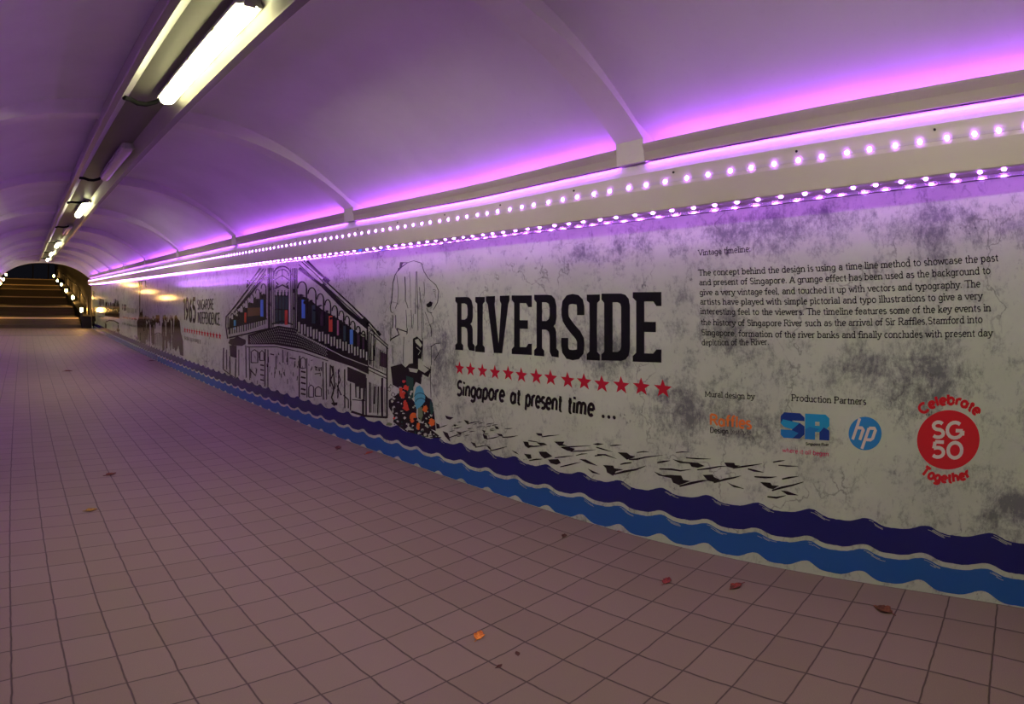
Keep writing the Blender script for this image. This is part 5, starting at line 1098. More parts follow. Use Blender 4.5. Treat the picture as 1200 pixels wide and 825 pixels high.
'15 -1778 408 -1790 411 -1786 416 -1780 417 -1764 420|d3p-1832 353 -1834 346 -1856 339 -1864 345 -1864 352 -1859 358 -1842 360|a3p-1757 327 -1754 324 -1774 319 -1776 321 -1779 325 -1771 331 -1759 333|d3p-1518 271 -1523 268 -1536 263 -1548 264 -1547 269 -1535 271 -1516 275|d3p-1654 301 -1667 295 -1683 285 -1693 290 -1686 300 -1680 306 -1665 309|a3p-1556 316 -1555 311 -1569 304 -1582 307 -1580 317 -1'
'567 319 -1552 321|d3p-1626 288 -1631 283 -1654 277 -1676 277 -1682 281 -1651 293 -1625 297|d3p-1432 281 -1436 272 -1450 271 -1465 271 -1453 282 -1447 292 -1434 285|a3p-1569 273 -1566 264 -1582 257 -1587 267 -1591 274 -1579 283 -1570 282|d3p-1362 278 -1365 275 -1381 270 -1391 271 -1398 273 -1381 278 -1370 282|d3p-1373 289 -1381 283 -1391 281 -1410 281 -1408 286 -1392 290 -1379 294|a3p-1807 334 -181'
'0 330 -1838 325 -1851 324 -1863 327 -1836 332 -1817 336|d3p-1294 290 -1296 285 -1312 284 -1322 284 -1319 288 -1313 294 -1303 291|d3p-1462 310 -1474 297 -1483 295 -1498 300 -1498 309 -1481 318 -1468 319|a3p-1752 300 -1754 297 -1770 294 -1774 293 -1788 297 -1770 301 -1760 303|d3p-1856 342 -1865 334 -1880 331 -1894 332 -1891 341 -1879 348 -1852 353|d3p-1347 281 -1359 275 -1375 273 -1381 274 -1399 275'
' -1376 280 -1355 285|a3p-1492 290 -1496 283 -1505 283 -1517 281 -1524 289 -1508 295 -1495 299|d3p-1379 275 -1386 268 -1397 264 -1403 267 -1405 275 -1397 283 -1387 277|d3p-1419 276 -1438 268 -1450 264 -1460 264 -1462 273 -1451 277 -1439 282|a3p-1670 280 -1669 275 -1687 267 -1693 272 -1697 278 -1687 283 -1672 288|d3p-1296 289 -1308 282 -1315 282 -1323 281 -1319 287 -1316 290 -1307 290|d3p-1636 298 -'
'1656 289 -1673 283 -1696 285 -1700 291 -1673 299 -1650 305|a3p-1602 304 -1608 297 -1623 293 -1637 296 -1644 299 -1626 307 -1609 306|d3p-1594 324 -1605 319 -1614 311 -1623 317 -1618 325 -1613 328 -1603 327|d3p-1422 280 -1427 271 -1439 266 -1453 270 -1451 280 -1438 291 -1424 290|a3p-1471 305 -1474 296 -1480 294 -1492 297 -1483 306 -1480 309 -1468 312|d3p-1238 299 -1246 292 -1264 291 -1281 289 -1269 '
'295 -1262 298 -1246 302|d3p-1811 326 -1817 316 -1828 315 -1846 317 -1846 326 -1831 333 -1818 329|a3p-1304 288 -1306 285 -1319 279 -1325 282 -1323 288 -1316 290 -1305 293|d3p-1667 280 -1681 273 -1690 264 -1701 271 -1704 277 -1690 289 -1674 289|d3p-1419 285 -1428 278 -1450 273 -1466 274 -1464 280 -1448 288 -1422 288|a3p-1525 310 -1529 305 -1542 303 -1553 304 -1555 308 -1543 312 -1530 315|d3p-1657 32'
'2 -1664 310 -1678 306 -1689 314 -1687 322 -1676 329 -1667 332|d3p-1676 283 -1686 273 -1697 273 -1721 273 -1713 280 -1697 288 -1685 287|a3p-1433 266 -1445 256 -1464 255 -1486 254 -1483 262 -1462 271 -1438 273|d3p-1500 282 -1501 274 -1523 271 -1544 270 -1545 277 -1522 288 -1508 286|d3p-1534 312 -1546 307 -1556 299 -1565 306 -1581 307 -1556 318 -1542 318|a3p-1813 334 -1823 330 -1849 321 -1861 325 -18'
'70 329 -1849 336 -1829 334|d3p-1599 291 -1604 284 -1629 282 -1652 279 -1645 287 -1628 293 -1604 296|d3p-1613 303 -1620 298 -1630 288 -1635 295 -1639 301 -1630 308 -1624 308|a3p-1869 290 -1872 287 -1880 284 -1884 285 -1887 291 -1880 294 -1873 296|b2s-1936 612 -1932 616 -1898 604 -1891 606 -1916 581 -1914 577 -1955 591 -1962 589 -1931 613 -1938 615|b2s-1907 551 -1903 555 -1870 543 -1862 545 -1887 51'
'9 -1885 515 -1925 530 -1933 527 -1902 552 -1908 553|b2s-1967 587 -1962 592 -1928 580 -1921 582 -1946 556 -1944 552 -1985 566 -1993 564 -1961 589 -1968 590|c2p-1910 288 -1931 272 -1955 266 -1995 265 -2013 266 -1994 280 -1991 288 -1950 293 -1928 292'),
'bird_flock_drawing': (
'b1p375 472 437 480 461 468 495 468 470 452 436 439 409 454|b1s452 439 451 445 505 449 504 459 559 470 558 477 672 503 672 504|b1p270 379 342 389 351 375 412 378 362 359 341 328 298 341 291 364|b1s341 333 339 340 425 363 422 376 499 389 496 398 561 424 560 426|b1s505 489 504 493 547 500 547 506 589 508 589 508|b1s749 526 749 530 788 534 788 540 826 541 826 542|b1s810 506 810 511 875 509 875 517 955'
' 522 955 523|b1s393 402 391 407 425 412 423 421 469 425 466 431 462 436 461 435|b1s324 500 324 504 363 506 362 513 403 518 403 519|b1s230 432 230 437 289 438 291 447 367 432 367 433|b1s636 452 634 459 677 463 675 473 716 479 715 480|b1p728 489 796 486 880 492 921 480 880 465 844 465 832 480 772 475|b1s877 451 876 456 941 465 939 474 1003 486 1002 492 1049 497 1049 498|b1s647 419 647 426 721 427 72'
'2 438 778 429 778 437 844 451 843 452|b1p1029 514 1085 519 1091 508 1119 509 1080 491 1046 494|b1s1080 488 1079 494 1136 502 1134 511 1185 516 1184 522 1235 532 1235 533|b1s1159 494 1161 501 1194 487 1197 498 1245 489 1245 490|b1s1292 544 1291 549 1325 552 1324 559 1356 563 1355 563|b1s1320 532 1321 537 1368 532 1368 539 1423 540 1423 541|b1p613 403 671 391 715 401 783 408 795 387 838 386 771 352 '
'734 360 721 383 645 385|b1s775 343 772 351 847 370 843 383 911 395 909 404 942 406 942 407|b1p909 431 968 442 974 430 1009 421 980 402 939 405|b1s975 396 973 403 1037 420 1034 431 1088 439 1086 446 1125 457 1125 458|b1p1048 413 1082 403 1144 392 1088 392|b1s1082 397 1084 404 1142 390 1142 392|b1s1197 459 1197 465 1251 460 1251 470 1285 465 1285 473 1314 476 1314 477|b1s1344 464 1342 471 1382 475 1'
'380 484 1426 490 1425 491|b1p1228 439 1282 442 1293 429 1330 433 1300 411 1273 413 1250 423|b1s1295 400 1292 406 1347 420 1344 431 1403 441 1400 448 1453 465 1452 467|b1p1338 410 1375 410 1433 396 1376 391|b1s1271 365 1271 372 1320 364 1319 375 1367 386 1367 388|b1p-1190 463 -1149 459 -1087 461 -1129 438 -1170 440|b1p-969 463 -911 459 -922 433 -950 447|b1s-927 437 -929 442 -861 456 -863 463 -785 4'
'77 -786 478|b1p-1303 389 -1264 384 -1254 357 -1298 346|b1s-1256 361 -1257 365 -1206 377 -1209 382 -1160 396 -1160 397|b1p-1092 410 -1056 415 -1072 394|b1s-1085 379 -1086 384 -1039 388 -1041 396 -994 407 -995 408|b1p-1224 340 -1161 337 -1141 308 -1132 274 -1193 306|b1s-1152 299 -1155 304 -1077 326 -1080 333 -987 355 -987 356|b1p-1063 364 -993 369 -1013 346|b1s-1022 350 -1025 354 -967 375 -970 380 -'
'898 400 -898 400|b1p-773 421 -737 421 -747 401|b1s-763 389 -764 396 -706 405 -707 407|b1p-767 391 -722 390 -714 363 -753 365|b1s-724 364 -725 369 -650 383 -653 390 -596 405 -596 406|b1p-643 468 -608 468 -597 454 -626 450|b1s-540 463 -540 466 -495 471 -495 476 -465 480 -465 481|b1p-622 421 -571 425 -555 409 -597 409|b1s-565 401 -566 407 -481 418 -482 426 -415 441 -415 442|b1p-896 317 -849 316 -831 '
'288 -868 294|b1s-850 283 -852 288 -783 303 -784 310 -709 328 -710 329|b1p-728 321 -693 319 -676 295 -711 306|b1s-694 287 -696 293 -606 316 -608 324 -522 351 -522 352|b1p-255 484 -203 489 -197 474 -234 471|b1s-205 465 -206 470 -145 480 -146 487 -55 504 -55 505|b1p-481 334 -441 330 -410 318 -449 322|b1p-370 411 -324 416 -317 397 -271 400 -325 376 -353 385|b1s-318 383 -318 388 -255 396 -256 404 -195 '
'413 -195 414|b1p-253 425 -186 433 -157 425 -216 412|b1s-324 422 -323 427 -269 425 -268 431 -221 432 -221 432|b1p-101 456 -17 470 -31 451 9 448 -60 436|b1s-45 428 -46 433 54 448 54 455 185 478 184 479|b1p-45 428 17 442 64 440 43 420 3 418|b1s29 415 28 420 125 434 125 441 224 462 224 463|b1p-366 332 -304 339 -297 314 -328 305|b1s-321 293 -322 298 -258 311 -259 320 -204 327 -204 329|b1p-234 369 -168 '
'381 -118 361 -184 334 -213 345|b1s-98 353 -99 358 -22 372 -23 380 52 396 52 397|b1p-156 334 -71 353 -50 332 -86 314 -135 315|b1s-55 304 -56 310 27 333 25 341 106 366 105 367|b1p94 383 146 390 234 367 158 368|b1p156 338 192 331 254 319 192 317|b1s71 398 70 402 113 413 112 420 160 427 160 428|b1s212 420 211 426 252 430 251 437 291 443 291 445|b1s223 473 225 479 262 469 265 477 341 467 341 468|b1p198'
' 490 236 503 279 504 236 489|b1s-1049 327 -1050 331 -1021 334 -1023 339 -1001 343 -1001 344|b1s-803 459 -804 462 -778 465 -779 470 -755 474 -755 475|b1s-664 467 -665 471 -640 473 -641 478 -605 484 -605 485|b1s-927 401 -928 405 -900 408 -902 413 -867 419 -868 419|b1s-1067 338 -1068 342 -1039 346 -1041 351 -1020 354 -1020 355|b1s-1042 430 -1043 433 -1014 436 -1016 441 -989 446 -989 446|b1s-955 349 -'
'956 353 -928 356 -929 361 -899 367 -899 367|b1s-1107 394 -1108 398 -1079 401 -1080 406 -1025 415 -1025 416|b1s-1136 350 -1137 354 -1107 357 -1109 362 -1077 368 -1077 369|b1s-826 429 -827 433 -800 436 -801 441 -762 447 -762 448|b1s-908 384 -909 387 -882 390 -883 396 -835 404 -835 404|b1s-864 444 -865 447 -838 450 -840 455 -821 458 -821 459|b1s-690 435 -691 439 -665 442 -667 446 -645 450 -645 451|b1'
's-690 426 -691 429 -666 432 -667 437 -628 444 -628 444|b1s-720 451 -721 454 -695 457 -696 462 -669 467 -669 467|b1s-720 466 -721 470 -696 472 -697 477 -656 484 -656 484'),
'crowd_drawing': (
'b1p-12415 564 -12342 584 -12300 549 -12311 396 -12418 376 -12450 475|b1p-11875 634 -11827 652 -11801 618 -11827 371 -11899 353 -11908 499|b1p-12481 533 -12450 551 -12437 514 -12461 325 -12505 309 -12505 427|b1p-11496 727 -11472 743 -11460 709 -11484 480 -11521 465 -11519 602|b1p-12278 520 -12202 540 -12158 506 -12162 396 -12275 376 -12313 452|b1p-12593 487 -12535 506 -12503 471 -12522 291 -12608 2'
'72 -12627 384|b1p-12258 848 -12209 866 -12181 830 -12189 685 -12262 668 -12282 764|b1p-11941 785 -11890 802 -11861 768 -11870 624 -11945 607 -11966 701|b1p-12265 750 -12214 768 -12185 733 -12190 625 -12265 608 -12289 685|b1p-11403 662 -11353 679 -11325 646 -11334 515 -11408 498 -11428 585|b1p-11181 855 -11119 872 -11083 840 -11088 685 -11180 669 -11209 767|b1p-11573 547 -11514 566 -11481 533 -1149'
'7 357 -11584 338 -11605 448|b1p-11400 782 -11345 799 -11313 766 -11328 564 -11409 547 -11430 669|b1p-11338 714 -11276 731 -11239 699 -11254 497 -11347 479 -11371 601|b1p-12571 543 -12529 561 -12508 525 -12529 338 -12591 321 -12599 437|b1p-12352 590 -12296 609 -12265 574 -12290 341 -12373 322 -12388 462|b1p-12043 679 -11995 696 -11968 662 -11993 414 -12065 397 -12076 543|b1p-11832 696 -11787 713 -1'
'1763 679 -11768 572 -11835 556 -11854 631|b1p-12567 472 -12500 492 -12463 457 -12488 236 -12587 215 -12607 348|b1p-12015 682 -11980 699 -11962 664 -11996 379 -12048 362 -12046 528|b1p-11503 579 -11453 596 -11425 563 -11436 422 -11510 405 -11529 497|b1p-11846 663 -11774 682 -11732 648 -11744 463 -11851 444 -11883 558|b1p-12220 502 -12165 521 -12134 486 -12141 381 -12223 363 -12247 437|b1p-11486 570'
' -11423 589 -11387 556 -11410 324 -11504 305 -11524 442|b1p-11438 689 -11390 706 -11362 673 -11376 498 -11448 481 -11465 590|b1p-12526 632 -12451 652 -12408 617 -12415 473 -12526 453 -12561 547|b1p-11850 743 -11800 761 -11773 727 -11784 562 -11858 545 -11876 650|b1p-11813 652 -11757 670 -11725 636 -11740 451 -11824 433 -11844 547|b1p-12552 781 -12512 798 -12490 762 -12510 544 -12570 527 -12579 660'
'|b1p-11378 608 -11318 626 -11283 594 -11307 350 -11397 331 -11415 474|b1p-12227 608 -12157 627 -12116 593 -12121 474 -12225 455 -12259 536|b1p-12597 557 -12567 575 -12553 538 -12572 383 -12615 367 -12618 468|b1p-12433 722 -12372 741 -12337 706 -12342 587 -12432 569 -12461 651|b1p-12349 793 -12294 810 -12263 775 -12272 619 -12354 602 -12377 703|b1p-11561 769 -11515 786 -11489 752 -11503 567 -11571 '
'551 -11587 665|b1p-12569 687 -12520 705 -12493 669 -12504 527 -12577 510 -12595 604|b1p-12442 659 -12366 678 -12322 644 -12329 499 -12441 479 -12477 574|b1p-11696 872 -11632 889 -11594 856 -11594 753 -11689 736 -11723 809|b1p-12369 795 -12304 813 -12266 778 -12284 540 -12381 522 -12405 663|b1p-11603 803 -11552 820 -11523 787 -11547 511 -11623 494 -11635 654|b1p-11440 809 -11392 826 -11365 793 -113'
'81 578 -11453 562 -11468 691|b1p-12006 750 -11951 767 -11920 733 -11938 514 -12020 496 -12038 628|b1p-12542 479 -12497 498 -12474 462 -12507 214 -12574 196 -12579 329|b1p-12135 748 -12065 767 -12024 732 -12048 454 -12152 435 -12176 596|b1p-11514 796 -11470 812 -11446 779 -11449 678 -11514 662 -11535 734|b1p-11356 602 -11330 618 -11318 584 -11352 313 -11390 298 -11383 455|b1p-11779 561 -11745 578 -'
'11728 543 -11763 270 -11814 254 -11811 409|b1p-11573 748 -11524 765 -11497 732 -11508 570 -11580 553 -11599 656|b1p-12290 695 -12228 714 -12192 679 -12200 538 -12292 520 -12321 613|b1p-12439 740 -12376 759 -12339 724 -12354 524 -12448 505 -12472 628|b1p-12134 529 -12063 548 -12022 514 -12026 408 -12131 388 -12166 463|b1p-12325 485 -12280 503 -12257 468 -12287 231 -12354 213 -12360 346|b1p-12103 61'
'4 -12065 632 -12046 597 -12077 336 -12133 319 -12134 472|b1p-11288 583 -11248 600 -11227 567 -11252 347 -11311 330 -11317 462|b1p-11874 787 -11800 805 -11756 772 -11772 538 -11882 519 -11912 658|b1p-10018 579 -9977 595 -9954 565 -9974 361 -10035 345 -10045 467|b1p-9932 870 -9891 885 -9868 855 -9881 645 -9942 631 -9956 755|b1p-9806 910 -9759 925 -9730 895 -9737 728 -9808 713 -9829 816|b1p-10393 648'
' -10340 665 -10310 634 -10316 511 -10395 495 -10419 576|b1p-9481 713 -9430 729 -9399 700 -9416 477 -9492 461 -9510 591|b1p-10313 718 -10292 733 -10282 702 -10293 575 -10324 562 -10328 645|b1p-10260 918 -10231 933 -10214 902 -10228 696 -10272 682 -10279 806|b1p-10013 737 -9962 753 -9932 723 -9951 487 -10027 470 -10043 608|b1p-9950 764 -9906 779 -9881 750 -9891 584 -9956 569 -9973 671|b1p-9473 644 -'
'9421 660 -9390 631 -9410 391 -9488 374 -9505 513|b1p-10136 821 -10107 836 -10091 805 -10099 678 -10142 665 -10152 748|b1p-9697 628 -9664 643 -9646 614 -9663 430 -9712 415 -9719 526|b1p-9483 957 -9437 972 -9408 943 -9412 797 -9482 783 -9505 874|b1p-9563 586 -9528 601 -9509 572 -9526 388 -9578 373 -9586 484|b1p-10417 613 -10370 629 -10345 599 -10358 429 -10427 412 -10443 517|b1p-10410 539 -10375 555'
' -10358 524 -10389 258 -10441 242 -10440 394|b1p-10341 887 -10310 902 -10294 871 -10300 744 -10345 731 -10357 814|b1p-9656 739 -9631 754 -9618 724 -9635 529 -9672 516 -9675 633|b1p-10263 878 -10214 894 -10186 863 -10201 622 -10274 607 -10291 747|b1p-10346 842 -10309 858 -10288 827 -10298 658 -10354 644 -10367 748|b1p-9480 844 -9434 859 -9407 830 -9427 557 -9495 542 -9508 697|b1p-10270 591 -10234 6'
'07 -10215 576 -10241 333 -10295 318 -10298 459|b1p-10364 842 -10304 858 -10268 827 -10275 662 -10364 645 -10392 748|b1p-9671 839 -9641 853 -9624 823 -9630 700 -9675 687 -9687 768|b1p-10376 829 -10332 845 -10307 814 -10324 579 -10390 563 -10402 701|b1p-10104 560 -10066 576 -10046 545 -10068 337 -10123 321 -10130 445|b1p-9865 874 -9814 889 -9784 859 -9788 720 -9863 705 -9888 794|b1p-9538 862 -9491 8'
'77 -9464 848 -9469 705 -9538 690 -9560 780|b1p-9700 875 -9649 890 -9617 861 -9637 572 -9715 556 -9731 720|b1p-9569 796 -9529 811 -9507 781 -9513 654 -9571 640 -9588 722|b1p-10432 829 -10373 845 -10338 814 -10355 558 -10444 541 -10465 689|b1p-10209 697 -10157 713 -10127 683 -10138 512 -10216 495 -10237 600|b1p-10277 902 -10229 918 -10200 887 -10207 728 -10279 713 -10301 813|b1p-9895 706 -9844 722 -'
'9815 693 -9825 528 -9900 512 -9921 613|b1p-9523 950 -9498 964 -9484 934 -9492 776 -9530 763 -9537 862|b1p-9996 871 -9974 885 -9963 855 -9977 671 -10009 658 -10012 770|b1p-9873 804 -9849 819 -9836 788 -9863 505 -9899 491 -9895 653|b1p-9484 699 -9443 714 -9420 685 -9437 468 -9498 453 -9509 580|b1p-10314 921 -10292 936 -10280 904 -10306 608 -10339 595 -10334 764|b1p-9733 941 -9680 956 -9648 926 -9660'
' 696 -9739 681 -9761 815|b1p-9963 817 -9917 832 -9889 803 -9914 497 -9984 481 -9994 654|b1p-10412 630 -10369 646 -10346 615 -10378 318 -10442 301 -10445 470|b1p-9724 647 -9680 662 -9655 633 -9683 348 -9749 332 -9756 494|b1p-10122 582 -10076 598 -10050 568 -10080 284 -10149 267 -10156 428|b1p-10052 600 -10002 617 -9974 587 -9994 362 -10068 345 -10083 477|b1p-9828 722 -9794 737 -9776 707 -9797 479 -'
'9846 464 -9851 598|b1p-10419 526 -10372 543 -10346 513 -10375 259 -10444 242 -10455 368|b1p-9730 669 -9698 684 -9680 654 -9700 433 -9749 418 -9754 548|b1p-9998 907 -9948 922 -9917 892 -9933 635 -10009 620 -10027 768|b1p-10451 730 -10406 746 -10381 715 -10391 554 -10458 538 -10476 639|b1p-9755 713 -9719 728 -9698 699 -9725 412 -9780 397 -9784 560|b1p-10199 814 -10178 828 -10168 797 -10191 549 -1022'
'2 535 -10219 680|b1p-10281 570 -10254 585 -10240 554 -10269 307 -10310 292 -10307 436|b1p-10005 812 -9952 828 -9921 798 -9937 557 -10016 541 -10035 681|b1p-10281 610 -10243 625 -10223 595 -10257 297 -10313 281 -10313 450|b1p-9576 735 -9544 749 -9527 720 -9539 552 -9587 538 -9596 641|b1p-10350 593 -10310 609 -10287 579 -10319 293 -10380 276 -10382 440|b1p-9731 843 -9678 859 -9647 830 -9651 688 -973'
'0 673 -9755 763|b1p-9992 857 -9962 871 -9946 841 -9960 648 -10004 635 -10011 751|b1p-9817 825 -9780 840 -9759 810 -9781 538 -9837 523 -9843 679|b1p-10943 892 -10892 908 -10863 876 -10857 843 -10932 828 -10962 865|b1p-12471 892 -12423 909 -12396 873 -12397 789 -12467 773 -12491 838|b1p-10328 928 -10284 943 -10258 912 -10256 849 -10322 834 -10346 886|b1p-11991 923 -11943 940 -11916 905 -11916 817 -1'
'1987 802 -12012 868|b1p-12294 926 -12225 943 -12183 908 -12179 835 -12282 818 -12321 877|b1p-11367 853 -11324 869 -11300 836 -11296 810 -11359 796 -11383 830|b1p-12293 865 -12218 883 -12174 848 -12165 816 -12275 799 -12320 837|b1p-9566 1006 -9515 1021 -9484 992 -9479 946 -9555 932 -9585 974|b1p-12032 858 -11990 875 -11967 840 -11964 803 -12026 788 -12049 829|b1p-10308 976 -10285 990 -10273 959 -10'
'275 886 -10309 873 -10318 930|b1p-11166 893 -11124 909 -11100 876 -11099 821 -11160 806 -11183 855|b1p-11217 874 -11192 890 -11179 856 -11184 768 -11220 754 -11229 820|b1p-9594 977 -9553 991 -9528 962 -9525 919 -9586 906 -9610 946|b1p-10325 983 -10279 998 -10251 967 -10246 930 -10315 916 -10343 954|b1p-11284 860 -11237 877 -11210 844 -11208 787 -11277 772 -11303 821|b1p-12410 872 -12339 890 -12297'
' 855 -12292 792 -12396 775 -12437 828|b1p-11734 901 -11688 917 -11662 883 -11662 806 -11729 791 -11753 851|b1p-12140 916 -12086 933 -12054 898 -12052 824 -12132 808 -12162 868|b1p-12377 885 -12335 902 -12312 866 -12312 795 -12374 780 -12395 838|b1p-12320 906 -12269 923 -12240 888 -12236 842 -12311 826 -12340 872|b1p-10936 916 -10873 933 -10834 901 -10832 816 -10926 800 -10961 863|b1p-11917 898 -11'
'846 915 -11803 881 -11796 844 -11901 827 -11943 867|b1p-10168 1001 -10113 1016 -10080 985 -10074 947 -10155 933 -10188 971|b1p-10112 974 -10079 988 -10060 957 -10056 935 -10105 922 -10124 953|b1p-12374 794 -12314 812 -12280 777 -12278 702 -12367 685 -12400 734|b1p-10854 939 -10830 954 -10818 921 -10821 847 -10855 834 -10865 892|b1p-9953 980 -9910 995 -9884 965 -9881 911 -9945 898 -9969 944|b1p-109'
'30 944 -10881 960 -10852 928 -10851 844 -10924 829 -10951 892|b1p-9795 978 -9771 992 -9757 962 -9759 888 -9795 876 -9807 932|b1p-11551 890 -11482 907 -11441 874 -11437 803 -11538 787 -11578 843|b1p-10287 963 -10259 977 -10243 946 -10241 908 -10284 895 -10299 934|b1p-10344 980 -10296 995 -10268 964 -10266 887 -10337 873 -10363 931|b1p-11104 916 -11070 932 -11051 899 -11054 811 -11104 797 -11119 862'
'|b1p-10696 869 -10649 885 -10621 853 -10620 777 -10691 763 -10717 816|b1p-10142 930 -10106 945 -10085 914 -10086 837 -10139 824 -10157 882|b1p-10064 962 -10023 977 -9998 947 -9995 902 -10056 889 -10080 930|b1p-10202 998 -10160 1013 -10135 982 -10134 916 -10195 903 -10218 956|b1p-9777 907 -9730 922 -9701 892 -9700 819 -9770 805 -9796 859|b1p-10763 935 -10708 951 -10675 919 -10669 890 -10750 875 -10'
'783 910|b1p-11317 843 -11279 859 -11258 826 -11259 756 -11315 741 -11334 797|b1p-10741 968 -10693 984 -10665 952 -10662 895 -10733 880 -10760 929|b1p-10298 967 -10262 982 -10242 951 -10240 903 -10293 890 -10312 934|b1p-11401 945 -11346 961 -11313 928 -11307 898 -11388 883 -11421 919|b1p-11444 861 -11388 878 -11354 845 -11352 777 -11435 761 -11466 816|b1p-9693 1012 -9662 1026 -9643 996 -9642 946 -9'
'688 933 -9706 978|b1p-11035 888 -11005 904 -10988 871 -10987 825 -11033 811 -11048 855|b1p-11687 827 -11646 844 -11624 810 -11620 784 -11680 769 -11702 804|b1p-11286 941 -11250 957 -11230 923 -11228 870 -11282 856 -11301 904|b1p-11741 885 -11672 903 -11630 869 -11626 797 -11728 780 -11768 838|b1p-11938 864 -11889 881 -11861 846 -11862 763 -11934 747 -11959 811|b1p-9301 1006 -9162 1042 -9059 972 -8'
'905 936 -8835 735 -8682 581 -8697 316 -8924 317 -9035 474 -9274 350 -9447 444 -9363 791|b1p-13040 940 -12801 1001 -12581 927 -12568 423 -12745 250 -13269 379 -13314 627|b2s-11423 494 -11373 497 -11449 319 -11398 323|b2s-10269 475 -10323 469 -10303 539 -10356 532 -10418 589 -10465 580 -10603 618 -10634 606 -10837 619 -10838 607 -11083 591 -11052 582 -11298 537 -11247 533 -11448 466 -11387 467 -1150'
'8 390 -11444 393|b2s-11220 568 -11183 570 -11269 308 -11232 310|b2s-11073 576 -11037 578 -11121 319 -11084 321|b2s-10929 584 -10894 586 -10976 330 -10940 332|b2s-10788 593 -10753 594 -10833 340 -10798 343|b2s-10650 600 -10616 602 -10694 351 -10660 353|b2s-10514 608 -10481 610 -10558 361 -10524 363|f1p-11040 975 -10687 986 -10701 821 -11028 831'),
'pole_drawing': (
'b2s-13128 1720 -12986 1719 -13037 1377 -12896 1378 -13032 940 -12891 945|b2s-12761 1713 -12640 1713 -12686 1512 -12566 1512|b2s-13051 1711 -13062 1728 -12183 1715 -12194 1730|b2s-12238 1730 -12139 1730 -12167 1574 -12069 1574'),
'bridge_drawing': (
'b1p-19901 737 -19573 1077 -19280 1184 -19177 810 -18234 951 -17938 909 -17510 857 -17037 963 -16823 876 -16394 858 -16412 708 -17411 703 -18521 696 -19911 667|b2s-19742 448 -19853 472 -18789 545 -18821 574 -17580 582 -17507 612 -16593 539 -16487 566|b1p-19889 439 -19516 420 -19564 175 -19937 190|b2s-16762 512 -16631 519 -16767 237 -16635 246|b1p-18918 1121 -18815 1143 -18752 1097 -18754 894 -18908'
' 873 -18962 1005|b1p-17532 1263 -17483 1282 -17454 1238 -17463 1007 -17537 990 -17557 1134|b1p-18859 895 -18785 917 -18743 871 -18754 692 -18863 672 -18895 791|b1p-16869 1061 -16790 1081 -16742 1039 -16739 930 -16857 911 -16901 993|b1p-17514 1089 -17396 1110 -17323 1067 -17325 854 -17500 834 -17563 968|b1p-17400 1011 -17351 1031 -17323 988 -17336 800 -17409 782 -17426 904|b1p-18697 946 -18644 967 '
'-18615 921 -18628 743 -18706 723 -18725 842|b1p-17244 1029 -17129 1050 -17057 1008 -17064 768 -17237 747 -17296 894|b1p-18340 1103 -18219 1124 -18144 1080 -18150 824 -18331 803 -18393 960|b1p-16727 1229 -16679 1248 -16650 1206 -16651 1085 -16722 1069 -16747 1156|b1p-16476 1073 -16403 1092 -16359 1051 -16359 919 -16468 901 -16507 994|b1p-17942 1142 -17862 1162 -17813 1118 -17817 927 -17936 908 -179'
'77 1032|b1p-17688 1031 -17565 1053 -17489 1010 -17496 763 -17679 741 -17742 893|b1p-16808 1052 -16689 1072 -16615 1031 -16606 920 -16783 901 -16854 983|b1p-16802 975 -16685 996 -16612 955 -16613 778 -16787 757 -16851 872|b1p-17264 989 -17203 1009 -17168 966 -17179 783 -17269 765 -17294 884|b1p-18757 949 -18701 970 -18670 924 -18694 657 -18778 637 -18792 798|b1p-19502 1097 -19367 1120 -19284 1073 -'
'19273 950 -19474 928 -19554 1020|b1p-18724 942 -18601 965 -18526 920 -18518 820 -18700 798 -18772 877|b1p-17587 1021 -17539 1041 -17512 997 -17519 852 -17591 834 -17611 935|b1p-16729 1108 -16611 1128 -16538 1087 -16542 840 -16717 820 -16779 970|b1p-18656 1042 -18600 1063 -18567 1017 -18568 919 -18652 900 -18680 979|b1p-19081 1031 -18990 1052 -18935 1006 -18932 883 -19068 863 -19118 954|b1p-19685 1'
'131 -19542 1154 -19451 1107 -19456 831 -19670 808 -19747 977|b1p-16679 1123 -16609 1143 -16567 1101 -16571 932 -16675 914 -16710 1026|b1p-17485 1077 -17391 1098 -17333 1055 -17336 862 -17477 843 -17526 967|b1p-16545 1135 -16467 1154 -16418 1113 -16423 913 -16541 895 -16580 1022|b1p-18940 899 -18860 921 -18813 876 -18824 687 -18944 666 -18979 790|b1p-17802 1121 -17756 1141 -17729 1097 -17739 908 -1'
'7808 890 -17826 1013|b1p-19787 1009 -19668 1033 -19595 985 -19587 877 -19765 855 -19834 940|b1p-17543 1035 -17459 1056 -17409 1013 -17410 865 -17535 846 -17579 947|b1p-17266 1262 -17162 1281 -17097 1238 -17087 1142 -17241 1124 -17304 1200|b1p-17371 1183 -17248 1204 -17170 1161 -17163 998 -17347 978 -17420 1088|b1p-17651 1141 -17579 1161 -17535 1118 -17535 976 -17643 958 -17681 1057|b1p-18430 1153 '
'-18327 1174 -18263 1129 -18260 971 -18413 951 -18471 1059|b1p-17069 1081 -17025 1100 -17000 1058 -17013 849 -17079 831 -17094 963|b1p-18662 969 -18591 990 -18550 945 -18554 809 -18659 789 -18693 886|b1p-19123 998 -19028 1020 -18971 974 -18968 861 -19108 840 -19161 926|b1p-18619 959 -18538 981 -18490 935 -18497 764 -18617 744 -18656 859|b1p-16803 1162 -16748 1181 -16716 1139 -16724 947 -16805 930 -'
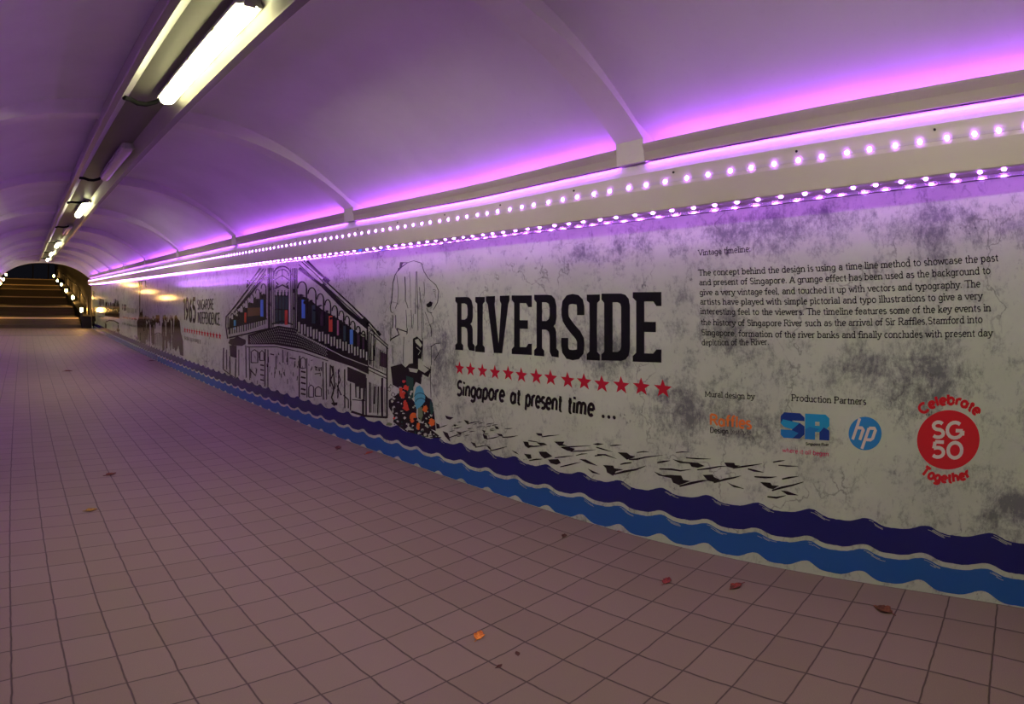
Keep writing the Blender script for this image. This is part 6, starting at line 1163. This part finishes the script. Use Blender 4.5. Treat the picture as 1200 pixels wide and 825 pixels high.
'16829 1053|b1p-16710 1200 -16634 1219 -16588 1177 -16583 1073 -16696 1056 -16739 1135|b1p-17878 984 -17815 1005 -17779 961 -17796 726 -17889 707 -17912 853|b1p-19141 957 -19062 979 -19015 933 -19028 720 -19146 700 -19180 836|b1p-16952 1229 -16883 1248 -16840 1206 -16839 1072 -16941 1055 -16980 1149|b1p-16995 1156 -16932 1176 -16893 1133 -16896 978 -16991 961 -17023 1066|b1p-19801 199 -19732 224 -1'
'9699 177 -19695 148 -19796 125 -19829 169|b1p-19325 238 -19259 262 -19228 216 -19224 185 -19321 162 -19352 207|b1p-19301 204 -19172 231 -19099 187 -19080 183 -19270 155 -19346 185|b1p-17965 296 -17877 320 -17830 277 -17823 239 -17953 216 -17999 262|b1p-19506 169 -19448 193 -19423 146 -19418 130 -19502 108 -19529 146|b1p-19111 238 -19024 263 -18980 218 -18974 180 -19101 156 -19145 203|b1p-19072 223'
' -18997 247 -18960 202 -18953 180 -19062 157 -19101 196|b1p-16699 368 -16591 392 -16530 353 -16514 346 -16673 322 -16737 350|b1p-17034 374 -16910 399 -16838 360 -16824 334 -17006 308 -17079 346|b1p-16943 365 -16847 388 -16794 348 -16784 320 -16925 296 -16979 336|b1p-17361 311 -17299 333 -17269 291 -17261 283 -17351 263 -17383 293|b1p-19689 210 -19597 236 -19550 190 -19539 174 -19673 149 -19723 186'
'|b1p-17621 272 -17503 298 -17435 258 -17422 230 -17596 204 -17666 239|b1p-16586 377 -16483 401 -16425 362 -16410 356 -16561 333 -16623 360'),
'figure_drawing': (
'b1p-24521 787 -23677 888 -22902 825 -23150 458 -23613 114 -24432 116|b2s-23773 1542 -23491 1542 -23699 1337 -23419 1340|b1p-23587 496 -23404 527 -23297 474 -23316 233 -23586 200 -23673 355|b1p-23406 763 -23202 792 -23077 739 -23068 581 -23371 551 -23488 664|b1p-23213 473 -23048 503 -22953 451 -22945 353 -23188 323 -23279 405|b1p-23758 576 -23646 604 -23583 549 -23598 369 -23765 342 -23814 468|b1p-'
'24312 652 -24199 680 -24136 623 -24161 379 -24328 352 -24371 510|b1p-23416 501 -23318 529 -23266 474 -23270 370 -23414 344 -23460 431|b1p-23551 768 -23458 795 -23406 740 -23427 510 -23565 485 -23600 635|b1p-24106 412 -23995 441 -23935 386 -23960 180 -24125 151 -24170 275|b1p-23979 571 -23760 603 -23627 549 -23628 352 -23954 318 -24073 451|b1p-24094 514 -23875 547 -23744 493 -23758 244 -24082 209 -'
'24193 368|b1p-23241 655 -23125 682 -23060 628 -23059 520 -23230 494 -23289 583|b1p-24145 649 -24056 676 -24009 619 -24028 431 -24159 405 -24192 536|b1p-24327 631 -24144 661 -24036 606 -24030 469 -24301 439 -24401 542|b1p-23327 668 -23185 696 -23102 642 -23106 481 -23317 453 -23389 568|b1p-13063 770 -13010 787 -12979 753 -13003 495 -13083 478 -13097 629|b1p-13112 481 -13055 500 -13024 466 -13044 28'
'6 -13128 268 -13146 379|b1p-12380 659 -12320 676 -12285 644 -12304 431 -12394 414 -12414 541|b1p-12764 475 -12718 493 -12695 460 -12716 282 -12783 265 -12793 375|b1p-12345 846 -12280 863 -12241 831 -12246 685 -12343 669 -12375 762|b1p-12831 773 -12763 791 -12723 758 -12739 542 -12840 524 -12867 653|b1p-12975 489 -12907 508 -12869 475 -12898 229 -12999 209 -13018 353|b1p-13126 664 -13059 682 -13019'
' 649 -13046 387 -13146 368 -13167 520|b1p-12876 473 -12803 492 -12761 460 -12787 227 -12896 207 -12922 332|b1p-12514 636 -12449 654 -12411 622 -12418 490 -12515 472 -12545 558|b1p-12342 850 -12295 866 -12268 834 -12280 657 -12350 641 -12367 751|b1p-12930 479 -12892 496 -12873 463 -12887 337 -12942 321 -12953 405|b1p-12424 789 -12372 806 -12343 773 -12354 609 -12430 593 -12451 696|b1p-12884 555 -12'
'851 571 -12835 538 -12864 312 -12913 296 -12912 431|b1p-12377 573 -12312 591 -12275 560 -12307 280 -12403 261 -12420 422|b1p-12413 660 -12357 677 -12325 645 -12342 451 -12425 434 -12445 552|b1p-12537 549 -12466 567 -12425 536 -12452 282 -12558 262 -12580 410|b1p-13281 789 -13231 806 -13202 772 -13221 556 -13296 539 -13311 670|b1p-12762 526 -12707 544 -12677 512 -12690 367 -12771 350 -12792 443|b1p'
'-12590 770 -12535 787 -12504 754 -12531 475 -12612 458 -12625 619|b1p-13274 620 -13221 638 -13192 604 -13215 385 -13294 367 -13308 499|b1p-12382 537 -12331 554 -12302 523 -12316 369 -12393 352 -12411 449|b1p-12848 602 -12813 619 -12796 585 -12817 403 -12868 388 -12872 500|b1p-12547 681 -12516 697 -12500 664 -12533 387 -12580 372 -12576 532|b1p-13326 564 -13261 582 -13225 549 -13253 304 -13348 285 '
'-13366 429|b1p-12789 488 -12737 505 -12709 473 -12725 317 -12802 300 -12819 398|b1p-13175 370 -13143 387 -13129 353 -13128 330 -13174 314 -13188 348|b1p-13226 352 -13175 371 -13149 337 -13143 327 -13217 309 -13244 336|b1p-13147 413 -13097 431 -13070 398 -13065 380 -13139 363 -13166 393|b1p-13642 367 -13610 384 -13596 349 -13592 344 -13639 328 -13654 353|b1p-14463 328 -14419 347 -14398 311 -14394 2'
'95 -14458 277 -14480 308|b1p-13445 343 -13392 362 -13365 328 -13364 289 -13441 271 -13466 312|b1p-13283 375 -13204 395 -13159 363 -13151 333 -13268 312 -13313 347|b1p-13296 407 -13238 425 -13207 392 -13202 368 -13287 350 -13318 383|b1p-13780 381 -13739 399 -13719 364 -13715 352 -13775 335 -13795 364|b1p-13553 352 -13478 372 -13436 339 -13428 318 -13538 298 -13581 329'),
'figure_drawing#2': (
'b1p-13367 363 -13389 742 -13156 852 -12943 835 -12789 987 -12642 1112 -12528 850 -12402 782 -12405 280 -12809 275 -12993 436'),
'small_lettering#1': (
'b1s-8602 677 -8578 678 -8602 601 -8577 603|b1s-8537 677 -8513 679 -8535 622 -8510 624|b1s-8529 637 -8529 642 -8465 641 -8464 646|b1s-8473 677 -8449 679 -8472 608 -8448 610|b1s-8397 678 -8373 679 -8395 620 -8371 621|b1s-8389 638 -8388 643 -8326 642 -8325 647|b1s-8334 678 -8311 680 -8333 613 -8309 614|b1s-8326 639 -8326 644 -8264 643 -8263 648|b1s-8223 678 -8200 680 -8221 613 -8198 614|b1s-8150 679 '
'-8127 680 -8148 615 -8126 617|b1s-8142 640 -8142 645 -8082 644 -8082 649|b1s-8078 679 -8056 681 -8077 608 -8055 610|b1s-8007 679 -7985 681 -8005 618 -7983 620|b1s-7999 641 -7999 646 -7941 645 -7940 650|b1s-7902 680 -7880 681 -7900 620 -7878 622|b1s-7845 680 -7823 682 -7843 618 -7822 620|b1s-7837 643 -7837 647 -7780 646 -7780 651|b1s-7788 680 -7767 682 -7785 627 -7764 628|b1s-7781 643 -7780 647 -77'
'24 647 -7724 651|b1s-7720 681 -7699 682 -7720 610 -7699 611|b1s-7665 681 -7644 682 -7664 610 -7643 612|b1s-7658 644 -7657 648 -7603 647 -7602 652|b1s-7566 681 -7546 682 -7565 617 -7545 618'),
'small_lettering#2': (
'b1s-21669 1251 -21532 1253 -21651 1033 -21514 1035|b1s-21383 1247 -21249 1248 -21372 974 -21238 977|b1s-21326 1102 -21325 1114 -21094 1105 -21093 1117|b1s-21150 1244 -21018 1245 -21136 999 -21005 1002|b1s-20741 1238 -20614 1239 -20726 1026 -20599 1028|b1s-20688 1096 -20687 1108 -20468 1100 -20467 1111|b1s-20347 1232 -20224 1234 -20335 1001 -20212 1003'),
'small_lettering#3': (
'b1s-15856 1135 -15737 1137 -15850 967 -15731 971|b1s-15805 1021 -15804 1034 -15628 1024 -15627 1038|b1s-15539 1134 -15424 1136 -15534 953 -15419 956|b1s-15490 1021 -15489 1035 -15319 1025 -15318 1038|b1s-15367 1133 -15254 1135 -15362 959 -15249 962|b1s-15198 1133 -15088 1135 -15193 971 -15082 974'),
'small_lettering#4': (
'b1s-14938 1053 -14893 1054 -14932 918 -14887 919|b1s-14795 1053 -14751 1054 -14790 909 -14746 911|b1s-14655 1053 -14611 1055 -14649 919 -14605 921|b1s-14516 1054 -14473 1055 -14509 933 -14467 935|b1s-14273 1054 -14231 1055 -14267 928 -14225 929|b1s-14140 1055 -14099 1056 -14135 921 -14094 922|b1s-14126 980 -14125 985 -13995 983 -13995 988|b1s-14010 1055 -13969 1056 -14006 914 -13965 916|b1s-13881 '
'1055 -13842 1056 -13877 922 -13837 924|b1s-13867 981 -13867 987 -13741 985 -13741 990|b1s-13655 1056 -13616 1057 -13648 952 -13610 953|b1s-13642 983 -13641 988 -13519 986 -13518 991|b1s-13532 1056 -13494 1057 -13526 949 -13488 950|b1s-13519 984 -13518 989 -13398 987 -13397 992'),
'small_lettering#5': (
'b1s-15832 627 -15788 630 -15822 560 -15778 562|b1s-15620 629 -15577 632 -15610 563 -15567 565|b1s-15604 592 -15603 597 -15488 597 -15487 602|b1s-15504 631 -15462 633 -15494 567 -15452 569|b1s-15489 593 -15488 598 -15374 598 -15374 603|b1s-15368 632 -15326 634 -15357 576 -15315 578|b1s-15352 595 -15352 600 -15239 600 -15239 605|b1s-15166 634 -15126 636 -15157 568 -15117 570|b1s-14969 635 -14930 637'
' -14961 568 -14921 570|b1s-14862 636 -14823 638 -14851 585 -14812 587|b1s-14735 638 -14696 640 -14726 576 -14687 578|b1s-14630 639 -14592 640 -14621 574 -14583 576|b1s-14616 603 -14615 608 -14512 608 -14511 612|b1s-14526 639 -14489 641 -14517 585 -14479 587|b1s-14512 604 -14512 609 -14410 609 -14409 613|b1s-14404 641 -14367 642 -14395 585 -14357 587|b1s-14390 605 -14389 610 -14289 610 -14288 615|b'
'1s-14303 641 -14266 643 -14295 581 -14258 583|b1s-14204 642 -14167 644 -14196 577 -14160 579|b1s-14105 643 -14069 645 -14097 581 -14061 583|b1s-13931 645 -13896 647 -13923 581 -13888 583|b1s-13835 646 -13801 647 -13827 588 -13793 590|b1s-13823 611 -13822 616 -13728 616 -13728 620|b1s-13667 647 -13633 649 -13658 596 -13624 598|b1s-13574 648 -13541 650 -13566 594 -13532 596'),
'small_lettering#6': (
'b1s-21882 601 -21806 604 -21855 556 -21778 559|b1s-21849 570 -21848 577 -21675 576 -21674 583|b1s-21709 604 -21633 608 -21681 564 -21605 568|b1s-21503 609 -21429 612 -21477 561 -21403 564|b1s-21335 613 -21261 616 -21307 574 -21234 577|b1s-21303 583 -21302 590 -21137 589 -21136 595|b1s-21168 617 -21096 620 -21142 575 -21070 578|b1s-21004 620 -20933 623 -20980 569 -20909 572|b1s-20973 591 -20972 597'
' -20812 597 -20811 603|b1s-20843 624 -20772 627 -20818 576 -20748 579|b1s-20683 628 -20614 631 -20659 581 -20590 584|b1s-20653 598 -20652 605 -20496 604 -20495 610|b1s-20526 631 -20457 634 -20501 593 -20432 596|b1s-20340 635 -20272 638 -20316 592 -20249 595'),
'small_lettering#7': (
'o1s-15799 788 -15701 792 -15784 748 -15686 753|o1s-15642 790 -15545 794 -15627 751 -15531 756|o1s-15597 760 -15596 772 -15443 766 -15442 777|o1s-15488 792 -15392 796 -15473 753 -15378 757|o1s-15336 794 -15242 798 -15322 752 -15228 757|o1s-15293 765 -15291 776 -15144 770 -15142 781|o1s-15069 797 -14978 801 -15056 756 -14965 760|o1s-15027 768 -15026 780 -14882 774 -14881 785|o1s-14924 799 -14834 803'
' -14912 751 -14822 755|o1s-14883 770 -14881 781 -14740 775 -14739 786|o1s-14669 802 -14582 806 -14656 765 -14569 769|o1s-14629 774 -14627 785 -14490 779 -14489 790|o1s-14503 804 -14418 808 -14491 763 -14405 767|o1s-14463 776 -14462 787 -14328 781 -14327 792|o1s-14260 807 -14177 811 -14248 763 -14165 767|o1s-14128 809 -14046 812 -14117 761 -14035 765|o1s-14090 781 -14089 792 -13960 786 -13959 797|o'
'1s-13895 811 -13816 815 -13883 777 -13804 781|o1s-13858 784 -13857 795 -13732 789 -13731 799|o1s-13768 813 -13690 816 -13757 771 -13679 775|o1s-13732 786 -13731 796 -13608 791 -13607 801|o1s-13644 814 -13567 818 -13633 774 -13556 778|o1s-13608 788 -13607 798 -13486 792 -13485 803|o1s-13521 816 -13445 819 -13510 776 -13434 780|o1s-13486 789 -13485 800 -13365 794 -13364 804'),
'small_lettering#8': (
'o1s-21824 735 -21686 741 -21793 704 -21656 710|o1s-21758 713 -21756 725 -21483 721 -21482 733|o1s-21548 738 -21413 744 -21518 711 -21383 716|o1s-21226 742 -21094 747 -21197 711 -21066 717|o1s-20963 744 -20835 750 -20935 716 -20807 721|o1s-20707 747 -20581 752 -20680 715 -20554 720|o1s-20647 726 -20645 737 -20397 733 -20395 745|o1s-20259 752 -20138 757 -20233 718 -20112 723|o1s-20201 731 -20200 742'
' -19960 738 -19959 749'),
}
KEY = {'a': 'foliage', 'b': 'ink', 'c': 'leaf_green', 'd': 'light', 'e': 'panel_blue', 'f': 'panel_brown', 'g': 'panel_cyan', 'h': 'panel_green', 'i': 'panel_ochre', 'j': 'panel_plum', 'k': 'panel_red', 'l': 'panel_rose', 'm': 'petal_orange', 'n': 'petal_red', 'o': 'star_red'}
NOTE = {'shophouse_drawing': 'ink drawing of a corner shophouse with coloured shutters', 'flower_heap_drawing': 'ink heap with red and orange flowers', 'column_sketch': 'thin ink sketch of a tall standing shape', 'bird_flock_drawing': 'flock of black birds skimming the waves'}
for nm, data in DRAW.items():
    d = Decal()
    for rec in data.split('|'):
        m_, lay, kind = KEY[rec[0]], int(rec[1]), rec[2]
        v = [int(x) / 1000 for x in rec[3:].split()]
        pts = list(zip(v[0::2], v[1::2]))
        if kind == 'p':
            d.poly(pts, m_, lay)
        else:
            d.strip(pts, m_, lay)
    d.build(nm.split('#')[0], NOTE.get(nm))

# ------------------------------------------------------------------ fallen leaves on the paving
def leaf(x, y, size, rz, c1, c2, label, seed, curl=.25):
    r = random.Random(seed)
    m = mat('dry_leaf', c1, .7, .3)
    g = G(m)
    g.color(g.mix(g.ramp(g.noise(g.pos, 60, 4), .4, .65), c1, c2))
    n = 14
    out = []
    for i in range(n):
        t = i / (n - 1)
        out.append((t - .5, .30 * math.sin(math.pi * t ** .8) * (1 + .22 * r.uniform(-1, 1)) + .01))
    v, f = [], []
    for k, sgn in enumerate((1, -1)):
        for (px, w) in out:
            for j in range(4):
                a = j / 3
                zz = curl * (a * w * 1.2) ** 1.3 + .12 * curl * (px * 2) ** 2 + .03 * r.uniform(0, 1) * a
                v.append((px * size, sgn * w * a * size * (.8 if sgn > 0 else 1.0), zz * size + .0015))
    for k in range(2):
        for i in range(n - 1):
            for j in range(3):
                q0 = k * n * 4 + i * 4 + j
                f.append((q0, q0 + 4, q0 + 5, q0 + 1))
    o = link('fallen_leaf', v, f, m)
    s = o.modifiers.new('thick', 'SOLIDIFY'); s.thickness = .0012; s.offset = 1
    o.location = (x, y, 0.0); o.rotation_euler = (0, 0, rz)
    tag(o, label, 'leaf')
    st = MB()
    st.tube([(-.5 * size, 0, .003), (-.62 * size, .02 * size, .003), (-.72 * size, .06 * size, .004)], max(.0012, size * .018), 6)
    st.build('stem', m, o)
for a in [
    (-1.296, -0.63, 0.075, 0.6, (0.9, 0.34, 0.05), (0.6, 0.16, 0.02), 'bright orange dry leaf lying alone in the open paving', 1),
    (-0.226, -1.942, 0.1, 1.2, (0.2, 0.07, 0.03), (0.09, 0.035, 0.02), 'rust brown curled leaf, the biggest one near the wall foot', 2),
    (-0.39, -0.944, 0.075, 0.2, (0.34, 0.05, 0.04), (0.16, 0.03, 0.03), 'dark red leaf on a tile joint below the flock of birds', 3),
    (-0.283, -1.258, 0.085, 2.9, (0.34, 0.05, 0.04), (0.09, 0.035, 0.02), 'thin red leaf on the paving under the round emblems', 4),
    (0.006, -0.401, 0.06, 2.2, (0.6, 0.1, 0.06), (0.16, 0.03, 0.03), 'small scarlet leaf touching the light blue wave', 5),
    (-0.069, 2.185, 0.09, 0.3, (0.34, 0.05, 0.04), (0.45, 0.1, 0.02), 'reddish leaf at the wall foot below the flower drawing', 6),
    (-0.194, 2.529, 0.11, 1.0, (0.09, 0.035, 0.02), (0.16, 0.03, 0.03), 'dark brown leaf a tile out from the wall below the shophouse', 7),
    (0.01, 2.77, 0.06, 2.0, (0.09, 0.035, 0.02), (0.09, 0.035, 0.02), 'tiny dark leaf against the wall foot under the shophouse drawing', 8),
    (-2.192, 2.669, 0.1, 0.4, (0.2, 0.07, 0.03), (0.16, 0.03, 0.03), 'brown leaf on the left paving, upper of two there', 9),
    (-2.454, 1.844, 0.085, 0.2, (0.5, 0.3, 0.05), (0.3, 0.16, 0.03), 'yellow leaf on the left paving', 10),
    (-2.018, 9.777, 0.16, 0.1, (0.2, 0.07, 0.03), (0.16, 0.03, 0.03), 'faint brown leaf far down the left paving', 11),
    (-0.098, 11.126, 0.14, 0.1, (0.09, 0.035, 0.02), (0.09, 0.035, 0.02), 'dark leaf far down beside the wall foot', 12),
    (-1.395, -0.855, 0.03, 0.1, (0.09, 0.035, 0.02), (0.09, 0.035, 0.02), 'black crumb of leaf in the near middle of the paving', 13),
    (-1.285, -0.838, 0.032, 1.0, (0.09, 0.035, 0.02), (0.09, 0.035, 0.02), 'dark crumb of leaf right of the orange leaf', 14),
    (-0.246, -0.178, 0.05, 0.5, (0.09, 0.035, 0.02), (0.09, 0.035, 0.02), 'dark scrap of leaf one tile from the wall below the birds', 15)]:
    leaf(*a)
